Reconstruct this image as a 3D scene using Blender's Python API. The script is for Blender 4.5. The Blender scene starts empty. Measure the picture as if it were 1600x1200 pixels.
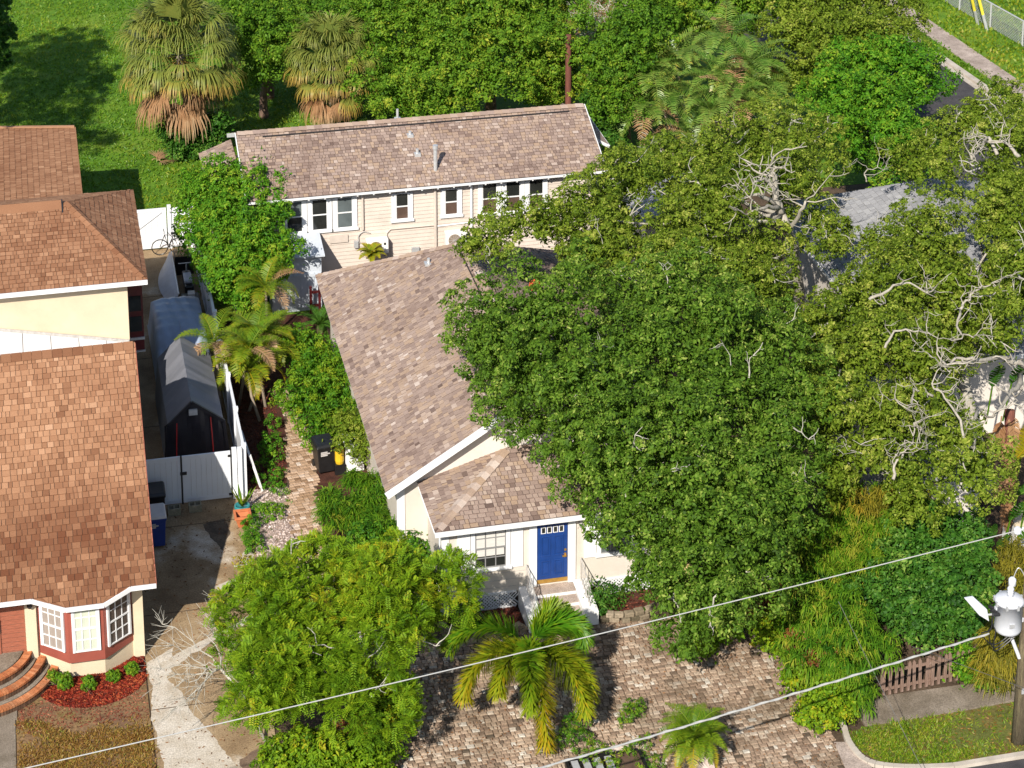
import bpy, math, random
import numpy as np
from mathutils import Vector, Matrix

# ------------------------------------------------------------------ camera, sky, sun, exposure
SC = bpy.context.scene
COL = SC.collection
cam_d = bpy.data.cameras.new("camera")
cam = bpy.data.objects.new("camera", cam_d)
COL.objects.link(cam)
SC.camera = cam
cam.location = (-13.6034, -56.8379, 38.2486)
cam.rotation_euler = (math.radians(90 - 14.9), 0, math.radians(-12.75))
cam_d.sensor_fit = 'HORIZONTAL'
cam_d.sensor_width = 36.0
cam_d.lens = 36.0 * 3516.0 / 1600.0
cam_d.shift_y = -820.0 / 1600.0
cam_d.clip_start = 1.0
cam_d.clip_end = 2000.0

SUN_DIR = Vector((0.66, 1.16, -1.0)).normalized()      # the way the light travels
W = bpy.data.worlds.new("World")
SC.world = W
W.use_nodes = True
wn = W.node_tree
wn.nodes.clear()
wo = wn.nodes.new("ShaderNodeOutputWorld")
wb = wn.nodes.new("ShaderNodeBackground")
sk = wn.nodes.new("ShaderNodeTexSky")
sk.sky_type = 'NISHITA'
sk.sun_disc = False
sk.sun_elevation = math.asin(-SUN_DIR.z)
sk.sun_rotation = math.atan2(-SUN_DIR.x, -SUN_DIR.y)
sk.air_density = 1.0
sk.dust_density = 0.6
wb.inputs[1].default_value = 0.095
wn.links.new(sk.outputs[0], wb.inputs[0])
wn.links.new(wb.outputs[0], wo.inputs[0])
sun_d = bpy.data.lights.new("sun", 'SUN')
sun_d.energy = 5.0
sun_d.angle = math.radians(0.5)
sun_d.color = (1.0, 0.93, 0.82)
sun = bpy.data.objects.new("sun", sun_d)
COL.objects.link(sun)
sun.rotation_euler = SUN_DIR.to_track_quat('-Z', 'Y').to_euler()
sun.location = (-40, -70, 60)
SC.view_settings.view_transform = 'Standard'
SC.view_settings.look = 'None'
SC.view_settings.exposure = 0.5
SC.view_settings.gamma = 1.0
SC.view_settings.use_curve_mapping = False
SC.cycles.max_bounces = 6
SC.cycles.transparent_max_bounces = 6

# ------------------------------------------------------------------ helpers
R = random.Random(11)
NR = np.random.default_rng(11)
ORG = {}
Z3 = np.array([0.0, 0.0, 1.0])


def nrm(v):
    v = np.asarray(v, float)
    return v / max(1e-9, np.linalg.norm(v))


def tag(o, label=None, cat=None, group=None, kind=None):
    if label: o['label'] = label
    if cat: o['category'] = cat
    if group: o['group'] = group
    if kind: o['kind'] = kind
    return o


def thing(name, label, cat, loc, group=None):
    o = bpy.data.objects.new(name, None)
    o.empty_display_size = 0.3
    COL.objects.link(o)
    o.location = loc
    ORG[o] = np.array(loc, float)
    return tag(o, label, cat, group)


def np_mesh(name, V, F, tint=None, mats=(), smooth=False, mi=None):
    """mesh from arrays; F is (m,4) or (m,3)"""
    V = np.asarray(V, np.float32)
    F = np.asarray(F, np.int32)
    m = bpy.data.meshes.new(name)
    k = F.shape[1]
    m.vertices.add(len(V))
    m.vertices.foreach_set('co', V.ravel())
    m.loops.add(F.size)
    m.loops.foreach_set('vertex_index', F.ravel())
    m.polygons.add(len(F))
    m.polygons.foreach_set('loop_start', np.arange(0, F.size, k, dtype=np.int32))
    m.polygons.foreach_set('loop_total', np.full(len(F), k, np.int32))
    if mi is not None:
        m.polygons.foreach_set('material_index', np.asarray(mi, np.int32))
    if smooth:
        m.polygons.foreach_set('use_smooth', np.ones(len(F), bool))
    for mm in mats: m.materials.append(mm)
    if tint is not None:
        a = m.attributes.new('tint', 'FLOAT', 'FACE')
        a.data.foreach_set('value', np.asarray(tint, np.float32))
    m.update(calc_edges=True)
    m.validate()
    return m


def link(name, mesh, parent=None, loc=None):
    o = bpy.data.objects.new(name, mesh)
    COL.objects.link(o)
    if parent is not None:
        o.parent = parent
        ORG[o] = ORG[parent]
    if loc is not None: o.location = loc
    return o


def np_obj(name, V, F, tint, mat, parent=None, smooth=False):
    V = np.asarray(V, float)
    if parent is not None:
        return link(name, np_mesh(name, V - ORG[parent], F, tint, (mat,), smooth), parent)
    c = np.array([(V[:, 0].min() + V[:, 0].max()) / 2, (V[:, 1].min() + V[:, 1].max()) / 2, V[:, 2].min()])
    o = link(name, np_mesh(name, V - c, F, tint, (mat,), smooth), None, c)
    ORG[o] = c
    return o


class MB:
    """collects shapes and links them as one mesh object"""

    def __init__(s):
        s.v = []; s.f = []; s.t = []; s.m = []

    def add(s, V, F, t=0.5, mi=0):
        n = len(s.v)
        s.v.extend([tuple(map(float, p)) for p in V])
        for f in F:
            s.f.append(tuple(i + n for i in f)); s.t.append(t); s.m.append(mi)
        return s

    def box(s, x0, y0, z0, x1, y1, z1, t=0.5, mi=0):
        V = [(x0, y0, z0), (x1, y0, z0), (x1, y1, z0), (x0, y1, z0), (x0, y0, z1), (x1, y0, z1), (x1, y1, z1), (x0, y1, z1)]
        F = [(0, 3, 2, 1), (4, 5, 6, 7), (0, 1, 5, 4), (1, 2, 6, 5), (2, 3, 7, 6), (3, 0, 4, 7)]
        return s.add(V, F, t, mi)

    def fbox(s, fr, x0, x1, z0, z1, n0, n1, t=0.5, mi=0):
        """box in a wall frame fr=(origin, along, outward); z up"""
        o, u, n = fr
        V = []
        for zz in (z0, z1):
            for (a, b) in ((x0, n0), (x1, n0), (x1, n1), (x0, n1)):
                V.append(o + u * a + n * b + Z3 * zz)
        F = [(0, 1, 2, 3), (7, 6, 5, 4), (4, 5, 1, 0), (5, 6, 2, 1), (6, 7, 3, 2), (7, 4, 0, 3)]
        return s.add(V, F, t, mi)

    def beam(s, p0, p1, w, h, up=(0, 0, 1), t=0.5, mi=0):
        p0 = np.array(p0, float); p1 = np.array(p1, float)
        d = nrm(p1 - p0)
        a = nrm(np.cross(d, up)); b = np.cross(a, d)
        V = []
        for p in (p0, p1):
            for (i, j) in ((-1, -1), (1, -1), (1, 1), (-1, 1)):
                V.append(p + a * i * w / 2 + b * j * h / 2)
        F = [(3, 2, 1, 0), (4, 5, 6, 7), (0, 1, 5, 4), (1, 2, 6, 5), (2, 3, 7, 6), (3, 0, 4, 7)]
        return s.add(V, F, t, mi)

    def prism(s, poly, ext, t=0.5, mi=0):
        n = len(poly)
        P = [np.array(p, float) for p in poly]
        e = np.array(ext, float)
        V = P + [p + e for p in P]
        F = [tuple(range(n))[::-1], tuple(range(n, 2 * n))] + [(i, (i + 1) % n, n + (i + 1) % n, n + i) for i in range(n)]
        return s.add(V, F, t, mi)

    def tube(s, pts, rad, n=6, t=0.5, mi=0, cap=True):
        pts = [np.array(p, float) for p in pts]
        if not hasattr(rad, '__len__'): rad = [rad] * len(pts)
        V = []; F = []
        ref = np.array([0.31, 0.87, 0.38])
        for i, p in enumerate(pts):
            d = nrm(pts[min(i + 1, len(pts) - 1)] - pts[max(i - 1, 0)])
            a = np.cross(d, ref)
            if np.linalg.norm(a) < 0.15: a = np.cross(d, (1, 0, 0))
            a = nrm(a); b = np.cross(d, a)
            for k in range(n):
                q = 2 * math.pi * k / n
                V.append(p + (a * math.cos(q) + b * math.sin(q)) * rad[i])
        for i in range(len(pts) - 1):
            for k in range(n):
                F.append((i * n + k, i * n + (k + 1) % n, (i + 1) * n + (k + 1) % n, (i + 1) * n + k))
        if cap:
            F.append(tuple(range(n))[::-1])
            F.append(tuple(range((len(pts) - 1) * n, len(pts) * n)))
        return s.add(V, F, t, mi)

    def lathe(s, prof, c, n=16, t=0.5, mi=0):
        V = []; F = []
        for (r, z) in prof:
            for k in range(n):
                q = 2 * math.pi * k / n
                V.append((c[0] + r * math.cos(q), c[1] + r * math.sin(q), c[2] + z))
        for i in range(len(prof) - 1):
            for k in range(n):
                F.append((i * n + k, i * n + (k + 1) % n, (i + 1) * n + (k + 1) % n, (i + 1) * n + k))
        F.append(tuple(range(n))[::-1])
        F.append(tuple(range((len(prof) - 1) * n, len(prof) * n)))
        return s.add(V, F, t, mi)

    def build(s, name, mats, parent=None, smooth=False, bevel=0.0):
        if not isinstance(mats, (list, tuple)): mats = (mats,)
        V = np.array(s.v, float)
        if parent is not None: c = ORG[parent]
        else: c = np.array([(V[:, 0].min() + V[:, 0].max()) / 2, (V[:, 1].min() + V[:, 1].max()) / 2, V[:, 2].min()])
        m = bpy.data.meshes.new(name)
        m.from_pydata([tuple(p) for p in V - c], [], s.f)
        for mm in mats: m.materials.append(mm)
        m.polygons.foreach_set('material_index', s.m)
        a = m.attributes.new('tint', 'FLOAT', 'FACE')
        a.data.foreach_set('value', np.array(s.t, np.float32))
        if smooth: m.polygons.foreach_set('use_smooth', [True] * len(m.polygons))
        m.update()
        o = link(name, m, parent, None if parent is not None else c)
        ORG[o] = c
        if bevel > 0:
            b = o.modifiers.new('bevel', 'BEVEL')
            b.width = bevel; b.segments = 2; b.limit_method = 'ANGLE'
        return o


def sheet(name, poly, z, mat, kind='structure', parent=None):
    o = MB().add([(p[0], p[1], z) for p in poly], [tuple(range(len(poly)))]).build(name, mat, parent)
    if parent is None: tag(o, kind=kind)
    return o


def in_poly(x, y, poly):
    x = np.asarray(x); y = np.asarray(y)
    r = np.zeros(x.shape, bool)
    n = len(poly)
    for i in range(n):
        x0, y0 = poly[i][0], poly[i][1]; x1, y1 = poly[(i + 1) % n][0], poly[(i + 1) % n][1]
        c = ((y0 > y) != (y1 > y)) & (x < (x1 - x0) * (y - y0) / (y1 - y0 + 1e-12) + x0)
        r ^= c
    return r


def wave(P, sc=1.0, seed=0):
    """cheap smooth noise in about -1..1"""
    P = np.asarray(P, float) * sc
    g = np.random.default_rng(seed)
    s = 0
    for i in range(5):
        k = g.normal(size=3) * (0.7 + 0.5 * i); s = s + np.sin(P @ k + g.uniform(0, 6.28)) / (1 + 0.3 * i)
    return s / 2.2

# ------------------------------------------------------------------ materials
def new_mat(name):
    m = bpy.data.materials.new(name)
    m.use_nodes = True
    nt = m.node_tree
    nt.nodes.clear()
    out = nt.nodes.new('ShaderNodeOutputMaterial')
    p = nt.nodes.new('ShaderNodeBsdfPrincipled')
    nt.links.new(p.outputs[0], out.inputs[0])
    return m, nt, p, out


def noise(nt, scale, detail=4, rough=0.6, coord='Object', stretch=None):
    tc = nt.nodes.new('ShaderNodeTexCoord')
    n = nt.nodes.new('ShaderNodeTexNoise')
    n.inputs['Scale'].default_value = scale
    n.inputs['Detail'].default_value = detail
    n.inputs['Roughness'].default_value = rough
    src = tc.outputs[coord]
    if stretch:
        mp = nt.nodes.new('ShaderNodeMapping')
        mp.inputs['Scale'].default_value = stretch
        nt.links.new(src, mp.inputs[0]); src = mp.outputs[0]
    nt.links.new(src, n.inputs['Vector'])
    return n.outputs[0]


def ramp(nt, fac, stops, interp='LINEAR'):
    r = nt.nodes.new('ShaderNodeValToRGB')
    r.color_ramp.interpolation = interp
    e = r.color_ramp.elements
    while len(e) < len(stops): e.new(0.5)
    for i, (p, c) in enumerate(stops):
        e[i].position = p
        e[i].color = (c[0], c[1], c[2], 1)
    nt.links.new(fac, r.inputs[0])
    return r.outputs[0]


def mix(nt, fac, a, b, mode='MIX'):
    m = nt.nodes.new('ShaderNodeMix')
    m.data_type = 'RGBA'; m.blend_type = mode
    for sock, v in ((m.inputs[0], fac), (m.inputs[6], a), (m.inputs[7], b)):
        if hasattr(v, 'links'): nt.links.new(v, sock)
        elif hasattr(v, '__len__'): sock.default_value = (v[0], v[1], v[2], 1)
        else: sock.default_value = v
    return m.outputs[2]


def bump(nt, p, fac, strength, dist=0.02):
    b = nt.nodes.new('ShaderNodeBump')
    b.inputs['Strength'].default_value = strength
    b.inputs['Distance'].default_value = dist
    nt.links.new(fac, b.inputs['Height'])
    nt.links.new(b.outputs[0], p.inputs['Normal'])


def plain(name, c, rough=0.6, var=0.15, scale=3.0, dirt=None, dirt_amt=0.3, metal=0.0, bmp=0.0, spec=0.5, stretch=None):
    """one colour with soft mottling and, optionally, a second colour of dirt in patches"""
    m, nt, p, _ = new_mat(name)
    n1 = noise(nt, scale, 5, 0.6, 'Object', stretch)
    lo = [x * (1 - var) for x in c]; hi = [min(1, x * (1 + var)) for x in c]
    col = ramp(nt, n1, [(0.3, lo), (0.7, hi)])
    if dirt is not None:
        n2 = noise(nt, scale * 0.37, 6, 0.7, 'Object', stretch)
        f = ramp(nt, n2, [(0.48, (0, 0, 0)), (0.72, (dirt_amt,) * 3)])
        col = mix(nt, f, col, dirt)
    nt.links.new(col, p.inputs['Base Color'])
    p.inputs['Roughness'].default_value = rough
    p.inputs['Metallic'].default_value = metal
    p.inputs['Specular IOR Level'].default_value = spec
    if bmp: bump(nt, p, noise(nt, scale * 9, 4), bmp)
    return m


def tinted(name, stops, rough=0.8, grain=60.0, grain_amt=0.25, stain=None, stain_scale=0.5, stain_amt=0.5, spec=0.3, bmp=0.3):
    """colour of each piece from its tint value, with grain inside the piece and weather stains across pieces"""
    m, nt, p, _ = new_mat(name)
    at = nt.nodes.new('ShaderNodeAttribute'); at.attribute_name = 'tint'
    col = ramp(nt, at.outputs['Fac'], stops)
    g = noise(nt, grain, 2, 0.7, 'Object')
    gc = ramp(nt, g, [(0.3, (1 - grain_amt,) * 3), (0.7, (1 + grain_amt * 0.6,) * 3)])
    col = mix(nt, 1.0, col, gc, 'MULTIPLY')
    if stain is not None:
        tc = nt.nodes.new('ShaderNodeNewGeometry')
        n = nt.nodes.new('ShaderNodeTexNoise')
        n.inputs['Scale'].default_value = stain_scale; n.inputs['Detail'].default_value = 6; n.inputs['Roughness'].default_value = 0.65
        nt.links.new(tc.outputs['Position'], n.inputs['Vector'])
        f = ramp(nt, n.outputs[0], [(0.45, (0, 0, 0)), (0.7, (stain_amt,) * 3)])
        col = mix(nt, f, col, stain)
    nt.links.new(col, p.inputs['Base Color'])
    p.inputs['Roughness'].default_value = rough
    p.inputs['Specular IOR Level'].default_value = spec
    if bmp: bump(nt, p, g, bmp, 0.01)
    return m


def leafmat(name, stops, trans=0.28, rough=0.5, spec=0.35, tcol=(0.16, 0.22, 0.02)):
    m, nt, p, out = new_mat(name)
    at = nt.nodes.new('ShaderNodeAttribute'); at.attribute_name = 'tint'
    col = ramp(nt, at.outputs['Fac'], stops)
    nt.links.new(col, p.inputs['Base Color'])
    p.inputs['Roughness'].default_value = rough
    p.inputs['Specular IOR Level'].default_value = spec
    tr = nt.nodes.new('ShaderNodeBsdfTranslucent')
    nt.links.new(mix(nt, 0.5, col, tcol), tr.inputs[0])
    ms = nt.nodes.new('ShaderNodeMixShader')
    ms.inputs[0].default_value = trans
    nt.links.new(p.outputs[0], ms.inputs[1]); nt.links.new(tr.outputs[0], ms.inputs[2])
    nt.links.new(ms.outputs[0], out.inputs[0])
    return m


def glassmat(name, c, rough=0.06, var=0.3):
    m = plain(name, c, rough, var, 1.3, spec=0.6)
    return m


M = {}
M['white'] = plain('white_paint', (0.70, 0.70, 0.70), 0.45, 0.04, 2.0, (0.55, 0.52, 0.47), 0.25)
M['trim'] = plain('white_trim', (0.72, 0.725, 0.735), 0.45, 0.03, 2.0)
M['vinyl'] = plain('white_vinyl', (0.70, 0.72, 0.76), 0.35, 0.03, 1.5, (0.6, 0.6, 0.58), 0.2)
M['cream'] = plain('cream_siding', (0.62, 0.56, 0.495), 0.6, 0.05, 1.2, (0.40, 0.36, 0.29), 0.4)
M['cream_block'] = plain('cream_painted_block', (0.66, 0.605, 0.545), 0.65, 0.05, 1.2, (0.40, 0.36, 0.31), 0.35, bmp=0.1)
M['siding'] = plain('beige_clapboard', (0.57, 0.495, 0.435), 0.6, 0.06, 2.0, (0.36, 0.30, 0.25), 0.45)
M['stucco'] = plain('yellow_stucco', (0.61, 0.51, 0.365), 0.75, 0.06, 1.0, (0.42, 0.34, 0.23), 0.4, bmp=0.25)
M['redtrim'] = plain('brick_red_paint', (0.27, 0.07, 0.05), 0.5, 0.12, 2.0)
M['redwood'] = plain('red_brown_wood', (0.30, 0.10, 0.06), 0.5, 0.25, 6.0, stretch=(1, 1, 8))
M['maroon'] = plain('maroon_paint', (0.09, 0.012, 0.014), 0.4, 0.2, 3.0)
M['blue'] = plain('blue_door_paint', (0.010, 0.045, 0.20), 0.35, 0.12, 4.0)
M['brass'] = plain('brass', (0.62, 0.38, 0.10), 0.3, 0.15, 8.0, metal=0.7)
M['iron'] = plain('grey_iron', (0.42, 0.40, 0.38), 0.5, 0.2, 9.0)
M['galv'] = plain('galvanised_steel', (0.55, 0.56, 0.57), 0.4, 0.12, 7.0, metal=0.4)
M['black'] = plain('black_plastic', (0.012, 0.012, 0.013), 0.4, 0.3, 4.0)
M['blackmetal'] = plain('black_metal', (0.02, 0.02, 0.022), 0.45, 0.3, 4.0)
M['bluebin'] = plain('blue_plastic', (0.012, 0.035, 0.20), 0.4, 0.2, 3.0)
M['greylid'] = plain('grey_plastic', (0.5, 0.47, 0.46), 0.5, 0.1, 3.0)
M['yellow'] = plain('yellow_plastic', (0.65, 0.42, 0.02), 0.45, 0.15, 4.0)
M['teal'] = plain('teal_glaze', (0.03, 0.22, 0.24), 0.3, 0.15, 5.0)
M['terra'] = plain('terracotta', (0.52, 0.16, 0.06), 0.7, 0.15, 5.0)
M['cblock'] = plain('mossy_concrete_block', (0.24, 0.22, 0.16), 0.9, 0.3, 9.0, (0.10, 0.11, 0.05), 0.6, bmp=0.4)
M['tent'] = plain('dark_grey_fabric', (0.16, 0.165, 0.19), 0.55, 0.10, 1.5)
M['tentdark'] = plain('black_fabric', (0.018, 0.016, 0.022), 0.45, 0.3, 2.0)
M['zip'] = plain('red_zip', (0.6, 0.03, 0.03), 0.5, 0.1, 5.0)
M['cover'] = plain('silver_blue_cover', (0.30, 0.36, 0.48), 0.42, 0.12, 2.0)
M['silver'] = plain('silver_tarp', (0.34, 0.36, 0.42), 0.4, 0.12, 2.5)
M['pole'] = plain('weathered_pole_wood', (0.13, 0.10, 0.06), 0.85, 0.5, 9.0, (0.30, 0.26, 0.14), 0.7, bmp=0.5, stretch=(4, 4, 0.4))
M['brownpole'] = plain('creosoted_wood', (0.15, 0.05, 0.035), 0.85, 0.3, 5.0, bmp=0.4, stretch=(4, 4, 0.4))
M['picket'] = plain('weathered_picket_wood', (0.19, 0.12, 0.09), 0.8, 0.35, 8.0, (0.42, 0.33, 0.28), 0.5, stretch=(3, 3, 0.5))
M['plank'] = plain('bare_timber', (0.55, 0.36, 0.18), 0.7, 0.2, 7.0)
M['darkwood'] = plain('dark_brown_board', (0.10, 0.06, 0.04), 0.7, 0.3, 5.0)
M['trans'] = plain('pale_grey_enamel', (0.60, 0.62, 0.67), 0.35, 0.04, 3.0)
M['wire'] = plain('bare_aluminium_wire', (0.40, 0.40, 0.385), 0.45, 0.1, 20.0)
M['greydoor'] = plain('grey_painted_boards', (0.50, 0.54, 0.60), 0.6, 0.06, 2.0)
M['ac'] = plain('white_appliance', (0.80, 0.79, 0.77), 0.4, 0.04, 4.0)
M['fan'] = plain('fan_grille', (0.25, 0.20, 0.16), 0.5, 0.3, 20.0)
M['g_dark'] = glassmat('dark_window_glass', (0.022, 0.024, 0.022))
M['g_brown'] = glassmat('brown_screened_glass', (0.10, 0.065, 0.05), 0.25)
M['g_grey'] = glassmat('grey_blue_glass', (0.10, 0.12, 0.125), 0.1)
M['g_blind'] = plain('white_blind_behind_glass', (0.62, 0.60, 0.57), 0.25, 0.06, 3.0, spec=0.6, stretch=(1, 1, 9))
M['g_green'] = plain('pale_curtain_behind_glass', (0.52, 0.56, 0.46), 0.25, 0.08, 2.0, spec=0.6, stretch=(6, 1, 1))
M['g_taupe'] = plain('taupe_curtain_behind_glass', (0.30, 0.26, 0.23), 0.25, 0.1, 3.0, spec=0.6, stretch=(8, 1, 1))
M['g_curt'] = plain('dark_curtain_behind_glass', (0.075, 0.060, 0.055), 0.12, 0.6, 3.0, spec=0.6, stretch=(9, 9, 0.6))
M['muntin'] = plain('grey_muntin', (0.22, 0.22, 0.22), 0.5, 0.1, 5.0)
M['orange'] = plain('orange_paper', (0.55, 0.09, 0.02), 0.6, 0.2, 6.0)
M['guy'] = plain('yellow_guy_guard', (0.70, 0.60, 0.05), 0.5, 0.1, 4.0)
M['tarp'] = plain('white_roof_panel', (0.66, 0.66, 0.68), 0.5, 0.08, 0.8, (0.42, 0.40, 0.42), 0.4)
M['bark'] = plain('pale_oak_bark', (0.33, 0.30, 0.25), 0.85, 0.3, 5.0, (0.48, 0.45, 0.39), 0.6, bmp=0.4, stretch=(3, 3, 0.7))
M['twig'] = plain('pale_twigs', (0.38, 0.36, 0.31), 0.85, 0.2, 3.0)
M['brownbark'] = plain('brown_bark', (0.16, 0.10, 0.07), 0.9, 0.3, 4.0, bmp=0.4)
M['palmtrunk'] = plain('palm_trunk', (0.25, 0.20, 0.15), 0.85, 0.25, 5.0, bmp=0.4, stretch=(1, 1, 6))
M['stone'] = tinted('tumbled_stone', [(0, (0.10, 0.08, 0.05)), (0.5, (0.24, 0.19, 0.13)), (1, (0.36, 0.29, 0.21))], 0.9, 14, 0.35, (0.05, 0.05, 0.03), 1.2, 0.5)
M['brick'] = tinted('orange_brick', [(0, (0.28, 0.08, 0.035)), (0.5, (0.46, 0.16, 0.06)), (1, (0.56, 0.25, 0.12))], 0.85, 20, 0.3, (0.06, 0.045, 0.03), 2.0, 0.5)
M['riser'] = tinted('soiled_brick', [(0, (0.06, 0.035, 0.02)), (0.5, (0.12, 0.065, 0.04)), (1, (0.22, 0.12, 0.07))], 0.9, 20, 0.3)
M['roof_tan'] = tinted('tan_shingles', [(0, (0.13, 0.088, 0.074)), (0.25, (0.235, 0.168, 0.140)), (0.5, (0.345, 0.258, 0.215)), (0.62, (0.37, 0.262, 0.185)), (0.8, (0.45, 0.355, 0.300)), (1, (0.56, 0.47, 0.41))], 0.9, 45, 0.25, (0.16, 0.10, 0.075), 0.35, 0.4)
M['roof_rust'] = tinted('rust_shingles', [(0, (0.13, 0.046, 0.020)), (0.25, (0.21, 0.098, 0.050)), (0.5, (0.30, 0.150, 0.080)), (0.75, (0.39, 0.21, 0.118)), (1, (0.48, 0.285, 0.175))], 0.9, 45, 0.22, (0.15, 0.056, 0.026), 0.28, 0.45)
M['roof_grey'] = tinted('grey_shingles', [(0, (0.16, 0.165, 0.18)), (0.5, (0.30, 0.30, 0.315)), (1, (0.46, 0.46, 0.47))], 0.85, 40, 0.2)
M['deck'] = plain('roof_deck_felt', (0.05, 0.035, 0.028), 0.9, 0.2, 3.0)
M['paver'] = tinted('tumbled_pavers', [(0, (0.10, 0.075, 0.055)), (0.3, (0.25, 0.172, 0.122)), (0.55, (0.375, 0.272, 0.195)), (0.75, (0.46, 0.36, 0.272)), (1, (0.56, 0.51, 0.44))], 0.9, 18, 0.35, (0.065, 0.050, 0.026), 0.42, 0.78)
M['pathbrick'] = tinted('path_bricks', [(0, (0.20, 0.12, 0.07)), (0.4, (0.38, 0.25, 0.16)), (0.7, (0.50, 0.36, 0.26)), (1, (0.60, 0.50, 0.42))], 0.9, 18, 0.3, (0.20, 0.12, 0.05), 0.9, 0.4)


def ground_mat(name, stops, s1, s2=None, fine=None, bmp=0.4):
    m, nt, p, _ = new_mat(name)
    col = ramp(nt, noise(nt, s1, 8, 0.65), stops)
    if s2: col = mix(nt, ramp(nt, noise(nt, s2[0], 7, 0.6), [(s2[1], (0, 0, 0)), (s2[2], (s2[4],) * 3)]), col, s2[3])
    if fine: col = mix(nt, 1.0, col, ramp(nt, noise(nt, fine, 3, 0.7), [(0.3, (0.6,) * 3), (0.7, (1.35,) * 3)]), 'MULTIPLY')
    nt.links.new(col, p.inputs['Base Color'])
    p.inputs['Roughness'].default_value = 0.9
    p.inputs['Specular IOR Level'].default_value = 0.25
    bump(nt, p, noise(nt, (fine or s1 * 6), 4), bmp, 0.03)
    return m


M['soil'] = ground_mat('soil', [(0.3, (0.05, 0.034, 0.022)), (0.7, (0.13, 0.09, 0.06))], 0.6, None, 14)
M['lawn'] = ground_mat('lawn_ground', [(0.3, (0.045, 0.115, 0.008)), (0.5, (0.09, 0.19, 0.012)), (0.72, (0.18, 0.24, 0.025))], 0.35, (0.9, 0.62, 0.75, (0.20, 0.14, 0.06), 0.6), 9)
M['dryground'] = ground_mat('dry_lawn_ground', [(0.35, (0.15, 0.085, 0.05)), (0.65, (0.24, 0.15, 0.07))], 0.8, (1.3, 0.5, 0.7, (0.16, 0.14, 0.03), 0.6), 12)
M['vergeg'] = ground_mat('verge_ground', [(0.35, (0.07, 0.085, 0.02)), (0.65, (0.15, 0.16, 0.035))], 0.8, (1.0, 0.5, 0.66, (0.17, 0.085, 0.04), 0.85), 12)
M['redmulch'] = ground_mat('red_mulch_ground', [(0.3, (0.05, 0.007, 0.005)), (0.7, (0.17, 0.018, 0.010))], 3.0, None, 25, 0.8)
M['brownmulch'] = ground_mat('brown_mulch_ground', [(0.3, (0.035, 0.014, 0.010)), (0.7, (0.10, 0.038, 0.024))], 3.0, None, 25, 0.8)
M['gravelg'] = ground_mat('pinkish_gravel_ground', [(0.3, (0.28, 0.20, 0.17)), (0.7, (0.46, 0.36, 0.31))], 2.0, (1.4, 0.5, 0.65, (0.10, 0.10, 0.03), 0.7), 25, 0.8)
M['concrete'] = ground_mat('stained_concrete', [(0.36, (0.20, 0.132, 0.072)), (0.52, (0.30, 0.212, 0.122)), (0.64, (0.37, 0.275, 0.170))], 0.55, (0.28, 0.56, 0.66, (0.58, 0.52, 0.44), 0.85), 22, 0.15)
M['paleconc'] = ground_mat('pale_worn_concrete', [(0.35, (0.42, 0.36, 0.28)), (0.62, (0.58, 0.53, 0.46))], 1.1, (0.9, 0.55, 0.7, (0.34, 0.26, 0.17), 0.7), 22, 0.15)
M['oil'] = ground_mat('oil_stained_concrete', [(0.35, (0.05, 0.04, 0.032)), (0.65, (0.15, 0.115, 0.08))], 1.6, None, 22, 0.15)
M['damp'] = ground_mat('damp_dirty_concrete', [(0.35, (0.13, 0.085, 0.06)), (0.65, (0.22, 0.155, 0.105))], 1.2, None, 22, 0.15)
M['walk'] = ground_mat('old_sidewalk_concrete', [(0.35, (0.13, 0.105, 0.075)), (0.65, (0.27, 0.225, 0.18))], 0.8, None, 25, 0.15)
M['lightwalk'] = ground_mat('pale_sidewalk_concrete', [(0.35, (0.27, 0.215, 0.18)), (0.65, (0.46, 0.38, 0.33))], 1.2, None, 25, 0.15)
M['kerb'] = plain('kerb_concrete', (0.46, 0.41, 0.35), 0.85, 0.15, 2.0, (0.25, 0.2, 0.15), 0.5)
M['asphalt'] = ground_mat('asphalt', [(0.35, (0.045, 0.042, 0.045)), (0.65, (0.075, 0.07, 0.072))], 1.2, None, 40, 0.15)
G4 = lambda a, b, c, d: [(0, a), (0.35, b), (0.7, c), (1, d)]
M['l_oak'] = leafmat('oak_leaves', G4((0.030, 0.070, 0.006), (0.074, 0.158, 0.012), (0.140, 0.240, 0.022), (0.320, 0.390, 0.080)), 0.30, 0.6, 0.18)
M['l_olive'] = leafmat('olive_oak_leaves', G4((0.047, 0.084, 0.005), (0.120, 0.190, 0.012), (0.208, 0.275, 0.026), (0.370, 0.390, 0.075)), 0.30, 0.6, 0.18)
M['l_camphor'] = leafmat('camphor_leaves', G4((0.027, 0.084, 0.005), (0.086, 0.200, 0.011), (0.163, 0.285, 0.018), (0.320, 0.360, 0.031)), 0.30, 0.6, 0.18)
M['l_bright'] = leafmat('bright_green_leaves', G4((0.019, 0.091, 0.005), (0.063, 0.202, 0.009), (0.137, 0.293, 0.014), (0.285, 0.375, 0.026)), 0.30, 0.6, 0.18)
M['l_lime'] = leafmat('lime_green_leaves', G4((0.050, 0.123, 0.005), (0.121, 0.237, 0.007), (0.217, 0.325, 0.011), (0.425, 0.365, 0.018)), 0.30, 0.6, 0.18)
M['l_dark'] = leafmat('dark_glossy_leaves', G4((0.014, 0.055, 0.006), (0.032, 0.112, 0.010), (0.066, 0.170, 0.016), (0.18, 0.28, 0.045)), 0.22, 0.55, 0.2)
M['l_hedge'] = leafmat('hedge_leaves', G4((0.021, 0.097, 0.005), (0.068, 0.193, 0.009), (0.150, 0.271, 0.012), (0.270, 0.330, 0.018)), 0.30, 0.6, 0.18)
M['l_strap'] = leafmat('strappy_leaves', G4((0.021, 0.087, 0.005), (0.070, 0.184, 0.008), (0.145, 0.261, 0.012), (0.330, 0.340, 0.035)), 0.30, 0.6, 0.18)
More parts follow.
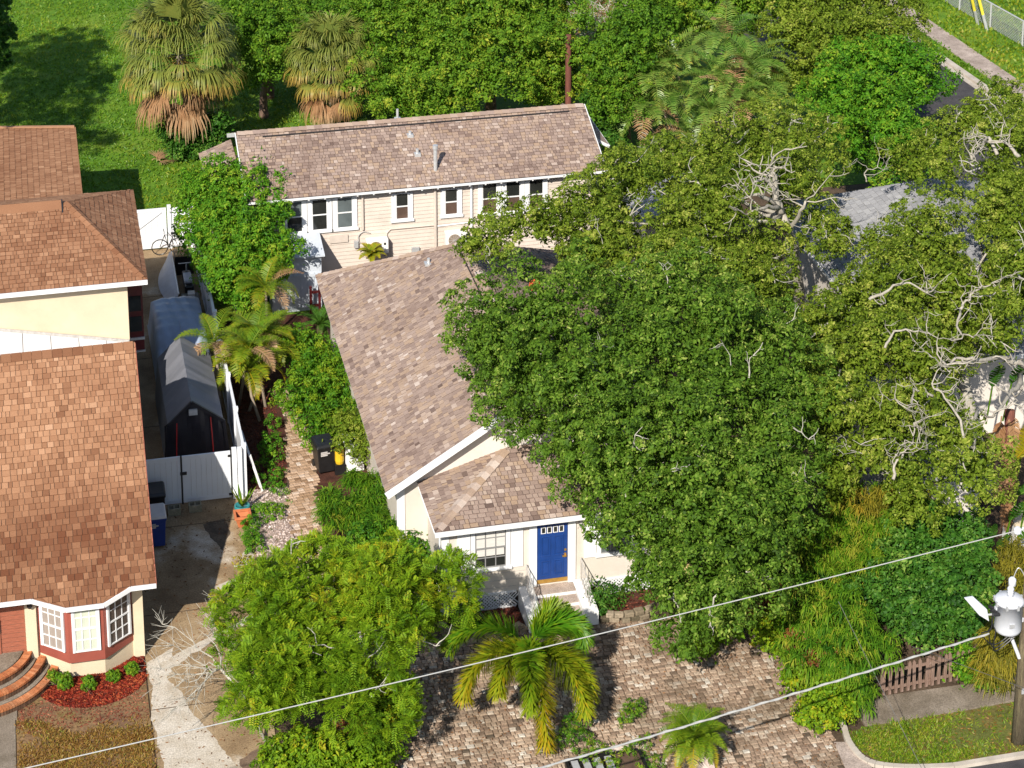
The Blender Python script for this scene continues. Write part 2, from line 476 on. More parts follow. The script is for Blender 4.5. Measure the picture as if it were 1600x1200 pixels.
M['l_yellow'] = leafmat('yellowing_leaves', G4((0.12, 0.12, 0.012), (0.22, 0.20, 0.02), (0.33, 0.27, 0.025), (0.42, 0.28, 0.03)), 0.3, 0.5, 0.3)
M['l_rust'] = leafmat('rusty_leaves', G4((0.09, 0.025, 0.012), (0.17, 0.055, 0.02), (0.26, 0.10, 0.03), (0.20, 0.19, 0.03)), 0.25)
M['l_palm'] = leafmat('palm_fronds', G4((0.03, 0.1, 0.006), (0.09, 0.195, 0.008), (0.2, 0.27, 0.012), (0.42, 0.29, 0.012)), 0.32, 0.45, 0.35)
M['l_foxtail'] = leafmat('foxtail_fronds', G4((0.02, 0.125, 0.006), (0.08, 0.22, 0.008), (0.27, 0.32, 0.012), (0.46, 0.28, 0.012)), 0.32, 0.45, 0.35)
M['l_sabal'] = leafmat('fan_fronds', G4((0.070, 0.120, 0.025), (0.150, 0.205, 0.040), (0.24, 0.25, 0.045), (0.42, 0.28, 0.06)), 0.28, 0.5, 0.35)
M['l_silver'] = leafmat('silvery_areca_fronds', G4((0.035, 0.105, 0.01), (0.095, 0.215, 0.024), (0.2, 0.29, 0.05), (0.38, 0.28, 0.04)), 0.22, 0.38, 0.5)
M['l_dead'] = leafmat('dead_brown_fronds', G4((0.13, 0.055, 0.025), (0.25, 0.125, 0.055), (0.37, 0.22, 0.115), (0.48, 0.34, 0.20)), 0.2, 0.7, 0.2, (0.3, 0.15, 0.05))
M['l_grass'] = leafmat('grass_blades', G4((0.036, 0.105, 0.005), (0.105, 0.21, 0.008), (0.22, 0.3, 0.014), (0.38, 0.31, 0.05)), 0.35)
M['l_weed'] = leafmat('weedy_grass_blades', G4((0.028, 0.105, 0.005), (0.075, 0.195, 0.008), (0.15, 0.26, 0.012), (0.26, 0.28, 0.02)), 0.3)
M['l_dry'] = leafmat('dry_grass_blades', G4((0.18, 0.075, 0.02), (0.29, 0.15, 0.035), (0.34, 0.23, 0.05), (0.20, 0.24, 0.03)), 0.3)
M['chips_red'] = leafmat('red_mulch_chips', G4((0.04, 0.006, 0.004), (0.13, 0.012, 0.007), (0.26, 0.032, 0.013), (0.40, 0.11, 0.04)), 0.02, 0.8, 0.2)
M['chips_brown'] = leafmat('brown_mulch_chips', G4((0.05, 0.012, 0.008), (0.13, 0.032, 0.02), (0.24, 0.07, 0.04), (0.34, 0.14, 0.08)), 0.02, 0.8, 0.2)
M['gravel'] = leafmat('gravel_stones', G4((0.24, 0.17, 0.14), (0.42, 0.33, 0.29), (0.56, 0.47, 0.43), (0.70, 0.63, 0.6)), 0.0, 0.8, 0.2)
# ------------------------------------------------------------------ builders
CAMP = np.array(cam.location)
TABW = (0.12, 0.16, 0.20, 0.25)
_tabcache = {}


def tab_mesh(w, h, t, ti, mat):
    k = (w, h, ti, mat.name)
    if k not in _tabcache:
        g = 0.007
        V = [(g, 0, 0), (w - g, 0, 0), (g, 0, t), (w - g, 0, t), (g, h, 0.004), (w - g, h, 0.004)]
        mb = MB().add(V, [(2, 3, 5, 4)], ti).add(V, [(0, 1, 3, 2), (0, 2, 4), (1, 5, 3)], 0.0)  # edge faces darkest: black asphalt edge, also painting in the shadow line of each course
        m = bpy.data.meshes.new('shingle')
        m.from_pydata(mb.v, [], mb.f)
        m.materials.append(mat)
        a = m.attributes.new('tint', 'FLOAT', 'FACE')
        a.data.foreach_set('value', np.array(mb.t, np.float32))
        _tabcache[k] = m
    return _tabcache[k]


def row_span(poly, s):
    """u range of a convex polygon (u,s) at height s"""
    us = []
    n = len(poly)
    for i in range(n):
        (u0, s0), (u1, s1) = poly[i], poly[(i + 1) % n]
        if abs(s1 - s0) < 1e-9:
            if abs(s - s0) < 1e-6: us += [u0, u1]
        elif min(s0, s1) - 1e-6 <= s <= max(s0, s1) + 1e-6:
            us.append(u0 + (u1 - u0) * (s - s0) / (s1 - s0))
    return (min(us), max(us)) if us else None


def roof(parent, planes, mat, expo=0.165, single=300, thick=0.11, seed=1, contrast=1.0, tabscale=1.0, tfun=None):
    """planes: list of 3D polygons, first edge = eave. One roof part, its shingles as pieces"""
    rng = random.Random(seed)
    deck = MB()
    tabs = []
    for pi, P in enumerate(planes):
        P = [np.array(p, float) for p in P]
        u = nrm(P[1] - P[0])
        n = nrm(np.cross(P[1] - P[0], P[2] - P[0]))
        if n[2] < 0: n = -n
        s = np.cross(n, u)
        if s[2] < 0: s = -s
        deck.prism([p - n * 0.005 for p in P], -n * thick)
        o = P[0]
        poly = [((p - o) @ u, (p - o) @ s) for p in P]
        smax = max(q[1] for q in poly)
        s0 = 0.0
        while s0 < smax - 0.03:
            s1 = min(s0 + expo, smax)
            a = row_span(poly, s0 + 1e-4); b = row_span(poly, s1 - 1e-4)
            if a and b:
                lo0, hi0 = a; lo1, hi1 = b
                x = min(lo0, lo1) - rng.uniform(0, 0.2)
                while x < max(hi0, hi1):
                    w = rng.choice(TABW) * tabscale
                    x1 = x + w
                    c = [max(x, lo0), min(x1, hi0), max(x, lo1), min(x1, hi1)]
                    if c[1] - c[0] > 0.01 or c[3] - c[2] > 0.01:
                        if c[1] < c[0]: c[0] = c[1] = min(max((x + x1) / 2, lo0), hi0)
                        if c[3] < c[2]: c[2] = c[3] = min(max((x + x1) / 2, lo1), hi1)
                        full = c[0] == x and c[1] == x1 and c[2] == x and c[3] == x1 and s1 - s0 > expo - 1e-6
                        q = o + u * (x + w / 2) + s * s0
                        lowf = wave(q[None], 0.55, 3)[0] * 0.07
                        ti = min(1, max(0, 0.5 + contrast * (rng.gauss(0, 0.165)) + lowf + (tfun(q) if tfun else 0)))
                        h = rng.choice((0.016, 0.022, 0.030))
                        tabs.append((pi, x, w, s0, s1, c, full, ti, h, np.linalg.norm(q - CAMP), (o, u, s, n)))
                    x = x1
            s0 += expo
    rf = deck.build('roof', M['deck'], parent)
    idx = sorted([i for i, t in enumerate(tabs) if t[6]], key=lambda i: tabs[i][9])[:single]
    idset = set(idx)
    V = []; F = []; T = []
    F3 = []
    rest = MB()
    for i, (pi, x, w, s0, s1, c, full, ti, h, d, (o, u, s, n)) in enumerate(tabs):
        if i in idset:
            tq = round(ti * 8) / 8
            m = tab_mesh(w, expo + 0.02, h, tq, mat)
            ob = bpy.data.objects.new('shingle', m)
            COL.objects.link(ob)
            ob.parent = rf
            p = o + u * x + s * s0 - ORG[rf]
            ob.matrix_local = Matrix(((u[0], s[0], n[0], p[0]), (u[1], s[1], n[1], p[1]), (u[2], s[2], n[2], p[2]), (0, 0, 0, 1)))
        else:
            b = o + s * s0; e = o + s * (s1 + (0.02 if full else 0))
            g = 0.007 if c[1] - c[0] > 0.03 else 0
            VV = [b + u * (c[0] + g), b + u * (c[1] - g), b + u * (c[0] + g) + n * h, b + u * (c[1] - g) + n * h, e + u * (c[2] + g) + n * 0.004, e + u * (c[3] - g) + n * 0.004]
            rest.add(VV, [(2, 3, 5, 4)], ti).add(VV, [(0, 1, 3, 2), (0, 2, 4), (1, 5, 3)], 0.0)  # same dark edges, course shadow lines put into the tint
    if rest.v:
        tag(rest.build('shingles', mat, rf), kind='stuff')
    return rf


def caps(parent, p0, p1, mat, w=0.17, step=0.3, seed=2, light=0.75, n1=None, n2=None):
    """overlapping cap shingles along a ridge or hip, each a piece"""
    rng = random.Random(seed)
    p0 = np.array(p0, float); p1 = np.array(p1, float)
    L = np.linalg.norm(p1 - p0); d = (p1 - p0) / L
    a = nrm(np.cross(d, Z3)); up = np.cross(a, d)
    if up[2] < 0: up = -up
    k = int(L / step)
    sl = 0.42
    for i in range(k):
        q = p0 + d * i * step
        e = q + d * (step + 0.05)
        mb = MB()
        hb, he = 0.05, 0.028
        V = [q + a * w - up * (w * sl - hb), q + up * hb, q - a * w - up * (w * sl - hb), e + a * w - up * (w * sl - he), e + up * he, e - a * w - up * (w * sl - he),
             q + a * w - up * (w * sl - hb + 0.02), q - a * w - up * (w * sl - hb + 0.02)]
        mb.add(V, [(0, 1, 4, 3), (1, 2, 5, 4), (6, 1, 0), (1, 7, 2)], min(1, max(0, light + rng.gauss(0, 0.13))))
        mb.build('ridge_cap', mat, parent)


def window(parent, fr, x0, x1, z0, z1, pm, frame='trim', sash='trim', grid=(1, 1, 1, 1), cw=0.10, pm2=None, head=True, sill=True, mw=0.022):
    """double hung window proud of the wall: frame part with pane, muntin and sill pieces.
    x0..z1 is the glass opening; grid = (cols, rows) of the upper sash, (cols, rows) of the lower"""
    f = MB()
    f.fbox(fr, x0 - cw, x0, z0, z1, 0.004, 0.06)
    f.fbox(fr, x1, x1 + cw, z0, z1, 0.004, 0.06)
    if head: f.fbox(fr, x0 - cw - 0.02, x1 + cw + 0.02, z1, z1 + cw, 0.004, 0.065)
    w = f.build('window', M[frame], parent)
    zm = (z0 + z1) / 2
    a = MB().fbox(fr, x0, x1, zm, z1, 0.004, 0.025).build('pane', pm, w)
    b = MB().fbox(fr, x0, x1, z0, zm, 0.003, 0.018).build('pane', pm2 or pm, w)
    s = MB()
    s.fbox(fr, x0, x1, zm - 0.025, zm + 0.02, 0.026, 0.052)
    s.fbox(fr, x0, x0 + 0.03, z0, z1, 0.026, 0.045); s.fbox(fr, x1 - 0.03, x1, z0, z1, 0.026, 0.045)
    s.fbox(fr, x0 + 0.03, x1 - 0.03, z1 - 0.03, z1, 0.026, 0.046); s.fbox(fr, x0 + 0.03, x1 - 0.03, z0, z0 + 0.035, 0.02, 0.046)
    s.build('sash', M[sash], w)
    mu = MB()
    for (c, r, za, zb) in ((grid[0], grid[1], zm + 0.02, z1 - 0.03), (grid[2], grid[3], z0 + 0.035, zm - 0.025)):
        for i in range(1, c):
            xx = x0 + (x1 - x0) * i / c
            mu.fbox(fr, xx - mw / 2, xx + mw / 2, za, zb, 0.019, 0.040)
        for j in range(1, r):
            zz = za + (zb - za) * j / r
            mu.fbox(fr, x0 + 0.03, x1 - 0.03, zz - mw / 2, zz + mw / 2, 0.019, 0.036)
    if mu.v: mu.build('muntins', M[sash], w)
    if sill:
        MB().fbox(fr, x0 - cw - 0.04, x1 + cw + 0.04, z0 - 0.09, z0, 0.004, 0.10).build('sill', M[frame], w)
    return w


def place_pavers(parent, poly, z, mat, row, widths, single=300, gap=0.012, seed=5, ang=0.0, jit=0.006, name='paver', rest_name='pavers', hgt=0.035, tfun=None, curved=None):
    """rows of tumbled blocks with open joints inside a polygon"""
    rng = random.Random(seed)
    ca, sa = math.cos(ang), math.sin(ang)
    xs = [p[0] * ca + p[1] * sa for p in poly]; ys = [-p[0] * sa + p[1] * ca for p in poly]
    blocks = []
    y = min(ys)
    while y < max(ys):
        rh = row * rng.choice((0.85, 1.0, 1.0, 1.2))
        x = min(xs) - rng.random() * 0.3
        while x < max(xs):
            w = rng.choice(widths)
            cx, cy = x + w / 2, y + rh / 2
            wx, wy = cx * ca - cy * sa, cx * sa + cy * ca
            blocks.append((wx, wy, w, rh))
            x += w
        y += rh
    bx = np.array([b[0] for b in blocks]); by = np.array([b[1] for b in blocks])
    ok = in_poly(bx, by, poly)
    blocks = [b for b, k in zip(blocks, ok) if k]
    blocks.sort(key=lambda b: (b[0] - CAMP[0]) ** 2 + (b[1] - CAMP[1]) ** 2)
    rest = MB()
    cache = {}
    for i, (wx, wy, w, rh) in enumerate(blocks):
        ti = min(1, max(0, rng.gauss(0.52, 0.22)))
        if tfun: ti = min(1, max(0, ti + tfun(wx, wy)))
        a = ang + rng.gauss(0, 0.02)
        zz = z + rng.uniform(-jit, jit)
        hw, hh = w / 2 - gap / 2, rh / 2 - gap / 2
        ch = min(0.02, hh * 0.3)
        key = (round(w, 3), round(rh, 3), round(ti * 7))
        V = []
        for (ex, ey, ez) in ((hw, hh, 0), (hw, hh, hgt * 0.65), (hw - ch, hh - ch, hgt)):
            V += [(-ex, -ey, ez), (ex, -ey, ez), (ex, ey, ez), (-ex, ey, ez)]
        F = [(8, 9, 10, 11)]
        for b in (0, 4):
            for k in range(4): F.append((b + k, b + (k + 1) % 4, b + 4 + (k + 1) % 4, b + 4 + k))
        if i < single:
            if key not in cache:
                mb = MB().add(V, F, key[2] / 7)
                m = bpy.data.meshes.new(name)
                m.from_pydata(mb.v, [], mb.f); m.materials.append(mat)
                at = m.attributes.new('tint', 'FLOAT', 'FACE'); at.data.foreach_set('value', np.array(mb.t, np.float32))
                cache[key] = m
            ob = bpy.data.objects.new(name, cache[key]); COL.objects.link(ob)
            ob.parent = parent
            pp = np.array((wx, wy, zz)) - ORG[parent]
            ob.location = pp; ob.rotation_euler = (rng.gauss(0, 0.012), rng.gauss(0, 0.012), a)
        else:
            c_, s_ = math.cos(a), math.sin(a)
            k1, k2 = rng.uniform(0.9, 1.0), rng.uniform(0.9, 1.0)
            rest.add([(wx + (x * k1) * c_ - (yy * k2) * s_, wy + x * k1 * s_ + yy * k2 * c_, zz + q) for (x, yy, q) in V], F, ti)
    if rest.v: tag(rest.build(rest_name, mat, parent), kind='stuff')


# ------------------------------------------------------------------ plants
def quads(P, D, S, L, Wd, fold=None):
    """leaf quads: centre P, long axis D, side axis S"""
    L = np.asarray(L)[:, None] if np.ndim(L) else L
    Wd = np.asarray(Wd)[:, None] if np.ndim(Wd) else Wd
    a = P - D * L * 0.5; c = P + D * L * 0.5
    m = P - D * L * 0.05
    b = m + S * Wd * 0.5; d = m - S * Wd * 0.5
    if fold is not None:
        c = c + fold
    V = np.stack([a, b, c, d], 1).reshape(-1, 3)
    F = np.arange(len(V), dtype=np.int32).reshape(-1, 4)
    return V, F


def unit(a):
    return a / np.maximum(1e-9, np.linalg.norm(a, axis=1, keepdims=True))


def leaves(C, N, per, spread, L, Wd, t, up=0.35, rnd=0.75, droop=0.0, tj=0.14, rng=NR, align=0.0):
    k = len(C)
    P = np.repeat(C, per, 0) + rng.normal(size=(k * per, 3)) * spread
    n = unit(np.repeat(N, per, 0) + rng.normal(size=(k * per, 3)) * rnd + np.array([0, 0, up]))
    d = rng.normal(size=(k * per, 3)) + np.array([0, 0, -droop * 3])
    if align: d = d + align * (P - np.repeat(C, per, 0)) / max(1e-6, spread if np.isscalar(spread) else spread[0])
    d = unit(d - n * np.sum(d * n, 1, keepdims=True))
    s = np.cross(n, d)
    ln = L * rng.uniform(0.7, 1.3, k * per); wd = Wd * rng.uniform(0.75, 1.25, k * per)
    V, F = quads(P, d, s, ln, wd, fold=-Z3[None] * (ln[:, None] * 0.12))
    T = np.clip(np.repeat(t, per) + rng.normal(size=k * per) * tj, 0, 1)
    return V, F, T


def cat(parts):
    Vs = []; Fs = []; Ts = []; n = 0
    for V, F, T in parts:
        Vs.append(V); Fs.append(F + n); Ts.append(T); n += len(V)
    return np.concatenate(Vs), np.concatenate(Fs), np.concatenate(Ts)


def crown_pts(blobs, n, low=-0.45, depth=0.3, gap=0.0, rng=NR, seed=0, gsc=1.1, flat=1.0):
    B = np.array([b[:4] for b in blobs], float)
    w = B[:, 3] ** 2
    i = rng.choice(len(B), n * 3, p=w / w.sum())
    d = unit(rng.normal(size=(n * 3, 3)))
    ok = d[:, 2] > low
    i = i[ok]; d = d[ok]
    r = B[i, 3] * (1 - depth * rng.random(len(i)) ** 1.5)
    P = B[i, :3] + d * r[:, None] * np.array([1, 1, flat])
    keep = np.ones(len(P), bool)
    for c in B:
        q = np.linalg.norm((P - c[:3]) / np.array([1, 1, flat]), axis=1)
        keep &= ~(q < c[3] * 0.62)
    if gap > 0: keep &= wave(P, gsc, seed + 5) > (-1 + gap)
    return P[keep][:n], d[keep][:n]


def thin(P, d, sp):
    """keep points at least sp apart"""
    cell = {}
    keep = []
    for i, p in enumerate(P):
        k = (int(p[0] // sp), int(p[1] // sp), int(p[2] // sp))
        ok = True
        for dx in (-1, 0, 1):
            for dy in (-1, 0, 1):
                for dz in (-1, 0, 1):
                    for j in cell.get((k[0] + dx, k[1] + dy, k[2] + dz), ()):
                        q = P[j] - p
                        if q @ q < sp * sp: ok = False; break
                    if not ok: break
                if not ok: break
            if not ok: break
        if ok:
            cell.setdefault(k, []).append(i); keep.append(i)
    return P[keep], d[keep]


def puff_leaves(P, d, pr, per, L, Wd, t, rng, up=0.35, rnd=0.6, tj=0.13, spray=False, flat=0.85, ragged=0.25):
    """rounded tufts of leaves standing on the crown surface with dark gaps between them"""
    k = len(P)
    r = pr * rng.uniform(0.65, 1.3, k)
    dd = unit(rng.normal(size=(k * per, 3)) * 0.75 + np.repeat(d, per, 0) * 0.8 + np.array([0, 0, 0.35]))
    rad = np.repeat(r, per) * (1 - 0.55 * rng.random(k * per) ** 1.6 + ragged * np.maximum(0, rng.normal(size=k * per)) * 0.6)
    C = np.repeat(P, per, 0) + dd * rad[:, None] * np.array([1, 1, flat])
    tt = np.repeat(t, per)
    if not spray:
        n = unit(dd + rng.normal(size=(k * per, 3)) * rnd + np.array([0, 0, up]))
        a = unit(rng.normal(size=(k * per, 3)) + dd * 0.8)
        a = unit(a - n * np.sum(a * n, 1, keepdims=True))
        s = np.cross(n, a)
        m = k * per
        sz = np.repeat(rng.uniform(0.75, 1.35, k), per)
        V, F = quads(C, a, s, L * sz * rng.uniform(0.6, 1.4, m), Wd * sz * rng.uniform(0.7, 1.3, m), fold=-Z3[None] * L * 0.1)
        return V, F, np.clip(tt + rng.normal(size=m) * tj, 0, 1)
    # compound leaves: a rib with paired leaflets
    m = k * per; q = 7
    ax = unit(dd + rng.normal(size=(m, 3)) * 0.5)
    n = unit(np.cross(ax, np.cross(Z3[None], ax)) + rng.normal(size=(m, 3)) * 0.25 + 1e-4)
    sd = unit(np.cross(ax, n))
    ln = spray * rng.uniform(0.7, 1.25, m)
    Vs = []; T = []
    for j in range(q):
        f = (j + 0.6) / q
        pos = C + ax * (ln * (f - 0.3))[:, None] - Z3[None] * (ln * f * f * 0.25)[:, None]
        for sg in (1, -1):
            da = unit(sd * sg + ax * 0.55)
            l_ = L * (1.0 - 0.45 * abs(f - 0.45)) * rng.uniform(0.85, 1.15, m)
            ss = unit(np.cross(n, da))
            V, F = quads(pos + da * (l_ * 0.5)[:, None], da, ss, l_, np.full(m, Wd))
            Vs.append(V); T.append(np.clip(tt + rng.normal(size=m) * tj * 0.7, 0, 1))
    V = np.concatenate(Vs)
    return V, np.arange(len(V), dtype=np.int32).reshape(-1, 4), np.concatenate(T)


def tree(name, label, category, base, blobs, mat, n=600, per=110, L=0.09, Wd=0.05, cl=0.16, pr=0.36, tint=(0.42, 0.10), group=None, trunk_r=0.2, bark='bark', top=None,
         low=-0.45, gap=0.25, seed=1, limbs=7, twigs=0, depth=0.35, up=0.35, core=True, crown_name='crown', trunk_pts=None, flat=1.0, gsc=1.1, sp=1.0, spray=False, rough=0.55, scale=1.0, tj=0.17, holes=0.8, core_n=None, align=0, droop=0, tw=1.0):
    rng = np.random.default_rng(seed)
    rr = random.Random(seed)
    base = np.array(base, float)
    root = thing(name, label, category, tuple(base), group)
    B = np.array([b[:4] for b in blobs], float)
    cen = B[:, :3].mean(0)
    P, d = crown_pts(blobs, n * 4, low, depth, gap, rng, seed, flat=flat, gsc=gsc)
    hump = wave(P, 0.9 / max(0.4, scale), seed + 21) * 0.55 + wave(P, 2.1 / max(0.4, scale), seed + 22) * 0.42
    P = P + d * (hump * rough * scale + rng.random(len(P)) ** 3 * pr * 0.8)[:, None]
    sel = rng.random(len(P)) < np.clip(0.92 + hump * holes, 0.03, 1)
    P, d = P[sel], d[sel]
    P, d = thin(P, d, pr * sp)
    P, d = P[:n], d[:n]
    t = np.clip(tint[0] + rng.normal(size=len(P)) * tint[1] + wave(P, 0.7, seed) * 0.09, 0, 1)
    parts = [puff_leaves(P, d, pr, per, L, Wd, t, rng, up=up, spray=spray, tj=tj)]
    if core:
        cn = core_n or int(len(P) * 0.9)
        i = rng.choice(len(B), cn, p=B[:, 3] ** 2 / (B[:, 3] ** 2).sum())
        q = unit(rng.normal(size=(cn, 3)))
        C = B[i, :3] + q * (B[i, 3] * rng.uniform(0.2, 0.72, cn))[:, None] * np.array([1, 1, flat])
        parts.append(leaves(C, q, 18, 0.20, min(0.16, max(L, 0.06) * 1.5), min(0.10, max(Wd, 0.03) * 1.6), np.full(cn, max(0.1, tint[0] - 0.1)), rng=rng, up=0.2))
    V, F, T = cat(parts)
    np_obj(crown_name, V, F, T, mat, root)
    # trunk and limbs
    if trunk_r > 0:
        tp = np.array(top, float) if top is not None else base + (cen - base) * 0.55
        pts = trunk_pts if trunk_pts is not None else [base - Z3 * 0.1, base + (tp - base) * 0.35 + np.array([rr.uniform(-.1, .1), rr.uniform(-.1, .1), 0]), base + (tp - base) * 0.7 + np.array([rr.uniform(-.15, .15), rr.uniform(-.15, .15), 0]), tp]
        sm = curve_pts(pts, 4)
        MB().tube(sm, [trunk_r * (1.15 - 0.6 * i / (len(sm) - 1)) * (1 + 0.07 * rr.gauss(0, 1)) for i in range(len(sm))], 10).build('trunk', M[bark], root, True)
        order = sorted(range(len(B)), key=lambda i: -B[i, 3] - rr.random())[:limbs]
        for i in order:
            p0 = np.array(pts[-1], float)
            e = p0 + (B[i, :3] - p0) * 0.85
            pm = []
            for k in range(7):
                f = k / 6
                q = p0 + (e - p0) * f
                q = q + np.array([rr.gauss(0, 1), rr.gauss(0, 1), rr.gauss(0, 0.7) - 2.6 * f * (1 - f)]) * 0.2 * (1 if 0 < k else 0)
                pm.append(q)
            r0 = trunk_r * 0.36
            MB().tube(pm, [r0 * (1 - 0.8 * k / 6) for k in range(7)], 6).build('limb', M[bark], root, True)
    if twigs:
        twm = MB()
        Pt, dt = crown_pts(blobs, twigs, -0.1, 0.12, 0, rng, seed + 3, flat=flat)
        for p, dd in zip(Pt, dt):
            crooked(twm, p - dd * 0.32, nrm(dd * 0.9 + rng.normal(size=3) * 0.3), rng, rr, tw, bias=0.22)
        tag(twm.build('twigs', M['twig'], root, True), kind='stuff')
    return root


def crooked(mb, p, dd, rng, rr, sc=1.0, r0=None, lv=0, n=6, bias=0.05):
    """a crooked pale twig lying near the crown surface, forking twice"""
    tan = nrm(np.cross(dd, rng.normal(size=3)))
    dirn = nrm(tan + dd * 0.35)
    q = np.array(p, float); pl = [q]
    for k in range(n):
        dirn = nrm(dirn + rng.normal(size=3) * 0.38 + dd * bias)
        q = q + dirn * rr.uniform(0.10, 0.22) * sc
        pl.append(q)
    r0 = r0 or rr.uniform(0.012, 0.034) * sc
    mb.tube(pl, [r0 * (1 - 0.13 * k) for k in range(len(pl))], 5, cap=False)
    if lv < 2:
        for _ in range(2 if lv == 0 else 1):
            crooked(mb, pl[rr.randrange(2, n)], dd, rng, rr, sc * 0.7, r0 * 0.6, lv + 1, 4, bias * 0.5)


def bush(name, label, category, blobs, mat, base=None, **k):
    B = np.array([b[:4] for b in blobs], float)
    if base is None: base = (B[:, 0].mean(), B[:, 1].mean(), 0.0)
    kw = dict(n=200, per=60, L=0.09, Wd=0.045, pr=0.2, trunk_r=0.03, bark='brownbark', limbs=4, gap=0.12, crown_name='foliage', rough=0.35, scale=0.5)
    kw.update(k)
    return tree(name, label, category, base, blobs, mat, **kw)


def strap_plant(name, label, category, blobs, mat, n=160, per=14, L=0.55, Wd=0.035, tint=(0.5, 0.15), seed=1, arch=0.6, group=None, spread=0.05, rise=0.5):
    """arching strap leaves bursting from many growing points; one foliage part of two-segment blades"""
    rng = np.random.default_rng(seed)
    B = np.array([b[:4] for b in blobs], float)
    base = (B[:, 0].mean(), B[:, 1].mean(), 0.0)
    root = thing(name, label, category, base, group)
    P, d = crown_pts(blobs, n, -0.5, 0.45, 0.1, rng, seed)
    k = len(P)
    t = np.repeat(np.clip(tint[0] + rng.normal(size=k) * tint[1], 0, 1), per)
    P = P + d * (wave(P, 1.8, seed) * 0.22)[:, None]
    O = np.repeat(P, per, 0) + rng.normal(size=(k * per, 3)) * spread
    a = unit(np.repeat(d, per, 0) * 0.5 + rng.normal(size=(k * per, 3)) * np.array([1, 1, 0.5]) + np.array([0, 0, rise]))
    ln = L * rng.uniform(0.6, 1.25, k * per)[:, None]
    s = unit(np.cross(a, Z3[None] + rng.normal(size=a.shape) * 0.2)) * Wd
    p1 = O + a * ln * 0.5
    p2 = p1 + unit(a * 0.6 - Z3[None] * arch) * ln * 0.5
    V = np.stack([O - s * 0.3, O + s * 0.3, p1 + s * 0.5, p1 - s * 0.5, p2], 1)
    n5 = np.arange(k * per) * 5
    F = np.concatenate([np.stack([n5, n5 + 1, n5 + 2, n5 + 3], 1), np.stack([n5 + 3, n5 + 2, n5 + 4, n5 + 4], 1)])
    # the tip is a thin quad, not a doubled corner
    tip2 = p2 + s * 0.06
    V = np.concatenate([V, tip2[:, None]], 1).reshape(-1, 3)
    n6 = np.arange(k * per) * 6
    F = np.concatenate([np.stack([n6, n6 + 1, n6 + 2, n6 + 3], 1), np.stack([n6 + 3, n6 + 2, n6 + 5, n6 + 4], 1)])
    tt = np.clip(t + rng.normal(size=len(t)) * 0.14, 0, 1)
    np_obj('foliage', V, F, np.concatenate([tt, np.clip(tt + 0.06, 0, 1)]), mat, root)
    st = MB()
    for i in range(0, k, max(1, k // 10)):
        st.tube([(base[0] + (P[i, 0] - base[0]) * 0.5, base[1] + (P[i, 1] - base[1]) * 0.5, 0), P[i]], [0.02, 0.012], 5)
    st.build('stems', M['brownbark'], root)
    return root


def frond(root, o, az, elev, L, sag, leaf, n, mat, t0, t1, rng, plume=False, vee=0.5, wd=0.028, name='frond', hang=0.25, sweep=0.45):
    """one feather frond with a curved rib and separate leaflets"""
    d = np.array([math.cos(az) * math.cos(elev), math.sin(az) * math.cos(elev), math.sin(elev)])
    hor = np.array([math.cos(az), math.sin(az), 0])
    pts = []; p = np.array(o, float); e = elev
    K = 14
    for i in range(K + 1):
        pts.append(p.copy())
        e -= sag / K * (0.4 + 1.2 * i / K)
        p = p + (hor * math.cos(e) + Z3 * math.sin(e)) * (L / K)
    pts = np.array(pts)
    mb = MB().tube(pts[::2], [0.024 * (1 - 0.8 * i / (len(pts[::2]) - 1)) for i in range(len(pts[::2]))], 4, t0, cap=False)
    f = np.linspace(0.14, 1.0, n)
    f = np.repeat(f, 3 if plume else 2)
    f = np.clip(f + rng.normal(size=len(f)) * 0.006, 0.05, 0.999)
    idx = f * K; i0 = np.minimum(idx.astype(int), K - 1); fr = (idx - i0)[:, None]
    Q = pts[i0] * (1 - fr) + pts[i0 + 1] * fr
    T = unit(pts[i0 + 1] - pts[i0])
    S = unit(np.cross(T, np.broadcast_to(Z3, T.shape) + 1e-4))
    U = np.cross(S, T)
    m = len(f)
    if plume:
        ph = rng.uniform(-2.6, 2.6, m)
        out = S * np.sin(ph)[:, None] + U * np.cos(ph)[:, None]
    else:
        sg = np.where(np.arange(m) % 2 == 0, 1.0, -1.0)[:, None]
        out = unit(S * sg + U * vee)
    ln = leaf * np.sin(np.clip(f * 0.93 + 0.07, 0, 1) * math.pi * 0.86 + 0.36) * rng.uniform(0.85, 1.1, m)
    ln = np.maximum(ln, leaf * (0.7 if plume else 0.28))[:, None]
    dirn = unit(out + T * sweep)
    side = unit(np.cross(dirn, T + 1e-3)) if plume else unit(T - dirn * np.sum(T * dirn, 1, keepdims=True))
    mid = Q + dirn * ln * 0.55 - Z3 * ln * hang * 0.25
    tip = mid + unit(dirn - Z3 * hang * 1.6) * ln * 0.45
    w = wd
    V = np.stack([Q - side * w * 0.35, Q + side * w * 0.35, mid + side * w * 0.5, mid - side * w * 0.5, tip + side * w * 0.06, tip - side * w * 0.06], 1).reshape(-1, 3)
    n6 = np.arange(m) * 6
    F = np.concatenate([np.stack([n6, n6 + 1, n6 + 2, n6 + 3], 1), np.stack([n6 + 3, n6 + 2, n6 + 4, n6 + 5], 1)])
    tt = np.clip(t0 + (t1 - t0) * f + rng.normal(size=m) * 0.07, 0, 1)
    V2 = np.array(mb.v); F2 = np.array(mb.f, np.int32)
    Va = np.concatenate([V, V2]); Fa = np.concatenate([F, F2 + len(V)])
    Ta = np.concatenate([tt, np.clip(tt + 0.10, 0, 1), np.full(len(F2), min(1, t1 + .1))])
    return np_obj(name, Va, Fa, Ta, mat, root)


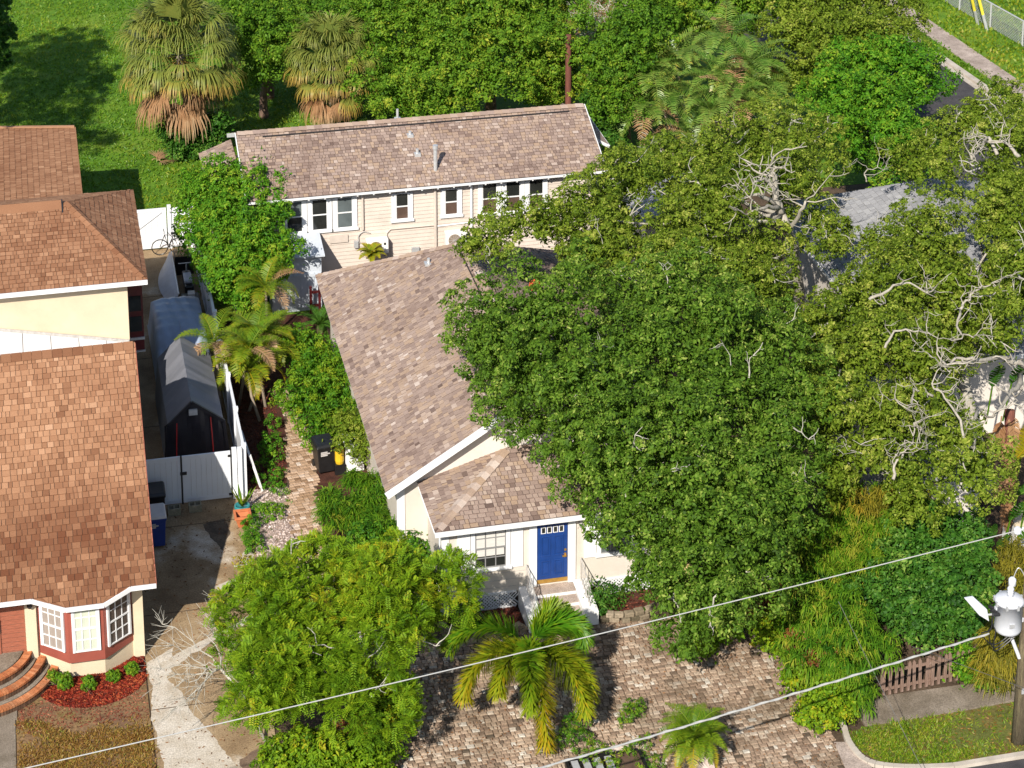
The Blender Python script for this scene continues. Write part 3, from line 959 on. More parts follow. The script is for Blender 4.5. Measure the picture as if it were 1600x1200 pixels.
def fan(root, o, az, elev, pet, rad, mat, t0, t1, rng, span=2.5, droop=0.6, segs=32, name='frond'):
    """one fan frond: petiole and a costapalmate blade of split, drooping segments"""
    d = np.array([math.cos(az) * math.cos(elev), math.sin(az) * math.cos(elev), math.sin(elev)])
    hub = np.array(o) + d * pet
    S = nrm(np.cross(d, Z3)); U = np.cross(S, d)
    mb = MB().tube([o, (np.array(o) + hub) / 2 + Z3 * 0.05, hub], [0.03, 0.022, 0.016], 4, t0, cap=False)
    an = np.linspace(-span / 2, span / 2, segs) + rng.normal(size=segs) * 0.02
    dirs = d[None] * np.cos(an)[:, None] + S[None] * np.sin(an)[:, None] + U[None] * 0.18
    ln = rad * (0.72 + 0.28 * np.cos(an * 0.8)) * rng.uniform(0.85, 1.1, segs)
    dirs = unit(dirs)
    side = unit(np.cross(dirs, U[None] + 1e-3))
    p1 = hub + dirs * (ln * 0.5)[:, None]
    dd = unit(dirs - Z3 * droop * rng.uniform(0.6, 1.3, segs)[:, None])
    p2 = p1 + dd * (ln * 0.32)[:, None]
    ddd = unit(dd - Z3 * droop * 1.5)
    p3 = p2 + ddd * (ln * 0.28)[:, None]
    w1 = rad * 0.026
    V = np.stack([np.broadcast_to(hub, (segs, 3)) - side * 0.008, np.broadcast_to(hub, (segs, 3)) + side * 0.008, p1 + side * w1, p1 - side * w1, p2 + side * w1 * 0.6, p2 - side * w1 * 0.6, p3 + side * 0.006, p3 - side * 0.006], 1).reshape(-1, 3)
    n8 = np.arange(segs) * 8
    F = np.concatenate([np.stack([n8, n8 + 1, n8 + 2, n8 + 3], 1), np.stack([n8 + 3, n8 + 2, n8 + 4, n8 + 5], 1), np.stack([n8 + 5, n8 + 4, n8 + 6, n8 + 7], 1)])
    j = rng.normal(size=segs) * 0.07
    T = np.concatenate([np.clip(t0 + j, 0, 1), np.clip((t0 + t1) / 2 + j, 0, 1), np.clip(t1 + j, 0, 1)])
    V2 = np.array(mb.v); F2 = np.array(mb.f, np.int32)
    return np_obj(name, np.concatenate([V, V2]), np.concatenate([F, F2 + len(V)]), np.concatenate([T, np.full(len(F2), t1)]), mat, root)


def scatter(name, poly, z, n, mat, L, Wd, label, cat_, tint=(0.45, 0.2), seed=1, stand=1.0, dens=None, parent=None, hvar=0.3, per=1, clump=0.0, tsc=0.6):
    """ground cover: blades (stand=1) or chips lying flat (stand=0)"""
    rng = np.random.default_rng(seed)
    xs = [p[0] for p in poly]; ys = [p[1] for p in poly]
    x = rng.uniform(min(xs), max(xs), n); y = rng.uniform(min(ys), max(ys), n)
    ok = in_poly(x, y, poly)
    if dens is not None:
        ok &= rng.random(n) < dens(x, y)
    x = x[ok]; y = y[ok]
    P = np.stack([x, y, np.full(len(x), z)], 1)
    t = tint[0] + wave(P, tsc, seed) * 0.16 + wave(P, tsc * 4, seed + 2) * 0.10
    if per > 1:
        P = np.repeat(P, per, 0); t = np.repeat(t, per); P[:, :2] += rng.normal(size=(len(P), 2)) * clump
    m = len(P)
    t = np.clip(t + rng.normal(size=m) * tint[1], 0, 1)
    h = L * rng.uniform(1 - hvar, 1 + hvar, m)
    lean = rng.normal(size=(m, 3)) * np.array([1, 1, 0.15])
    d = unit(lean * (1.0 if stand == 0 else 0.55 / stand) + Z3 * (stand * 1.0 + 0.02))
    s = unit(np.cross(d, rng.normal(size=(m, 3))))
    V, F = quads(P + d * h[:, None] * (0.5 if stand > 0 else 0) + Z3 * 0.012 * (1 if stand == 0 else 0), d, s, h, Wd)
    o = np_obj(name, V, F, t, mat, parent)
    if parent is None: tag(o, label, cat_, None, 'stuff')
    else: tag(o, kind='stuff')
    return o


def curve_pts(pts, n=12):
    """smooth polyline through points"""
    P = [np.array(p, float) for p in pts]
    P = [2 * P[0] - P[1]] + P + [2 * P[-1] - P[-2]]
    out = []
    for i in range(1, len(P) - 2):
        for k in range(n):
            t = k / n
            out.append(0.5 * ((2 * P[i]) + (-P[i - 1] + P[i + 1]) * t + (2 * P[i - 1] - 5 * P[i] + 4 * P[i + 1] - P[i + 2]) * t * t + (-P[i - 1] + 3 * P[i] - 3 * P[i + 1] + P[i + 2]) * t ** 3))
    out.append(P[-2])
    return out
# ------------------------------------------------------------------ setting: ground, lawns, paving, streets
XU = np.array([1.0, 0, 0]); YU = np.array([0, 1.0, 0])
sheet('ground', [(-300, -200), (300, -200), (300, 400), (-300, 400)], -0.04, M['soil'])
sheet('back_lawn', [(-120, 27.36), (200, 27.36), (200, 300), (-120, 300)], -0.034, M['lawn'])
sheet('side_yard', [(-7.6, 16.5), (-3.5, 16.5), (-3.5, 27.3), (-7.6, 27.3)], -0.030, M['lawn'])
DRIVE = [(-11.45, -14), (-8.5, -14), (-8.3, -5.8), (-8.05, 1.5), (-7.75, 4.5), (-7.75, 27.3), (-10.9, 27.3), (-10.9, 12.4), (-11.4, 12.4)]
sheet('driveway', DRIVE, -0.004, M['concrete'])
def blotch(name, pts, z, mat, rough, seed):
    g = np.random.default_rng(seed)
    P = []
    n = len(pts)
    for i in range(n):
        a = np.array(pts[i], float); b = np.array(pts[(i + 1) % n], float)
        L_ = np.linalg.norm(b - a); nn = np.array([-(b - a)[1], (b - a)[0]]) / max(1e-6, L_)
        k = max(2, int(L_ / 0.09))
        w_ = np.cumsum(g.normal(size=k)) * 0.25; w_ = w_ - np.linspace(w_[0], w_[-1], k)
        for j in range(k): P.append(a + (b - a) * j / k + nn * w_[j] * rough)
    sheet(name, P, z, mat)


blotch('worn_concrete', [(-11.40, -0.4), (-10.6, 0.2), (-10.9, -1.2), (-10.4, -2.8), (-9.9, -4.0), (-9.4, -5.4), (-9.6, -14), (-11.44, -14)], -0.0026, M['paleconc'], 0.11, 1)
blotch('worn_concrete', [(-11.1, -0.5), (-8.2, 1.4), (-8.15, 1.0), (-9.4, 0.3), (-10.9, -1.0)], -0.0022, M['paleconc'], 0.10, 2)
blotch('worn_concrete', [(-9.2, 3.0), (-8.1, 3.6), (-8.0, 3.25), (-9.1, 2.75)], -0.0024, M['paleconc'], 0.08, 3)
blotch('worn_concrete', [(-8.5, 3.9), (-7.95, 4.9), (-7.85, 4.5), (-8.1, 3.7)], -0.0024, M['paleconc'], 0.10, 6)
blotch('oil_stain', [(-9.2, 6.5), (-8.5, 6.7), (-8.4, 5.9), (-8.75, 4.9), (-9.0, 5.6)], -0.0025, M['oil'], 0.10, 4)
blotch('damp_stain', [(-9.3, -5.2), (-8.5, -4.6), (-8.45, -9.0), (-9.4, -9.0)], -0.0024, M['damp'], 0.10, 5)
for i, yy in enumerate((6.55, 1.9, -2.6, -7.2, 13.0, 18.0, 23.0)):
    tag(MB().box(-11.4 if yy < 12 else -10.85, yy, -0.003, -7.8 if yy > 3 else -8.15, yy + 0.035, -0.0005).build('driveway_joint', M['soil']), kind='structure')
tag(MB().box(-15.6, -2.2, -0.02, -15.0, 1.0, 0.02).box(-15.55, -14, -0.02, -15.05, -2.21, 0.02).build('front_walk', M['walk']), kind='structure')
LAWN = [(-15.05, -14), (-11.47, -14), (-11.47, -1.0), (-15.05, -1.0)]
sheet('front_lawn', LAWN, -0.012, M['dryground'])
bed = [(-14.45, 0.05)] + [(-12.95 + 1.62 * math.cos(a), -0.55 + 1.55 * math.sin(a)) for a in np.linspace(math.pi, 1.93 * math.pi, 14)] + [(-11.46, -1.0), (-11.46, 0.05)]
sheet('mulch_bed', bed, -0.004, M['redmulch'])
GRAVEL = [(-8.05, 1.5), (-7.75, 4.5), (-7.75, 7.8), (-7.4, 8.2), (-6.3, 8.2), (-6.4, 1.0), (-6.6, -1.0), (-8.2, -2.0)]
sheet('gravel_bed', GRAVEL, -0.012, M['gravelg'])
PATH = [(-6.05, 14.6), (-5.85, 13.2), (-5.95, 11.4), (-6.10, 10.0), (-6.45, 7.5), (-6.52, 5.5), (-6.45, 2.0), (-5.55, 2.0), (-5.60, 4.9), (-5.48, 7.5), (-5.15, 9.7), (-5.12, 11.2), (-5.0, 13.2), (-5.1, 14.6)]
sheet('side_bed', [(-7.6, 8.2), (-7.6, 20.4), (-3.66, 20.4), (-3.66, -0.5), (-6.3, -0.5)], -0.018, M['brownmulch'])
path = thing('garden_path', 'narrow buff brick path winding between the hedge and the white fence', 'path', (-5.9, 8.0, -0.02))
path['kind'] = 'structure'; del path['category']
sheet('path_base', PATH, -0.010, M['soil'], parent=path)
place_pavers(path, PATH, -0.012, M['pathbrick'], 0.17, (0.15, 0.20, 0.24), 300, 0.010, 9, 0.12, 0.008, 'brick', 'bricks')
COURT = [(-5.5, -0.4), (-5.45, -12.5), (6.0, -12.5), (6.3, -8.2), (6.45, -5.6), (6.0, -2.2), (3.0, -1.35), (1.4, -1.25), (-0.4, -1.3), (-2.9, -1.3)]
court = thing('paver_courtyard', 'front court paved in tumbled tan and grey blocks', 'paving', (0, -5, -0.05))
court['kind'] = 'structure'; del court['category']
sheet('sand_base', COURT, -0.022, M['soil'], parent=court)
place_pavers(court, COURT, -0.022, M['paver'], 0.15, (0.11, 0.15, 0.19, 0.23), 300, 0.010, 17, 0.0, 0.007, 'paver', 'pavers', 0.036)
sheet('planting_soil', [(6.3, -7.2), (22, -6.0), (22, 8), (2.8, 8), (2.8, -1.2), (6.0, -2.0)], -0.026, M['soil'])
SW = [(7.34, -7.52), (9.85, -7.5), (12.03, -7.38), (24.0, -6.9), (24.0, -5.2), (12.49, -6.42), (8.33, -6.43), (7.32, -6.78)]
tag(MB().prism([(p[0], p[1], -0.05) for p in SW], (0, 0, 0.07)).build('sidewalk', M['walk']), kind='structure')
VERGE = [(7.33, -7.55), (9.84, -7.52), (12.02, -7.41), (24.0, -6.95), (24.0, -9.3), (11.03, -9.52), (8.69, -9.48), (7.14, -9.07), (6.74, -8.28), (6.77, -7.71)]
sheet('verge', VERGE, -0.008, M['vergeg'])
kp = curve_pts([(6.79, -7.23, 0), (6.65, -8.26, 0), (7.0, -9.12, 0), (8.63, -9.6, 0), (10.98, -9.62, 0), (24.0, -9.5, 0)], 6)
k = MB()
for a, b in zip(kp[:-1], kp[1:]): k.beam(a + Z3 * 0.0, b + Z3 * 0.0, 0.16, 0.14)
tag(k.build('kerb', M['kerb']), kind='structure')
sheet('street', [(-60, -40), (60, -40), (60, -9.6), (10.94, -9.72), (8.58, -9.72), (6.6, -10.6), (5.9, -12.4), (-60, -12.4)], -0.034, M['asphalt'])
tag(MB().prism([(6.26, -8.01, -0.04), (6.71, -8.11, -0.04), (6.85, -9.22, -0.04), (6.7, -11.5, -0.04), (6.0, -11.5, -0.04), (6.18, -8.94, -0.04)], (0, 0, 0.06)).build('driveway_apron', M['lightwalk']), kind='structure')


def along(p, q, y):
    f = (y - p[1]) / (q[1] - p[1])
    return p[0] + (q[0] - p[0]) * f


K1, K2 = (30.35, 42.47), (30.97, 34.62)
L1, L2 = (30.98, 46.14), (31.54, 38.45)
R1, R2 = (31.87, 50.21), (32.7, 38.64)
ya, yb = 10.0, 110.0
sheet('side_street', [(along(K1, K2, ya) - 8, ya), (along(K1, K2, ya) - 0.1, ya), (along(K1, K2, yb) - 0.1, yb), (along(K1, K2, yb) - 8, yb)], -0.02, M['asphalt'])
k = MB()
y = ya
while y < yb:
    k.beam((along(K1, K2, y), y, 0.02), (along(K1, K2, y + 2.97), y + 2.97, 0.02), 0.30, 0.16)
    k.beam((along(K1, K2, y) - 0.32, y, -0.02), (along(K1, K2, y + 2.97) - 0.32, y + 2.97, -0.02), 0.30, 0.04)
    y += 3
tag(k.build('side_kerb', M['kerb']), kind='structure')
tag(MB().prism([(along(L1, L2, ya), ya, -0.03), (along(R1, R2, ya), ya, -0.03), (along(R1, R2, yb), yb, -0.03), (along(L1, L2, yb), yb, -0.03)], (0, 0, 0.06)).build('side_sidewalk', M['lightwalk']), kind='structure')

# ------------------------------------------------------------------ main house with the blue door
EX0, EX1, RX, EZ, RZ = -4.1, 5.1, 0.5, 3.0, 5.83
YF, YB, YR = 1.98, 17.2, 12.7
house = thing('bungalow', 'cream bungalow with tan shingle roof and a blue front door', 'house', (0.5, 9.0, 0))
w = MB()
w.box(-3.65, 2.4, -0.05, 4.65, 16.8, EZ - 0.05)
w.build('wall', M['cream'], house)
w = MB()
g0 = EZ + (RZ - EZ) * (0.45 / 4.6) - 0.14
w.prism([(-3.65, 2.40, EZ - 0.05), (4.65, 2.40, EZ - 0.05), (4.65, 2.40, g0), (RX, 2.40, RZ - 0.17), (-3.65, 2.40, g0)], (0, 0.12, 0))
w.build('gable', M['cream_block'], house)
rl = [(EX0, YF, EZ), (EX0, YB, EZ), (RX, YR, RZ), (RX, YF, RZ)]
rr_ = [(EX1, YF, EZ), (EX1, YB, EZ), (RX, YR, RZ), (RX, YF, RZ)]
rb = [(EX0, YB, EZ), (EX1, YB, EZ), (RX, YR, RZ)]
pl, pr, pb = -3.1, 4.1, -0.41
pz, pt = 3.02, 3.86
pf = [(pl, pb, pz), (pr, pb, pz), (pr - 2.81, 2.4, pt), (pl + 2.81, 2.4, pt)]
pL = [(pl, 2.4, pz), (pl, pb, pz), (pl + 2.81, 2.4, pt)]
pR = [(pr, 2.4, pz), (pr, pb, pz), (pr - 2.81, 2.4, pt)]
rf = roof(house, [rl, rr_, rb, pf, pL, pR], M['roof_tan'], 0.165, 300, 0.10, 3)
caps(rf, (RX, YF + 0.3, RZ + 0.02), (RX, YR, RZ + 0.02), M['roof_tan'], 0.19, 0.30, 5, 0.7)
MB().beam((RX - 0.27, YF + 0.9, RZ - 0.125), (RX - 0.27, YR - 0.5, RZ - 0.125), 0.02, 0.06).build('ridge_vent', M['blackmetal'], rf)
caps(rf, (pl + 0.1, pb + 0.1, pz + 0.05), (pl + 2.75, 2.34, pt + 0.04), M['roof_tan'], 0.17, 0.26, 6, 0.78)
caps(rf, (pr - 0.1, pb + 0.1, pz + 0.05), (pr - 2.75, 2.34, pt + 0.04), M['roof_tan'], 0.17, 0.26, 7, 0.78)
caps(rf, (EX0 + 0.1, YB - 0.1, EZ + 0.06), (RX, YR, RZ + 0.02), M['roof_tan'], 0.17, 0.28, 8, 0.6)
for sx in (EX0, EX1):
    MB().beam((sx, YF - 0.02, EZ - 0.06), (RX, YF - 0.02, RZ - 0.06), 0.035, 0.22).build('rake_board', M['trim'], house)
MB().beam((EX0 + 0.05, YF, EZ - 0.10), (EX0 + 0.05, YB, EZ - 0.10), 0.03, 0.14).build('fascia', M['trim'], house)
MB().beam((pl, pb - 0.02, pz - 0.085), (pr, pb - 0.02, pz - 0.085), 0.03, 0.16).build('fascia', M['trim'], house)
MB().beam((pl + 0.05, pb + 0.05, pz - 0.10), (pl + 0.05, 2.38, pz - 0.10), 0.03, 0.16).build('fascia', M['trim'], house)
s = MB()
s.box(pl + 0.01, pb + 0.01, pz - 0.165, pr - 0.01, -0.003, pz - 0.145)
s.box(pl + 0.01, 0.0, pz - 0.164, -2.803, 2.37, pz - 0.144)
s.build('soffit', M['trim'], house)
cv = MB()
cv.box(-3.73, 2.36, 0.0, -3.49, 2.398, EZ - 0.06); cv.box(-3.69, 2.399, 0, -3.652, 2.58, EZ - 0.06)
cv.build('corner_board', M['trim'], house)
# porch block
pw = MB().box(-2.8, 0.0, 0.52, 3.8, 2.395, 2.86).build('porch_wall', M['cream'], house)
MB().box(-2.74, 0.06, -0.05, 3.74, 2.39, 0.515).build('porch_foundation', M['deck'], house)
bd = MB()
for i in range(4):
    for (a, b) in ((-2.795, -2.42), (-2.03, -0.25), (1.18, 1.42), (1.78, 3.795)):
        pass
z = 0.70
while z < 1.36:
    bd.box(-2.58, -0.007, z, -0.22, -0.002, z + 0.012); z += 0.235
bd.build('board_joint', M['iron'], house)
cb = MB()
cb.box(-2.84, -0.035, 0.0, -2.62, -0.003, 2.852); cb.box(-2.838, -0.002, 0.0, -2.803, 0.2, 2.85)
cb.box(-2.845, 0.30, 0.0, -2.803, 0.42, 2.85); cb.box(-2.84, 0.43, 0.6, -2.803, 2.35, 0.72)
cb.build('corner_board', M['trim'], house)
fr = (np.array([0, 0, 0.0]), XU, -YU)
window(house, fr, -1.85, -0.93, 1.42, 2.72, M['g_blind'], 'trim', 'muntin', (3, 2, 3, 2), 0.13, M['g_dark'], head=False, mw=0.03)
MB().fbox(fr, -1.80, -0.98, 1.80, 2.05, 0.0185, 0.0195).build('blind', M['g_blind'], house)
window(house, fr, 1.93, 2.85, 1.42, 2.72, M['g_blind'], 'trim', 'muntin', (3, 2, 3, 2), 0.13, M['g_grey'], head=False, mw=0.03)
for (a, b) in ((-2.38, -2.0), (-0.78, -0.42), (1.42, 1.78), (3.0, 3.36)):
    sh = MB().fbox(fr, a, b, 1.34, 2.82, 0.004, 0.045).build('shutter', M['trim'], house)
dt = MB()
dt.fbox(fr, -0.24, -0.01, 0.62, 2.82, 0.004, 0.07); dt.fbox(fr, 0.93, 1.16, 0.62, 2.82, 0.004, 0.07)
dt.build('door_frame', M['trim'], house)
dr = MB().fbox(fr, 0.0, 0.92, 0.80, 2.70, 0.004, 0.03).build('door', M['blue'], house)
pn = MB()
for (a, b) in ((0.12, 0.41), (0.51, 0.80)):
    for (c, d) in ((0.92, 1.42), (1.56, 2.22)):
        for (e0, e1, f0, f1) in ((a, b, c, c + 0.03), (a, b, d - 0.03, d), (a, a + 0.03, c + 0.031, d - 0.031), (b - 0.03, b, c + 0.031, d - 0.031)):
            pn.fbox(fr, e0, e1, f0, f1, 0.031, 0.055)
        pn.fbox(fr, a + 0.075, b - 0.075, c + 0.075, d - 0.075, 0.031, 0.052)
tag(pn.build('door_panel', M['blue'], dr, bevel=0.008), kind='stuff')
for i in range(4):
    a = 0.115 + i * 0.18
    MB().fbox(fr, a, a + 0.15, 2.31, 2.52, 0.031, 0.045).build('lite_frame', M['trim'], dr)
    MB().fbox(fr, a + 0.025, a + 0.125, 2.335, 2.50, 0.046, 0.049).build('lite', M['g_dark'], dr)
h = MB().lathe([(0.03, 0), (0.03, 0.02)], (0, 0, 0), 8)
h = MB(); h.fbox(fr, 0.82, 0.88, 1.46, 1.60, 0.031, 0.05); h.fbox(fr, 0.76, 0.88, 1.50, 1.54, 0.05, 0.09)
h.build('handle', M['brass'], dr)
MB().fbox(fr, 0.82, 0.88, 1.68, 1.74, 0.031, 0.06).build('deadbolt', M['brass'], dr)
MB().fbox(fr, -0.005, 0.925, 0.68, 0.80, 0.004, 0.05).build('kick_plate', M['brass'], dr)
lp = MB().fbox(fr, 1.26, 1.34, 2.42, 2.62, 0.004, 0.10).fbox(fr, 1.24, 1.36, 2.62, 2.64, 0.004, 0.12).build('porch_lamp', M['iron'], house)
lt = MB()
for (a, b) in ((-2.6, -0.62), (1.62, 3.78)):
    x = a
    lt.fbox(fr, a, b, 0.50, 0.56, 0.004, 0.035); lt.fbox(fr, a, b, 0.02, 0.07, 0.004, 0.035)
    while x < b - 0.3:
        for sg in (1, -1):
            p0 = (x if sg > 0 else x + 0.43, -0.012 - 0.008 * (sg > 0), 0.07); p1 = (x + 0.43 if sg > 0 else x, -0.012 - 0.008 * (sg > 0), 0.50)
            lt.beam(p0, p1, 0.034, 0.008, (0, 1, 0))
        x += 0.105
tag(lt.build('lattice', M['trim'], house), kind='stuff')
# plumbing vents on the roof slope
for (vx, vy) in ((-0.75, 12.89),):
    zz = EZ + (vx - EX0) / (RX - EX0) * (RZ - EZ)
    v = MB().lathe([(0.05, -0.05), (0.05, 0.22)], (vx, vy, zz), 8); v.box(vx - 0.14, vy - 0.14, zz - 0.02, vx + 0.14, vy + 0.14, zz + 0.06)
    v.build('vent_pipe', M['galv'], house)

# front steps
st = thing('front_steps', 'white cheek walled concrete steps leading up to the blue door', 'steps', (0.45, -0.6, 0))
for i, (ya_, yb_, zt) in enumerate(((-0.42, -0.005, 0.60), (-0.78, -0.422, 0.45), (-1.12, -0.782, 0.30), (-1.42, -1.122, 0.15))):
    MB().box(-0.12, ya_, 0.0, 1.08, yb_, zt - 0.04).build('riser', M['white'], st)
    MB().box(-0.118, ya_ - 0.02, zt - 0.038, 1.078, yb_, zt).build('tread', M['lightwalk'], st)
for (a, b) in ((-0.56, -0.125), (1.085, 1.52)):
    MB().prism([(a, -0.01, 0), (a, -1.42, 0), (a, -1.42, 0.44), (a, -0.01, 0.66)], (b - a, 0, 0)).build('cheek_wall', M['white'], st, bevel=0.015)
    xm = (a + b) / 2
    rl_ = MB()
    top = lambda y: 0.44 + (y + 1.42) / 1.41 * 0.22
    rl_.tube([(xm, -0.12, top(-0.12) + 0.78), (xm, -1.2, top(-1.2) + 0.66)], 0.018, 6)
    rl_.tube([(xm, -0.12, top(-0.12) + 0.12), (xm, -1.2, top(-1.2) + 0.12)], 0.012, 6)
    for y in np.linspace(-0.12, -1.2, 7):
        rl_.tube([(xm, y, top(y) - 0.02), (xm, y, top(y) + 0.70 + (y + 1.2) * 0.07)], 0.010, 5)
    for y in (-0.35, -0.75):
        rl_.tube(curve_pts([(xm, y, top(y) + 0.15), (xm, y - 0.15, top(y) + 0.35), (xm, y, top(y) + 0.5)], 5), 0.008, 4)
    rl_.build('handrail', M['iron'], st)

# ------------------------------------------------------------------ rear house
rh = thing('rear_house', 'long beige clapboard house with tan roof behind the bungalow', 'house', (1.0, 25.0, 0))
bx0, bx1, bey, bez, bry, brz = -6.05, 7.9, 21.6, 4.15, 25.1, 5.55
MB().box(-5.55, 22.02, -0.05, 7.4, 28.2, 4.05).build('wall', M['siding'], rh)
MB().prism([(-5.55, 22.05, 4.05), (-5.55, 28.15, 4.05), (-5.55, bry, brz - 0.2)], (12.95, 0, 0)).build('gable', M['siding'], rh)
z = 0.2; i = 0
while z < 4.0:
    m_ = MB().add([(-5.56, 22.0, z), (7.41, 22.0, z), (7.41, 21.992, z + 0.0), (-5.56, 21.985, z), (-5.56, 22.012, z + 0.152), (7.41, 22.012, z + 0.152)], [(0, 1, 2, 3), (3, 2, 5, 4)])
    MB().prism([(-5.56, 22.018, z), (-5.56, 21.978, z), (-5.56, 22.006, z + 0.162), (-5.56, 22.018, z + 0.162)], (12.97, 0, 0)).build('clapboard', M['siding'], rh)
    z += 0.155
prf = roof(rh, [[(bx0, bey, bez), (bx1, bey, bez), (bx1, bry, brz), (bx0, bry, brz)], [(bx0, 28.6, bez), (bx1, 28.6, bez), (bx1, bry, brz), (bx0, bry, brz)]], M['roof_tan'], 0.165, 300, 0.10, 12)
caps(prf, (bx0 + 0.05, bry - 0.02, brz + 0.03), (bx1, bry - 0.02, brz + 0.03), M['roof_tan'], 0.2, 0.30, 14, 0.6)
MB().beam((bx0 + 1.0, bry - 0.36, brz - 0.095), (bx1 - 0.7, bry - 0.36, brz - 0.095), 0.02, 0.06).build('ridge_vent', M['blackmetal'], prf)
MB().beam((bx0, bey - 0.02, bez - 0.06), (bx1, bey - 0.02, bez - 0.06), 0.03, 0.09).build('gutter', M['trim'], rh)
for xx in (bx0 - 0.02, bx1 + 0.02):
    for (ys, y2) in ((bey, bry), (28.6, bry)):
        MB().beam((xx, ys, bez - 0.07), (xx, y2, brz - 0.07), 0.03, 0.16).build('rake_board', M['trim'], rh)
b = MB()
for x in np.arange(-5.6, 7.6, 0.62): b.box(x, bey + 0.0, bez - 0.17, x + 0.06, 21.99, bez - 0.11)
b.build('rafter_tails', M['trim'], rh)
fb = (np.array([0, 21.985, 0.0]), XU, -YU)
for (a, b_, pm, pm2) in ((-4.53, -3.92, 'g_grey', 'g_dark'), (-3.56, -2.97, 'g_dark', 'g_dark'), (-2.60, -2.0, 'g_grey', 'g_grey')):
    window(rh, fb, a, b_, 2.58, 3.86, M[pm], 'trim', 'trim', cw=0.17, pm2=M[pm2], head=False)
for (a, b_) in ((-0.33, 0.16), (1.58, 2.08)):
    window(rh, fb, a, b_, 2.72, 3.80, M['g_dark'], 'trim', 'trim', cw=0.17, pm2=M['g_brown'], head=False)
for (a, b_) in ((3.05, 3.63), (3.98, 4.55), (4.9, 5.47)):
    window(rh, fb, a, b_, 2.62, 3.88, M['g_dark'], 'trim', 'trim', cw=0.17, pm2=M['g_brown'], head=False)
dp = [(-1.62, 0.05, 'siding', 2.45, 4.05), (1.20, 0.06, 'siding', 0.3, 4.05), (2.62, 0.045, 'trim', 2.0, 4.05)]
for (x, r_, mm, za, zb) in dp:
    MB().tube([(x, 21.93, za), (x, 21.93, zb - 0.1), (x, 21.75, zb)], r_, 8).build('downspout', M[mm], rh)
MB().tube([(-0.72, 21.95, 1.9), (-0.70, 21.95, 2.22), (-0.55, 21.95, 2.36), (1.15, 21.95, 2.36)], 0.035, 6).build('conduit', M['siding'], rh)
MB().tube([(1.28, 21.95, 2.30), (2.6, 21.95, 2.34), (2.62, 21.95, 2.42)], 0.03, 6).build('conduit', M['trim'], rh)
MB().tube(curve_pts([(-1.78, 21.93, 1.9), (-1.80, 21.93, 2.2), (-1.62, 21.93, 2.36), (-1.35, 21.93, 2.28)], 5), 0.025, 6).build('conduit', M['iron'], rh)
MB().box(-1.98, 21.85, 1.75, -1.82, 21.97, 2.02).build('switch_box', M['galv'], rh)
MB().box(0.25, 21.87, 1.3, 0.55, 21.97, 1.52).build('switch_box', M['galv'], rh)
MB().box(-2.9, 21.93, 2.0, -2.2, 21.975, 2.3).build('hatch', M['siding'], rh)
slope = (brz - bez) / (bry - bey)
for (x, y, r_, hh, nm) in ((1.3, 22.35, 0.075, 1.0, 'flue_pipe'), (0.75, 23.2, 0.06, 0.25, 'vent_pipe'), (0.65, 24.2, 0.06, 0.2, 'vent_pipe'), (0.35, 25.3, 0.05, 0.45, 'vent_pipe')):
    zz = bez + (min(y, 2 * bry - y) - bey) * slope
    v = MB().lathe([(r_, -0.1), (r_, hh)], (x, y, zz), 10)
    if nm == 'flue_pipe': v.lathe([(r_ + 0.03, hh - 0.12), (r_ + 0.03, hh + 0.03)], (x, y, zz), 10)
    else: v.box(x - 0.12, y - 0.12, zz - 0.05, x + 0.12, y + 0.12, zz + 0.08)
    v.build(nm, M['galv'], rh)
# lower roofs at both ends
roof(rh, [[(-7.3, 23.2, 3.72), (-7.3, 27.8, 3.72), (-6.0, 27.8, 4.22), (-6.0, 23.2, 4.22)]], M['roof_tan'], 0.165, 0, 0.10, 21)
MB().box(-7.0, 23.5, -0.02, -5.56, 27.6, 3.62).build('side_wing', M['siding'], rh)
roof(rh, [[(8.75, 24.4, 4.0), (8.75, 27.6, 4.0), (7.6, 27.6, 4.7), (7.6, 24.4, 4.7)]], M['roof_tan'], 0.165, 0, 0.10, 22)
MB().beam((8.77, 24.4, 3.95), (8.77, 27.6, 3.95), 0.03, 0.12).build('fascia', M['trim'], rh)
MB().beam((8.77, 24.38, 3.95), (7.62, 24.38, 4.64), 0.03, 0.12).build('fascia', M['trim'], rh)
MB().box(7.41, 24.6, -0.02, 8.5, 27.4, 3.9).build('side_wing', M['siding'], rh)

# grey board lean-to between the houses
sd = thing('lean_to_shed', 'grey painted board shed with a braced door against the beige wall', 'shed', (-4.2, 21.0, 0))
MB().box(-5.3, 20.62, -0.03, -3.42, 21.9, 2.15).build('wall', M['greydoor'], sd)
MB().prism([(-5.42, 20.45, 2.18), (-3.30, 20.45, 2.18), (-3.30, 21.96, 2.5), (-5.42, 21.96, 2.5)], (0, 0, 0.06)).build('roof', M['greydoor'], sd)
for i in range(7): MB().box(-5.28 + i * 0.265, 20.585, 0.08, -5.28 + i * 0.265 + 0.25, 20.615, 1.5).build('board', M['greydoor'], sd)
q = MB(); q.box(-5.3, 20.55, 1.35, -3.44, 20.582, 1.47); q.beam((-5.2, 20.566, 1.35), (-4.75, 20.566, 0.1), 0.10, 0.03, (0, 1, 0)); q.beam((-3.5, 20.566, 1.35), (-4.1, 20.566, 0.1), 0.10, 0.03, (0, 1, 0))
q.build('brace', M['greydoor'], sd)
g = thing('garden_gate', 'short dark red slatted gate beside the grey shed', 'gate', (-3.75, 20.2, 0))
for x in (-3.95, -3.62): MB().box(x, 20.15, 0, x + 0.09, 20.24, 1.15).build('post', M['maroon'], g)
MB().box(-3.86, 20.17, 0.85, -3.62, 20.22, 0.95).box(-3.86, 20.17, 0.3, -3.62, 20.22, 0.4).build('rail', M['maroon'], g)

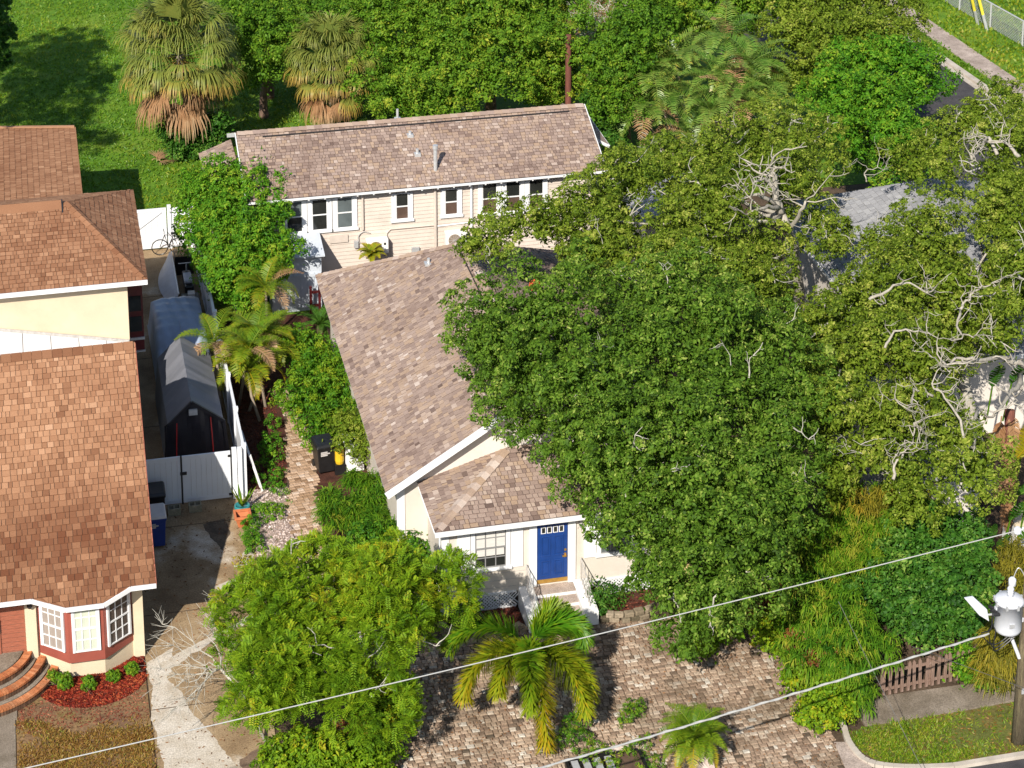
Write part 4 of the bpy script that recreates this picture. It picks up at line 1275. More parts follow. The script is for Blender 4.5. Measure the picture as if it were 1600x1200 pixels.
# mini split units on the rear wall
def ac(x, z, y, label):
    t = thing('condenser_unit', label, 'air conditioner', (x, y, z), 'condenser units on the beige wall')
    MB().box(x - 0.42, y - 0.16, z, x + 0.42, y + 0.16, z + 0.58).build('casing', M['ac'], t, bevel=0.02)
    MB().tube([(x - 0.08, y - 0.162, z + 0.29), (x - 0.08, y - 0.185, z + 0.29)], 0.24, 20).build('fan_grille', M['fan'], t)
    f_ = MB()
    for k_ in range(10):
        q_ = k_ * math.pi / 5
        f_.beam((x - 0.08, y - 0.192, z + 0.29), (x - 0.08 + 0.23 * math.cos(q_), y - 0.192, z + 0.29 + 0.23 * math.sin(q_)), 0.018, 0.008)
    f_.build('fan_blades', M['iron'], t)
    MB().box(x + 0.24, y - 0.172, z + 0.36, x + 0.32, y - 0.161, z + 0.45).build('badge', M['black'], t)
    MB().box(x - 0.36, y - 0.1, z - 0.06, x - 0.30, y + 0.25, z - 0.005).box(x + 0.30, y - 0.1, z - 0.06, x + 0.36, y + 0.25, z - 0.005).build('bracket', M['galv'], t)


ac(-1.12, 1.55, 21.72, 'white condenser unit on the beige wall left of the drainpipes')
ac(1.95, 1.55, 21.72, 'white condenser unit peeking over the peak of the bungalow roof')

# ------------------------------------------------------------------ left neighbour: bay window house
nh = thing('bay_window_house', 'yellow stucco house with rust shingles and a white bay window', 'house', (-14.0, 4.0, 0))
lx0, lx1 = -20.0, -11.05
ley, lez, lry, lrz = -0.65, 2.65, 6.0, 6.72
MB().box(-20, 0.0, -0.05, -11.45, 9.6, 2.55).build('wall', M['stucco'], nh)
MB().prism([(-11.60, 0.0, 2.55), (-11.60, 9.6, 2.55), (-11.60, 9.6, 4.2), (-11.60, lry, lrz - 0.15)], (0.15, 0, 0)).build('gable', M['stucco'], nh)
# eave steps out over the bay
ebay = [(lx0, ley, lez), (-14.46, ley, lez), (-13.55, -0.98, 2.45), (-12.52, -0.98, 2.45), (-11.75, ley, lez), (lx1, ley, lez), (lx1, lry, lrz), (lx0, lry, lrz)]
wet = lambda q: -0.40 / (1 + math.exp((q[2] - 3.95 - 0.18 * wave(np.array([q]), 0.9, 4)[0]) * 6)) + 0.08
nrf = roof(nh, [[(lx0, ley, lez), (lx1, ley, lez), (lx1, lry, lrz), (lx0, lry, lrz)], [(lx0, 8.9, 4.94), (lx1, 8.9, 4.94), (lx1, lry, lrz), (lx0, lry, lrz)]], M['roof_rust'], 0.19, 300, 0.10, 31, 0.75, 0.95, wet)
sl_ = (lrz - lez) / (lry - ley)
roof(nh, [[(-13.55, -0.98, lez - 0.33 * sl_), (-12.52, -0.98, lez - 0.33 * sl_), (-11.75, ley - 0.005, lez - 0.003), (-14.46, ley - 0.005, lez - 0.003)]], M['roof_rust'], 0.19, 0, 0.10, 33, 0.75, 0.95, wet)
k_ = 0
q = np.array([-16.3, lry - 0.06, lrz + 0.02]);
for x in np.arange(-16.5, lx1 - 0.1, 0.30):
    MB().prism([(x, lry - 0.26, lrz - 0.115), (x, lry, lrz + 0.04), (x, lry + 0.22, lrz - 0.10), (x, lry, lrz + 0.02)], (0.29, 0, 0), R.uniform(0.12, 0.42)).build('ridge_cap', M['roof_rust'], nrf)
fz = -0.05
for (a, b_) in (((lx0, ley - 0.02, lez - 0.06), (-14.46, ley - 0.02, lez - 0.06)), ((-14.46, ley - 0.02, lez - 0.06), (-13.56, -1.00, lez - 0.33 * sl_ - 0.06)), ((-13.56, -1.00, lez - 0.33 * sl_ - 0.06), (-12.51, -1.00, lez - 0.33 * sl_ - 0.06)), ((-12.51, -1.00, lez - 0.33 * sl_ - 0.06), (-11.75, ley - 0.02, lez - 0.06)), ((-11.75, ley - 0.02, lez - 0.06), (lx1, ley - 0.02, lez - 0.06))):
    MB().beam(a, b_, 0.05, 0.13).build('gutter', M['trim'], nh)
MB().beam((lx1 + 0.0, ley, lez - 0.06), (lx1 + 0.0, lry, lrz - 0.06), 0.03, 0.12).build('rake_board', M['redwood'], nh)
MB().box(-20, ley + 0.02, lez - 0.15, -11.1, -0.003, lez - 0.12).build('soffit', M['stucco'], nh)
# bay: three faces
BP = [np.array([-14.32, -0.05, 0]), np.array([-13.52, -0.72, 0]), np.array([-12.54, -0.72, 0]), np.array([-11.72, -0.05, 0])]
by = thing
bz0, bz1 = 0.74, 2.36
MB().prism([(p[0], p[1], bz0 - 0.22) for p in [BP[0] + YU * .05, BP[1], BP[2], BP[3] + YU * .05]], (0, 0, bz1 - bz0 + 0.2)).build('bay', M['redtrim'], nh)
MB().prism([(-14.30, 0.0, -0.03), (-13.50, -0.60, -0.03), (-12.55, -0.60, -0.03), (-11.74, 0.0, -0.03)], (0, 0, 0.545)).build('bay_base', M['stucco'], nh)
bm = (('g_taupe', 'g_taupe', (3, 2, 3, 2)), ('g_green', 'g_green', (3, 2, 3, 2)), ('g_curt', 'g_curt', (3, 2, 3, 2)))
for i in range(3):
    u = nrm(BP[i + 1] - BP[i]); n_ = np.array([u[1], -u[0], 0]); L_ = np.linalg.norm(BP[i + 1] - BP[i])
    window(nh, (BP[i], u, n_), 0.17, L_ - 0.17, 0.86, 2.30, M[bm[i][0]], 'trim', 'trim', bm[i][2], 0.065, M[bm[i][1]], mw=0.028, sill=False)
MB().box(-11.70, -0.055, 0.0, -11.42, -0.003, 2.5).build('pilaster', M['stucco'], nh)
MB().box(-14.66, -0.10, 0.35, -14.36, -0.003, 2.5).build('pilaster', M['stucco'], nh)
en = MB()
for i in range(14): en.box(-15.35, -0.02, 0.55 + i * 0.14, -14.68, 0.0 - 0.004, 0.55 + i * 0.14 + 0.125)
en.build('siding_boards', M['redwood'], nh)
MB().box(-15.42, -0.06, 0.55, -15.36, -0.005, 2.45).box(-16.3, -0.055, 0.55, -15.43, -0.006, 2.45).build('front_door', M['redwood'], nh)
MB().box(-15.40, -0.10, 1.35, -15.37, -0.062, 1.75).build('door_handle', M['galv'], nh)
MB().lathe([(0.05, 0), (0.08, 0.05), (0.08, 0.16), (0.02, 0.22)], (-14.52, -0.2, 2.08), 8).build('porch_lamp', M['blackmetal'], nh)
MB().box(-16.5, -0.20, 0.42, -15.32, -0.07, 0.56).build('door_sill', M['trim'], nh)
MB().box(-15.29, -0.12, 0.40, -14.66, -0.03, 0.50).build('step_trim', M['white'], nh)

# brick entrance steps: three curved tiers of soldier bricks
bs = thing('brick_steps', 'curved three tier brick entrance steps left of the bay window', 'steps', (-15.6, -0.6, 0))
cx_, cy_ = -16.2, 0.3
for tr, (rad, zt) in enumerate(((2.45, 0.22), (2.08, 0.44), (1.72, 0.66))):
    MB().lathe([(rad - 0.26, -0.02), (rad - 0.26, zt - 0.004)], (cx_, cy_, 0), 48).build('tier_fill', M['walk'], bs)
    N_ = int(2 * math.pi * rad * 0.30 / 0.085)
    for i in range(N_):
        a = -0.52 * math.pi + (i + 0.5) / N_ * 0.60 * math.pi + 0.0
        d_ = np.array([math.cos(a), math.sin(a), 0])
        c_ = np.array([cx_, cy_, 0])
        if (c_ + d_ * rad)[1] > -0.02 or (c_ + d_ * rad)[0] < -16.4: continue
        MB().beam(c_ + d_ * (rad - 0.22) + Z3 * (zt - 0.03), c_ + d_ * rad + Z3 * (zt - 0.03), 0.072, 0.07, t=min(1, max(0, R.gauss(0.55, 0.2)))).build('brick', M['brick'], bs)
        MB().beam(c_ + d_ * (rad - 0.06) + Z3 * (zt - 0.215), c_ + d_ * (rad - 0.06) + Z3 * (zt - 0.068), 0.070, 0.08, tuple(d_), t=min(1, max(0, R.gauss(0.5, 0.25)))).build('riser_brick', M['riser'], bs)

# ------------------------------------------------------------------ left neighbour: middle house (hip roof) and rear flat building
mh = thing('hip_roof_house', 'yellow stucco house with rust hip roof behind the bay window house', 'house', (-14.0, 16.0, 0))
mz, mx1, my0, my1 = 5.85, -10.3, 12.1, 19.7
ax, ay, az = -12.75, 15.9, 7.22
MB().box(-20, 12.45, -0.05, -10.95, 19.4, mz - 0.1).build('wall', M['stucco'], mh)
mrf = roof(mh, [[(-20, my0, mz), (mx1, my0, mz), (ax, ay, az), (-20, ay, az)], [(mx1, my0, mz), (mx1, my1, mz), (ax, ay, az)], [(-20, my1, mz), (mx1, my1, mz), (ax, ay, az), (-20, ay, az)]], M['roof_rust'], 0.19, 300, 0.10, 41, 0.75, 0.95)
caps(mrf, (mx1 - 0.1, my0 + 0.12, mz + 0.05), (ax + 0.05, ay - 0.05, az + 0.02), M['roof_rust'], 0.15, 0.28, 42, 0.4)
MB().prism([(-20, ay - 0.32, az - 0.10), (-20, ay, az + 0.10), (-20, ay + 0.3, az - 0.1)], (7.1, 0, 0), 0.4).build('ridge_cap', M['roof_rust'], mrf)
MB().prism([(-12.9, ay - 0.62, az - 0.24), (-12.9, ay, az + 0.12), (-12.9, ay + 0.3, az - 0.05)], (0.05, 0, 0)).build('gablet', M['blackmetal'], mrf)
MB().beam((-20, my0 - 0.03, mz - 0.07), (mx1, my0 - 0.03, mz - 0.07), 0.06, 0.15).build('gutter', M['trim'], mh)
MB().beam((mx1 - 0.03, my0, mz - 0.09), (mx1 - 0.03, my1, mz - 0.09), 0.06, 0.13).build('eave_board', M['redwood'], mh)
MB().box(-20, my0 + 0.02, mz - 0.13, -10.4, 12.448, mz - 0.105).build('soffit', M['stucco'], mh)
# maroon side bay over the lane
sb = MB().box(-10.948, 13.6, 2.6, -10.42, 15.6, 5.2).build('side_bay', M['maroon'], mh)
fb2 = (np.array([-10.94, 13.598, 0]), XU, -YU)
for zz in (3.3, 4.05): MB().fbox(fb2, 0.06, 0.46, zz, zz + 0.55, 0.003, 0.02).build('pane', M['g_dark'], sb)
MB().box(-10.948, 13.54, 3.0, -10.40, 13.596, 3.08).box(-10.948, 13.54, 2.55, -10.40, 13.596, 2.59).build('ledge', M['galv'], sb)
# white panel roof between the two houses
tp = thing('patio_roof', 'white panel patio roof sloping between the two stucco houses', 'roof', (-14.0, 11.0, 3.2))
wz = lambda x: 4.30 - (x + 15.0) * 0.21
for i in range(8):
    xa = -18 + i * 0.9
    MB().prism([(xa, 9.3, wz(xa) - 0.75), (xa + 0.88, 9.3, wz(xa + 0.88) - 0.75), (xa + 0.88, 12.40, wz(xa + 0.88)), (xa, 12.40, wz(xa))], (0, 0, 0.05)).build('panel', M['tarp'], tp)
MB().beam((-18, 12.42, wz(-18) + 0.10), (-10.97, 12.42, wz(-10.97) + 0.10), 0.04, 0.10).build('flashing', M['iron'], tp)
for (x, y) in ((-11.2, 9.7), (-11.2, 12.1), (-17.5, 9.7)): MB().box(x, y, 0, x + 0.1, y + 0.1, wz(x) - 0.66).build('post', M['trim'], tp)

fh = thing('flat_roof_annex', 'low pitched rust shingle annex at the back of the left plot', 'house', (-15, 27, 0))
MB().box(-22, 24.3, -0.05, -12.3, 30.8, 3.85).build('wall', M['stucco'], fh)
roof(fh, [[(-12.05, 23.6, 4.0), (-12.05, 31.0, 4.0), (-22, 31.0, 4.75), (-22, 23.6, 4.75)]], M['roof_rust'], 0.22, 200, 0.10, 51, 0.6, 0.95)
MB().beam((-12.06, 31.02, 4.06), (-22, 31.02, 4.82), 0.14, 0.06, t=0.8).build('roof_edge', M['roof_rust'], fh)
MB().beam((-12.03, 23.6, 3.97), (-12.03, 31.05, 3.97), 0.05, 0.12).build('roof_edge', M['roof_rust'], fh)

# ------------------------------------------------------------------ grey roofed house under the oaks
gh = thing('grey_roof_house', 'grey shingled house hidden beneath the oak canopy', 'house', (19, 9, 0))
MB().box(14.4, 6.4, -0.05, 23.6, 19.1, 2.9).build('wall', M['cream_block'], gh)
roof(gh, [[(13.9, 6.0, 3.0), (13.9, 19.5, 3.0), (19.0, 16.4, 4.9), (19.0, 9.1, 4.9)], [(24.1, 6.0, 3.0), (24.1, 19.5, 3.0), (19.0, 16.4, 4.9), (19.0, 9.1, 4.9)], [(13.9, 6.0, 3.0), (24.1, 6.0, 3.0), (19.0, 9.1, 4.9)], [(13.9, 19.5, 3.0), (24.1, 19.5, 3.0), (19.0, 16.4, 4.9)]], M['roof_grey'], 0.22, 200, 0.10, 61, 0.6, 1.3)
MB().beam((13.87, 6.0, 2.94), (13.87, 19.5, 2.94), 0.04, 0.14).build('fascia', M['trim'], gh)
MB().beam((13.9, 5.97, 2.94), (24.1, 5.97, 2.94), 0.04, 0.14).build('fascia', M['trim'], gh)
for k in range(5): MB().box(14.36, 11.2 + k * 0.32, 0.9, 14.395, 11.48 + k * 0.32, 2.3).build('louvre', M['greydoor'], gh)
roof(gh, [[(11.2, -0.9, 2.85), (11.2, 2.6, 2.85), (13.88, 2.6, 3.25), (13.88, -0.9, 3.25)]], M['roof_grey'], 0.22, 0, 0.10, 64, 0.6, 1.3)
MB().box(11.5, -0.6, -0.03, 13.6, 6.39, 2.7).build('front_wing', M['cream_block'], gh)
g2 = thing('grey_roof_shed', 'small pale grey roofed shed half seen behind the olive oak', 'shed', (9.6, 18.2, 0))
MB().box(8.6, 18.5, -0.03, 10.7, 20.9, 3.1).build('wall', M['cream_block'], g2)
roof(g2, [[(8.3, 18.2, 3.2), (8.3, 21.2, 3.2), (10.9, 21.2, 3.95), (10.9, 18.2, 3.95)]], M['roof_grey'], 0.22, 60, 0.10, 63, 0.5, 1.3)
# ------------------------------------------------------------------ fences and gates
vf = thing('vinyl_fence', 'long white vinyl privacy fence beside the garden path', 'fence', (-7.72, 17.0, 0))
ys = np.linspace(7.9, 27.2, 9)
for i, y in enumerate(ys):
    MB().box(-7.79, y - 0.065, 0, -7.65, y + 0.065, 1.80).prism([(-7.80, y - 0.08, 1.801), (-7.64, y - 0.08, 1.801), (-7.64, y + 0.08, 1.801), (-7.80, y + 0.08, 1.801)], (0, 0, 0.05)).build('post', M['vinyl'], vf)
    if i < len(ys) - 1:
        y2 = ys[i + 1]
        n = 11
        for k in range(n):
            a = y + 0.07 + (y2 - y - 0.14) * k / n; b = y + 0.07 + (y2 - y - 0.14) * (k + 1) / n - 0.008
            MB().box(-7.74, a, 0.06, -7.70, b, 1.66).build('panel_board', M['vinyl'], vf)
        MB().box(-7.765, y + 0.066, 1.66, -7.675, y2 - 0.066, 1.74).build('rail', M['vinyl'], vf)
        MB().box(-7.765, y + 0.066, 0.02, -7.675, y2 - 0.066, 0.06).build('rail', M['vinyl'], vf)


def gate_leaf(par, x0, x1, y, h):
    f = MB()
    f.box(x0, y - 0.03, 0.05, x0 + 0.10, y + 0.03, h); f.box(x1 - 0.10, y - 0.03, 0.05, x1, y + 0.03, h)
    f.box(x0 + 0.10, y - 0.028, h - 0.13, x1 - 0.10, y + 0.028, h); f.box(x0 + 0.10, y - 0.028, 0.05, x1 - 0.10, y + 0.028, 0.18)
    l = f.build('gate_leaf', M['vinyl'], par)
    n = 8
    for k in range(n):
        a = x0 + 0.10 + (x1 - x0 - 0.2) * k / n; b = x0 + 0.10 + (x1 - x0 - 0.2) * (k + 1) / n - 0.005
        MB().box(a, y - 0.015, 0.18, b, y + 0.015, h - 0.13).build('panel_board', M['vinyl'], l)
    return l


dg = thing('driveway_gate', 'white vinyl double gate closing the driveway in front of the fabric garage', 'gate', (-9.4, 7.85, 0))
gate_leaf(dg, -11.35, -9.74, 7.85, 1.68); gate_leaf(dg, -9.68, -8.16, 7.85, 1.68)
MB().box(-8.11, 7.77, 0, -7.96, 7.93, 1.76).build('post', M['vinyl'], dg)
MB().box(-7.94, 7.70, 0, -7.80, 7.84, 1.80).build('post', M['vinyl'], dg)
MB().box(-9.735, 7.80, 0.02, -9.685, 7.83, 1.70).build('drop_rod', M['blackmetal'], dg)
MB().box(-9.76, 7.77, 1.05, -9.55, 7.815, 1.14).build('latch', M['blackmetal'], dg)
for z in (1.50, 0.14): MB().box(-8.24, 7.79, z, -8.06, 7.815, z + 0.07).build('hinge', M['blackmetal'], dg)
MB().box(-8.145, 7.80, 0.1, -8.125, 7.815, 1.64).build('hinge_strip', M['blackmetal'], dg)
bg = thing('back_gate', 'white vinyl gate with diagonal brace at the far end of the lane', 'gate', (-9.4, 27.3, 0))
gate_leaf(bg, -10.9, -8.72, 27.3, 1.75)
MB().beam((-10.75, 27.255, 0.3), (-8.9, 27.255, 1.6), 0.05, 0.02, (0, 1, 0)).build('brace', M['vinyl'], bg)
MB().box(-8.68, 27.22, 0, -8.53, 27.37, 1.85).build('post', M['vinyl'], bg)
MB().box(-8.52, 27.28, 0.05, -7.80, 27.32, 1.72).build('panel_board', M['vinyl'], bg)

lg = thing('old_gate_panel', 'weathered white wooden panel leaning on the end of the vinyl fence', 'panel', (-7.4, 9.0, 0))
o_ = np.array([-7.20, 8.1, 0.03]); u_ = nrm((-0.05, 1, 0.0)); v_ = nrm((-0.27, 0, 1))
for k in range(6):
    p = o_ + u_ * (0.18 + k * 0.30)
    MB().beam(p, p + v_ * (1.30 + 0.05 * (k % 2)), 0.10, 0.025, (1, 0, 0.3)).build('slat', M['white'], lg)
for hh in (0.2, 0.7, 1.15):
    p = o_ + v_ * hh + np.array([0.03, 0, 0]); MB().beam(p, p + u_ * 1.85, 0.03, 0.10, tuple(v_)).build('rail', M['white'], lg)
p = o_ + np.array([0.05, -0.03, -0.02]); MB().beam(p, p + v_ * 1.35, 0.11, 0.06, (1, 0, 0.3)).build('stile', M['white'], lg)

# ------------------------------------------------------------------ fabric garage, covered car and lane clutter
tg = thing('fabric_garage', 'dark grey peaked fabric garage with a black zipped front', 'garage tent', (-9.1, 12.8, 0))
yf_, yk = 10.2, 15.0
prof = lambda y: [(-10.08, y, 0.0), (-9.95, y, 1.50), (-9.15, y, 2.28), (-8.13, y, 1.50), (-8.0, y, 0.0)]
mb = MB()
ysn = np.linspace(yf_, yk, 25)
sag = lambda P_, i_: [(p[0], p[1], p[2] - (0.045 * abs(math.sin(i_ * math.pi / 6)) ** 1.5 if p[2] > 1 else 0) + 0.008 * math.sin(i_ * 2.3 + p[0] * 5)) for p in P_]
for i_, (a, b) in enumerate(zip(ysn[:-1], ysn[1:])):
    A = sag(prof(a), i_); B = sag(prof(b), i_ + 1)
    for i in range(4):
        mb.add([A[i], A[i + 1], B[i + 1], B[i]], [(0, 1, 2, 3)])
mb.build('roof_cover', M['tent'], tg)
A = [np.array(p) for p in prof(yf_)]
fm = MB()
G_ = 14
for i in range(G_):
    for j in range(10):
        V = []
        for (ii, jj) in ((i, j), (i + 1, j), (i + 1, j + 1), (i, j + 1)):
            x = -10.06 + 2.04 * ii / G_
            zt = 1.50 + 0.78 * (1 - abs((x + 9.12) / 0.98)) if abs(x + 9.12) < 0.98 else 0.9
            z_ = max(0.02, zt * jj / 10 - 0.03)
            V.append((x, yf_ - 0.02 + 0.035 * math.sin(x * 9 + jj * 0.5) * (jj / 10) - (1 - jj / 10) * 0.05, z_))
        fm.add(V, [(0, 1, 2, 3)])
fm.build('front_panel', M['tentdark'], tg, True)
ar = MB(); pr_ = prof(yf_ - 0.05)
for a, b in zip(pr_[:-1], pr_[1:]): ar.beam(a, b, 0.10, 0.10, (0, 1, 0))
ar.build('front_arch', M['tentdark'], tg)
MB().box(-9.26, yf_ - 0.14, 1.86, -8.98, yf_ - 0.06, 2.06).build('vent_flap', M['galv'], tg)
for x, zz in ((-9.66, 1.6), (-8.56, 1.7)):
    MB().tube(curve_pts([(x, yf_ - 0.085, zz), (x - 0.03 * (1 if x < -9 else -1), yf_ - 0.10, zz * 0.6), (x - 0.06 * (1 if x < -9 else -1), yf_ - 0.11, 0.05)], 6), 0.018, 5).build('zip', M['zip'], tg)

cc = thing('covered_car', 'car under a draped silver blue cover behind the fabric garage', 'covered car', (-8.95, 18.2, 0))
nx, ny = 26, 44
V = []; F = []
cx0, cx1, cy0, cy1 = -9.98, -7.92, 15.5, 20.5
for j in range(ny + 1):
    for i in range(nx + 1):
        u = i / nx * 2 - 1; v = j / ny
        y = cy0 + (cy1 - cy0) * v
        roofh = 0.86 + 0.52 / (1 + math.exp(-(v - 0.30) * 22)) * 1 / (1 + math.exp((v - 0.98) * 30))
        if v < 0.03 or v > 0.985: roofh *= 0.55
        edge = abs(u) ** 5
        zz = roofh * (1 - 0.25 * edge) if abs(u) < 0.86 else roofh * max(0.03, (1 - abs(u)) / 0.14) * 0.75
        x = (cx0 + cx1) / 2 + u * (cx1 - cx0) / 2 * (1 if abs(u) > 0.8 else 0.96)
        zz += 0.03 * math.sin(u * 9 + v * 31) * math.sin(v * 23 - u * 7) + 0.035 * abs(math.sin(v * 26 + u * 14 + math.sin(u * 5) * 1.5)) * (0.3 + abs(u)) * (v < 0.75)
        V.append((x, y, max(0.03, zz)))
for j in range(ny):
    for i in range(nx):
        a = j * (nx + 1) + i
        F.append((a, a + 1, a + nx + 2, a + nx + 1))
np_obj('car_cover', V, F, np.full(len(F), 0.5), M['cover'], cc, True)
MB().tube([(-8.95, 16.2, 0.86 + 0.01), (-8.95, 17.4, 1.36), (-8.95, 20.3, 1.40)], 0.012, 4).build('seam', M['silver'], cc)
for (x, y) in ((-9.75, 16.3), (-8.15, 16.3), (-9.75, 19.5), (-8.15, 19.5)):
    MB().tube([(x - 0.1, y, 0.3), (x + 0.1, y, 0.3)], 0.3, 16).build('wheel', M['black'], cc)

bc = thing('tarped_board', 'curved surfboard shaped form in a pale grey cover lying on edge along the lane', 'board', (-9.0, 23.4, 0))
V = []; F = []
for j in range(21):
    v = j / 20; y = 21.6 + 4.0 * v
    wv = 0.62 * math.sin(math.pi * (0.06 + 0.88 * v)) ** 0.7
    for i in range(7):
        u = i / 6
        V.append((-8.72 - wv * u, y, 0.62 - 0.45 * u + 0.07 * math.sin(u * math.pi)))
for j in range(20):
    for i in range(6):
        a = j * 7 + i; F.append((a, a + 1, a + 8, a + 7))
np_obj('cover', V, F, np.full(len(F), 0.5), M['silver'], bc, True)
MB().tube([(-8.70, 21.7, 0.64), (-8.68, 25.5, 0.64)], 0.03, 6).build('edge_rail', M['ac'], bc)
sc_ = thing('parked_scooter', 'dark motor scooter with grey seat parked beside the white fence', 'scooter', (-8.25, 23.2, 0))
MB().box(-8.42, 22.3, 0.28, -8.08, 23.8, 0.62).build('body', M['black'], sc_, bevel=0.06)
MB().box(-8.42, 22.5, 0.63, -8.10, 23.3, 0.76).build('seat', M['silver'], sc_, bevel=0.05)
for y in (22.3, 23.9): MB().tube([(-8.31, y, 0.25), (-8.19, y, 0.25)], 0.25, 16).build('wheel', M['black'], sc_)
MB().tube([(-8.25, 23.75, 0.5), (-8.25, 23.6, 1.0)], 0.03, 6).tube([(-8.55, 23.58, 1.0), (-7.95, 23.58, 1.0)], 0.02, 6).build('handlebar', M['galv'], sc_)
bk = thing('bicycle', 'black bicycle standing against the far white lane gate', 'bicycle', (-8.75, 26.6, 0))
for x in (-9.05, -8.35):
    ring = [(x + 0.32 * math.cos(a), 26.7, 0.34 + 0.32 * math.sin(a)) for a in np.linspace(0, 2 * math.pi, 19)]
    MB().tube(ring, 0.022, 5, cap=False).build('wheel', M['black'], bk)
MB().tube([(-9.05, 26.7, 0.34), (-8.85, 26.7, 0.85), (-8.5, 26.7, 0.80), (-8.72, 26.7, 0.34), (-8.85, 26.7, 0.85)], 0.018, 5).tube([(-8.72, 26.7, 0.34), (-8.35, 26.7, 0.34), (-8.5, 26.7, 0.80)], 0.016, 5).build('frame', M['black'], bk)
MB().tube([(-8.88, 26.45, 1.0), (-8.86, 26.7, 0.98), (-8.88, 26.95, 1.0)], 0.016, 5).build('handlebar', M['black'], bk)
MB().box(-8.60, 26.64, 0.86, -8.36, 26.76, 0.92).build('saddle', M['black'], bk)
cr = thing('timber_stack', 'short bare timber offcuts stacked on a dark shelf by the fence', 'timber', (-8.3, 25.0, 0))
MB().box(-8.62, 24.7, 0.0, -7.9, 25.4, 0.75).build('shelf', M['black'], cr)
for k in range(4): MB().box(-8.58 + k * 0.12, 24.75, 0.752, -8.58 + k * 0.12 + 0.10, 25.35, 0.82 + 0.02 * (k % 2)).build('plank', M['plank'], cr)
MB().box(-8.6, 24.95, 0.86, -8.15, 25.03, 0.90).build('plank', M['plank'], cr)
tb = thing('storage_tub', 'dark storage tub full of clutter with a teal cloth hanging out', 'tub', (-8.3, 21.3, 0))
MB().prism([(-8.6, 20.85, 0), (-7.95, 20.85, 0), (-7.95, 21.8, 0), (-8.6, 21.8, 0)], (0, 0, 0.6)).build('body', M['black'], tb, bevel=0.03)
for k in range(6): MB().box(-8.55 + R.random() * 0.4, 20.9 + R.random() * 0.6, 0.602, -8.38 + R.random() * 0.4, 21.2 + R.random() * 0.5, 0.66 + 0.12 * R.random()).build('clutter', M['greylid'] if k % 2 else M['blackmetal'], tb)
MB().add([(-8.75, 20.80, 0.70), (-8.35, 20.75, 0.62), (-8.5, 21.05, 0.80), (-8.7, 20.7, 0.2), (-8.4, 20.7, 0.25)], [(0, 1, 2), (0, 3, 4, 1)]).build('cloth', M['teal'], tb)


def bin_(name, label, x, y, mat, lid, w=0.62, d=0.72, h=1.0, rot=0.0, marks=None, opened=False):
    t = thing(name, label, 'wheelie bin', (0, 0, 0), 'wheelie bins')
    b_ = MB()
    k = 0.84
    V = [(-w / 2 * k, -d / 2 * k, 0.06), (w / 2 * k, -d / 2 * k, 0.06), (w / 2 * k, d / 2 * k, 0.06), (-w / 2 * k, d / 2 * k, 0.06), (-w / 2, -d / 2, h), (w / 2, -d / 2, h), (w / 2, d / 2, h), (-w / 2, d / 2, h)]
    b_.add(V, [(0, 3, 2, 1), (4, 5, 6, 7), (0, 1, 5, 4), (1, 2, 6, 5), (2, 3, 7, 6), (3, 0, 4, 7)])
    b_.box(-w / 2 - 0.02, -d / 2 - 0.02, h - 0.09, w / 2 + 0.02, d / 2 + 0.02, h - 0.002)
    b_.build('body', mat, t, bevel=0.025)
    l_ = MB().add([(-w / 2 - 0.035, -d / 2 - 0.05, h + 0.002), (w / 2 + 0.035, -d / 2 - 0.05, h + 0.002), (w / 2 + 0.035, d / 2 + 0.04, h + 0.002), (-w / 2 - 0.035, d / 2 + 0.04, h + 0.002), (-w / 2 + 0.02, -d / 2 + 0.02, h + 0.075), (w / 2 - 0.02, -d / 2 + 0.02, h + 0.075), (w / 2 - 0.02, d / 2, h + 0.09), (-w / 2 + 0.02, d / 2, h + 0.09)], [(0, 3, 2, 1), (4, 5, 6, 7), (0, 1, 5, 4), (1, 2, 6, 5), (2, 3, 7, 6), (3, 0, 4, 7)])
    l_.build('lid', lid, t, bevel=0.02)
    MB().tube([(-w / 2 + 0.05, d / 2 + 0.08, h - 0.04), (w / 2 - 0.05, d / 2 + 0.08, h - 0.04)], 0.018, 6).build('handle', mat, t)
    for sx in (-1, 1): MB().tube([(sx * (w / 2 - 0.07), d / 2 - 0.02, 0.12), (sx * (w / 2 - 0.01), d / 2 - 0.02, 0.12)], 0.12, 12).build('wheel', M['black'], t)
    if marks:
        q = MB()
        for k_ in range(3): q.box(-0.20, -d / 2 + 0.018 - 0.03 - 0.001, h - 0.20 - 0.055 * k_, 0.02 + 0.08 * (k_ % 2), -d / 2 + 0.02, h - 0.17 - 0.055 * k_)
        q.build('decal', marks, t)
    t.location = (x, y, 0); t.rotation_euler = (0, 0, rot)
    return t


bin_('wheelie_bin', 'black wheelie bin by the white driveway gate beside the stucco wall', -10.62, 7.15, M['black'], M['black'])
bin_('wheelie_bin', 'blue recycling bin with a pale grey lid at the stucco house corner', -10.72, 5.75, M['bluebin'], M['greylid'], 0.66, 0.76, 1.05, marks=M['greylid'])
bin_('wheelie_bin', 'black wheelie bin standing by the brick garden path among shrubs', -5.02, 8.95, M['black'], M['black'], 0.62, 0.72, 1.0, 0.15, marks=M['greylid'])
yj = thing('watering_jug', 'yellow plastic jug with white cap beside the black bin on the path', 'jug', (-4.55, 8.65, 0))
MB().lathe([(0.13, 0), (0.15, 0.1), (0.15, 0.52), (0.06, 0.66)], (-4.55, 8.65, 0.35), 12).build('body', M['yellow'], yj)
MB().lathe([(0.05, 0), (0.05, 0.06)], (-4.55, 8.65, 1.02), 8).build('cap', M['white'], yj)
MB().box(-4.72, 8.5, 0, -4.38, 8.85, 0.345).build('stand', M['black'], yj)
wb_ = thing('white_locker', 'white box half hidden by shrubs next to the black path bin', 'box', (-4.1, 8.9, 0))
